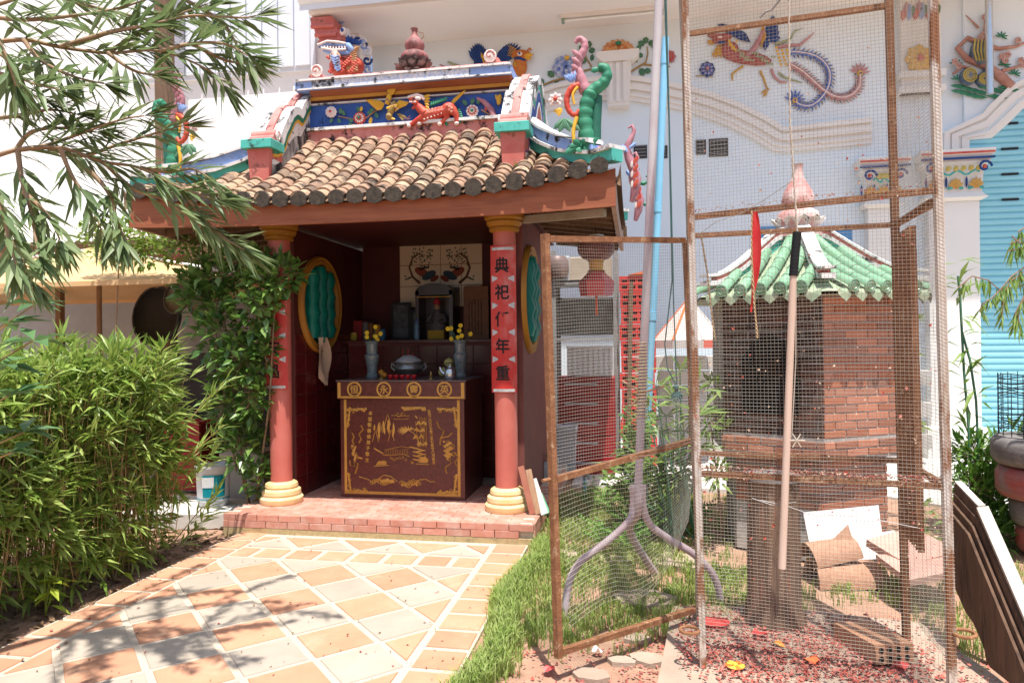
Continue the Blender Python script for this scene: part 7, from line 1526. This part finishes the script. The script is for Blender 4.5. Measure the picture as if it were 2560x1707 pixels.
bush('low_shrub', 'low glossy green shrub growing below the red crates', 'shrub', (-.05,6.1,-.03), [cl(1590,1130,6.0,45,40,70), cl(1560,1200,5.9,50,40,70), cl(1620,1210,5.8,60,40,80), cl(1690,1180,5.9,50,60,80), cl(1600,1060,6.2,40,40,50)], M_vine, .09, .045)
def fern(x, y, n_, sp, lab):
    c_ = onZ(x, y, 0); T = thing('fern', lab, 'fern', c_, 'ferny weeds in the grass'); g = G()
    for k in range(n_):
        a = R.uniform(0,6.28); p = c_+V((R.uniform(-sp,sp), R.uniform(-sp,sp), 0)); L_ = R.uniform(.18,.34); d = V((math.cos(a)*.7, math.sin(a)*.7, 1)).normalized(); q = p+d*L_+V((math.cos(a)*.06, math.sin(a)*.06, -.05)); m_ = p.lerp(q,.5)+V((0,0,.04))
        g.tube([p,m_,q], .0022, 3, False); sd_ = V((-math.sin(a), math.cos(a), 0))
        for j in range(9):
            t = .25+.75*j/8; c2 = p.lerp(m_, t*2) if t < .5 else m_.lerp(q, t*2-1)
            for s in (-1,1): g.leaf(c2, c2+sd_*s*.06*(1.25-t)+d*.02+V((0,0,.01)), .016, V((0,0,1))+rv(.3), .15)
    g.build('fronds', M_fern, T)
fern(1610,1320,60,.22,'feathery fern patch just behind the stand pole'); fern(1530,1270,34,.18,'feathery fern patch near the blue tap'); fern(1690,1300,46,.2,'feathery fern patch beside the cage corner'); fern(1650,1250,40,.2,'feathery fern patch under the fan leaved shrub'); fern(1560,1370,26,.16,'feathery fern patch at the bowed leg of the stand')
# ---- right side greenery
def clr(x, y, Y_, r_, n_): return cl(x, y, Y_, r_, r_, n_, .25)
bush('dense_bush', 'dense bright green bush beside the tyre planter', 'bush', (2.75,6.5,-.03), [clr(2430,1130,6.4,50,120), clr(2480,1180,6.3,60,150), clr(2430,1220,6.2,55,140), clr(2500,1260,6.2,60,140), clr(2450,1300,6.1,55,120), clr(2520,1130,6.6,50,90), clr(2420,1320,6.0,40,80), clr(2490,1350,6.0,50,90), clr(2540,1330,6.3,50,80)], M_right, .12, .03)
TP = thing('spiky_plant', 'tall thin plant with strap leaves climbing beside the cage', 'plant', (2.6,6.6,-.03)); gs = G(); gl = G()
for pts in ([(2440,1250),(2445,1100),(2440,1000),(2425,900),(2405,830)], [(2430,1250),(2420,1050),(2410,930),(2400,740),(2395,690)]):
    P_ = [onY(x,y,6.3) for x,y in pts]; gs.tube([V((P_[0].x,6.3,-.03))]+P_, .01, 6)
    for p in P_[1:]:
        for k in range(7): a = R.uniform(0,6.28); gl.leaf(p+V((0,0,R.uniform(-.15,.15))), p+V((.22*math.cos(a),.15*math.sin(a),R.uniform(-.12,.14))), .035, V((0,0,1))+rv(.3), .2, .2)
gs.build('stem', M_leafrel, TP, True); gl.build('leaves', M_rhap, TP)
WT = thing('drooping_branch_tree', 'young tree whose thin drooping leaves hang before the teal shutter', 'tree', (2.95,5.1,-.03)); gt = G(); gl = G()
tr = [V((2.95,5.1,-.03)), V((2.9,5.1,1.0)), V((2.92,5.1,1.9)), V((2.85,5.1,2.6))]; gt.tube(tr, [.03,.025,.02,.01], 8)
for pts in ([(2600,640),(2530,690),(2500,725),(2470,700),(2430,690),(2395,720)], [(2600,640),(2540,600),(2530,590)], [(2500,725),(2480,745),(2455,760),(2450,780)], [(2600,700),(2560,680),(2530,700),(2510,730),(2505,800)], [(2600,560),(2560,570),(2545,580)], [(2600,620),(2560,595),(2525,610)], [(2600,740),(2560,740),(2540,780),(2535,820)], [(2600,630),(2550,620),(2520,628)], [(2560,740),(2545,790),(2550,830)]):
    P_ = [onY(x,y,5.0) for x,y in pts]; P_ = [tr[3] if P_[0].z > 2.3 else tr[2], (tr[3] if P_[0].z > 2.3 else tr[2]).lerp(P_[0],.5)+V((0,0,.06))] + P_; gt.tube(P_, .0045, 5)
    for i in range(0, len(P_)-1):
        for k in range(int((P_[i+1]-P_[i]).length*75)+2): p = P_[i].lerp(P_[i+1], R.random()); gl.leaf(p, p+V((R.uniform(-.05,.04), R.uniform(-.05,.05), R.uniform(-.14,-.06))), .013, V((0,-1,.2))+rv(.4), .15)
gt.build('trunk', M_bark, WT, True); gl.build('crown', M_rhap, WT)['kind'] = 'stuff'
bush('wall_weed', 'loose green weed growing beside the furnace wall', 'weed', (2.2,6.2,-.03), [clr(2270,880,6.2,14,14), clr(2275,800,6.2,14,12), clr(2280,1060,6.2,16,16), clr(2290,1260,6.0,18,20), clr(2300,1330,5.9,16,16)], M_rhap, .09, .03)
bush('wall_weed', 'sparse weed between the cage hinge post and the furnace', 'weed', (.62,5.8,-.03), [clr(1775,1050,5.6,30,40), clr(1780,960,5.7,20,16), clr(1790,1180,5.5,30,30), clr(1810,600+460,5.6,16,12)], M_rhap, .09, .03)
# ---- grass
g = G()
def gpatch(n_, fx, dens=None):
    for i in range(n_):
        x, y = fx(); 
        h = R.uniform(.025,.075); a = R.uniform(0,6.28); g.add([(x-.003*math.sin(a), y+.003*math.cos(a), -.035), (x+.003*math.sin(a), y-.003*math.cos(a), -.035), (x+h*.6*math.cos(a)*R.random(), y+h*.6*math.sin(a)*R.random(), h)], [(0,1,2)])
def tuft(x, y, n_, sp, hh):
    for i in range(n_):
        a = R.uniform(0,6.28); px_, py_ = x+R.gauss(0,sp), y+R.gauss(0,sp); h = hh*R.uniform(.5,1.2); l = h*R.uniform(.2,.9); m_ = (px_+l*.4*math.cos(a), py_+l*.4*math.sin(a), h*.7); s_, c_ = .0028*math.sin(a), .0028*math.cos(a)
        g.add([(px_-s_, py_+c_, -.03), (px_+s_, py_-c_, -.03), (m_[0]+s_, m_[1]-c_, m_[2]), (m_[0]-s_, m_[1]+c_, m_[2]), (px_+l*math.cos(a), py_+l*math.sin(a), h*.95)], [(0,1,2,3),(3,2,4)])
def edge(y): return -.83 + .05*math.sin(y*4)
def grassy(x, y):
    # bare soil around the cage and in front
    t = 0
    if x < edge(y): return 0
    if y > 6.6: return .15 if x < .6 else .1
    k = (y - 3.55 - .62*max(-.3, x+.2)) / .35
    left = max(0, 1 - (x - edge(y)) / (.12 + .5*max(0, (y-3.1)))) if y < 3.9 else 0
    base = max(0, min(1, k))
    if x > 1.0: base = min(base, .35 if y > 4.25 else 0)
    if x > .3 and y > 5.1: base *= .3
    if x > 1.5: base = .5 if y > 3.9 else .15
    n_ = .5 + .5*math.sin(x*7+1.3)*math.sin(y*6.1)
    return max(base*(.25+.6*n_*n_), left*.8)
cnt = 0
for i in range(15000):
    x, y = R.uniform(-.88,2.6), R.uniform(2.9,7.4)
    if x > 1.8 and y > 6: continue
    if x < -.8 and y > 5.4: continue
    if R.random() < grassy(x, y): tuft(x, y, 9, .022, .042 + (.03 if x < -.5 else 0)); cnt += 1
for i in range(520): y = R.uniform(3.0,5.4); tuft(edge(y)+abs(R.gauss(0,.05)), y, 14, .02, .085)
gr = g.build('grass', M_grass); tag(gr, 'patchy green grass between the paving and the cage', 'grass', kind='stuff')
# ---- shredded firecracker paper and fallen petals
g = G()
def shred(x, y, z, s_, mi):
    a = R.uniform(0,6.28); g.mat(mi); p = V((x,y,z)); d = V((math.cos(a), math.sin(a), R.uniform(-.2,.5)))*s_; g.leaf(p, p+d, s_*R.uniform(.5,.9), (R.uniform(-.6,.6),R.uniform(-.6,.6),1), R.uniform(-.5,.5))
for i in range(8500):
    if R.random() < .55: x, y = R.gauss(.75,.42), R.gauss(3.62,.32)
    else: x, y = R.uniform(-.75,1.7), R.uniform(2.9,4.35)
    d = 1
    if x < -.1: d = .45 + .4*max(0,(x+.75)) 
    if y > 3.85 + .25*math.sin(x*3) and not .25 < x < 1.4: d *= .35
    if x < edge(y)+.1: d = .1
    if y > 4.35: d *= .15
    if y < 3.35 + .08*math.sin(x*9) and x > .1: d *= .22
    if R.random() > d: continue
    ins = .18 < x < 1.58 and 2.3 < y < 4.25; z = (.022 if ins else gz(x,y)+.006) + R.uniform(0,.01) + (.012*R.random() if ins else 0)
    shred(x, y, z, R.uniform(.008,.026), R.choice([0,0,2,2,3,3,0]))
pp_ = g.build('paper_shreds', M_paper); tag(pp_, 'thick litter of red and pink firecracker paper shreds around the cage', 'paper litter', kind='stuff')
g = G()
for i in range(150): x, y = R.uniform(-3.2,-.9), R.uniform(2.9,5.4); shred(x, y, .012, R.uniform(.008,.02), R.choice([0,1,1]))
for i in range(40): x, y = R.uniform(-3.4,-3.0), R.uniform(3,5.2); shred(x, y, .012, R.uniform(.012,.03), R.choice([0,1]))
tag(g.build('fallen_petals', [mat('petal_red', (.3,.05,.05), (.36,.09,.07), 9, .8), mat('petal_brown', (.2,.11,.06), (.26,.15,.09), 9, .9)]), 'scattered dried red petals on the orange and grey paving', 'petals', kind='stuff')
g = G()
for i in range(900): x, y = R.uniform(-4.6,-3.36), R.uniform(2.9,5.6); shred(x, y, gz(x,y)+.01, R.uniform(.03,.08), 0)
tag(g.build('leaf_litter', mat('dead_leaf', (.18,.11,.06), (.26,.16,.09), 6, .9, island=.3)), 'dry brown bamboo leaf litter under the hedge', 'leaf litter', kind='stuff')
# red plastic scraps and a yellow blossom
def scrap(nm, lab, cat, x, y, s_, m_, z=.03):
    c_ = onZ(x, y, z); g = G(); n_ = 9; P_ = [c_+V((s_*R.uniform(.6,1)*math.cos(6.283*k/n_), s_*R.uniform(.5,.9)*math.sin(6.283*k/n_), R.uniform(.0,.03))) for k in range(n_)]; t_ = c_+V((0,0,.025))
    g.add(P_+[t_], [(k, (k+1)%n_, n_) for k in range(n_)]); tag(g.build(nm, m_, None, loc=c_), lab, cat)
M_pl = mat('red_plastic', (.75,.06,.06), (.8,.15,.13), 9, .4, trans=.3)
scrap('red_wrapper', 'crumpled translucent red wrapper on the slab in the cage', 'wrapper', 1790, 1560, .12, M_pl); scrap('red_wrapper', 'small red wrapper scrap near the stump', 'wrapper', 1900, 1590, .05, M_pl); scrap('red_wrapper', 'orange red paper square on the bare part of the slab', 'wrapper', 2030, 1655, .045, mat('orange_paper', (.8,.16,.05)), .026); scrap('red_wrapper', 'red scrap on the soil at the door shadow', 'wrapper', 1372, 1676, .035, M_pl, .0); scrap('dry_leaf', 'large yellow brown fallen leaf on the grass behind the cage', 'leaf', 2310, 1490, .07, mat('leaf_tan', (.5,.3,.1), (.42,.24,.08), 9, .8), .01); scrap('white_paper', 'small oval pink white paper on the soil by the door', 'paper', 1494, 1628, .035, mat('paper_white', (.75,.68,.68)), .0); scrap('red_wrapper', 'red scrap beside the hollow brick', 'wrapper', 2250, 1665, .05, M_pl, .03); scrap('orange_leaf', 'orange leaf lying on the slab near the stump', 'leaf', 1945, 1615, .045, mat('leaf_orange', (.75,.24,.04), (.8,.36,.06), 9, .6))
c_ = onZ(1838, 1668, .025); T = thing('fallen_blossom', 'orange and yellow blossom fallen on the slab inside the cage', 'flower', c_); 
for k in range(6): a = k*1.047; G().petal(c_, c_+V((.05*math.cos(a),.05*math.sin(a),.015)), .045, (0,0,1), .2, .6).build('petal', mat('blossom_orange', (.85,.16,.03), (.9,.3,.05), 20, .6) if k % 2 else mat('blossom_yellow', (.85,.6,.08)), T, True)
G().ell(c_+V((0,0,.014)), (.015,.015,.012)).build('centre', MATS['blossom_yellow'], T, True)
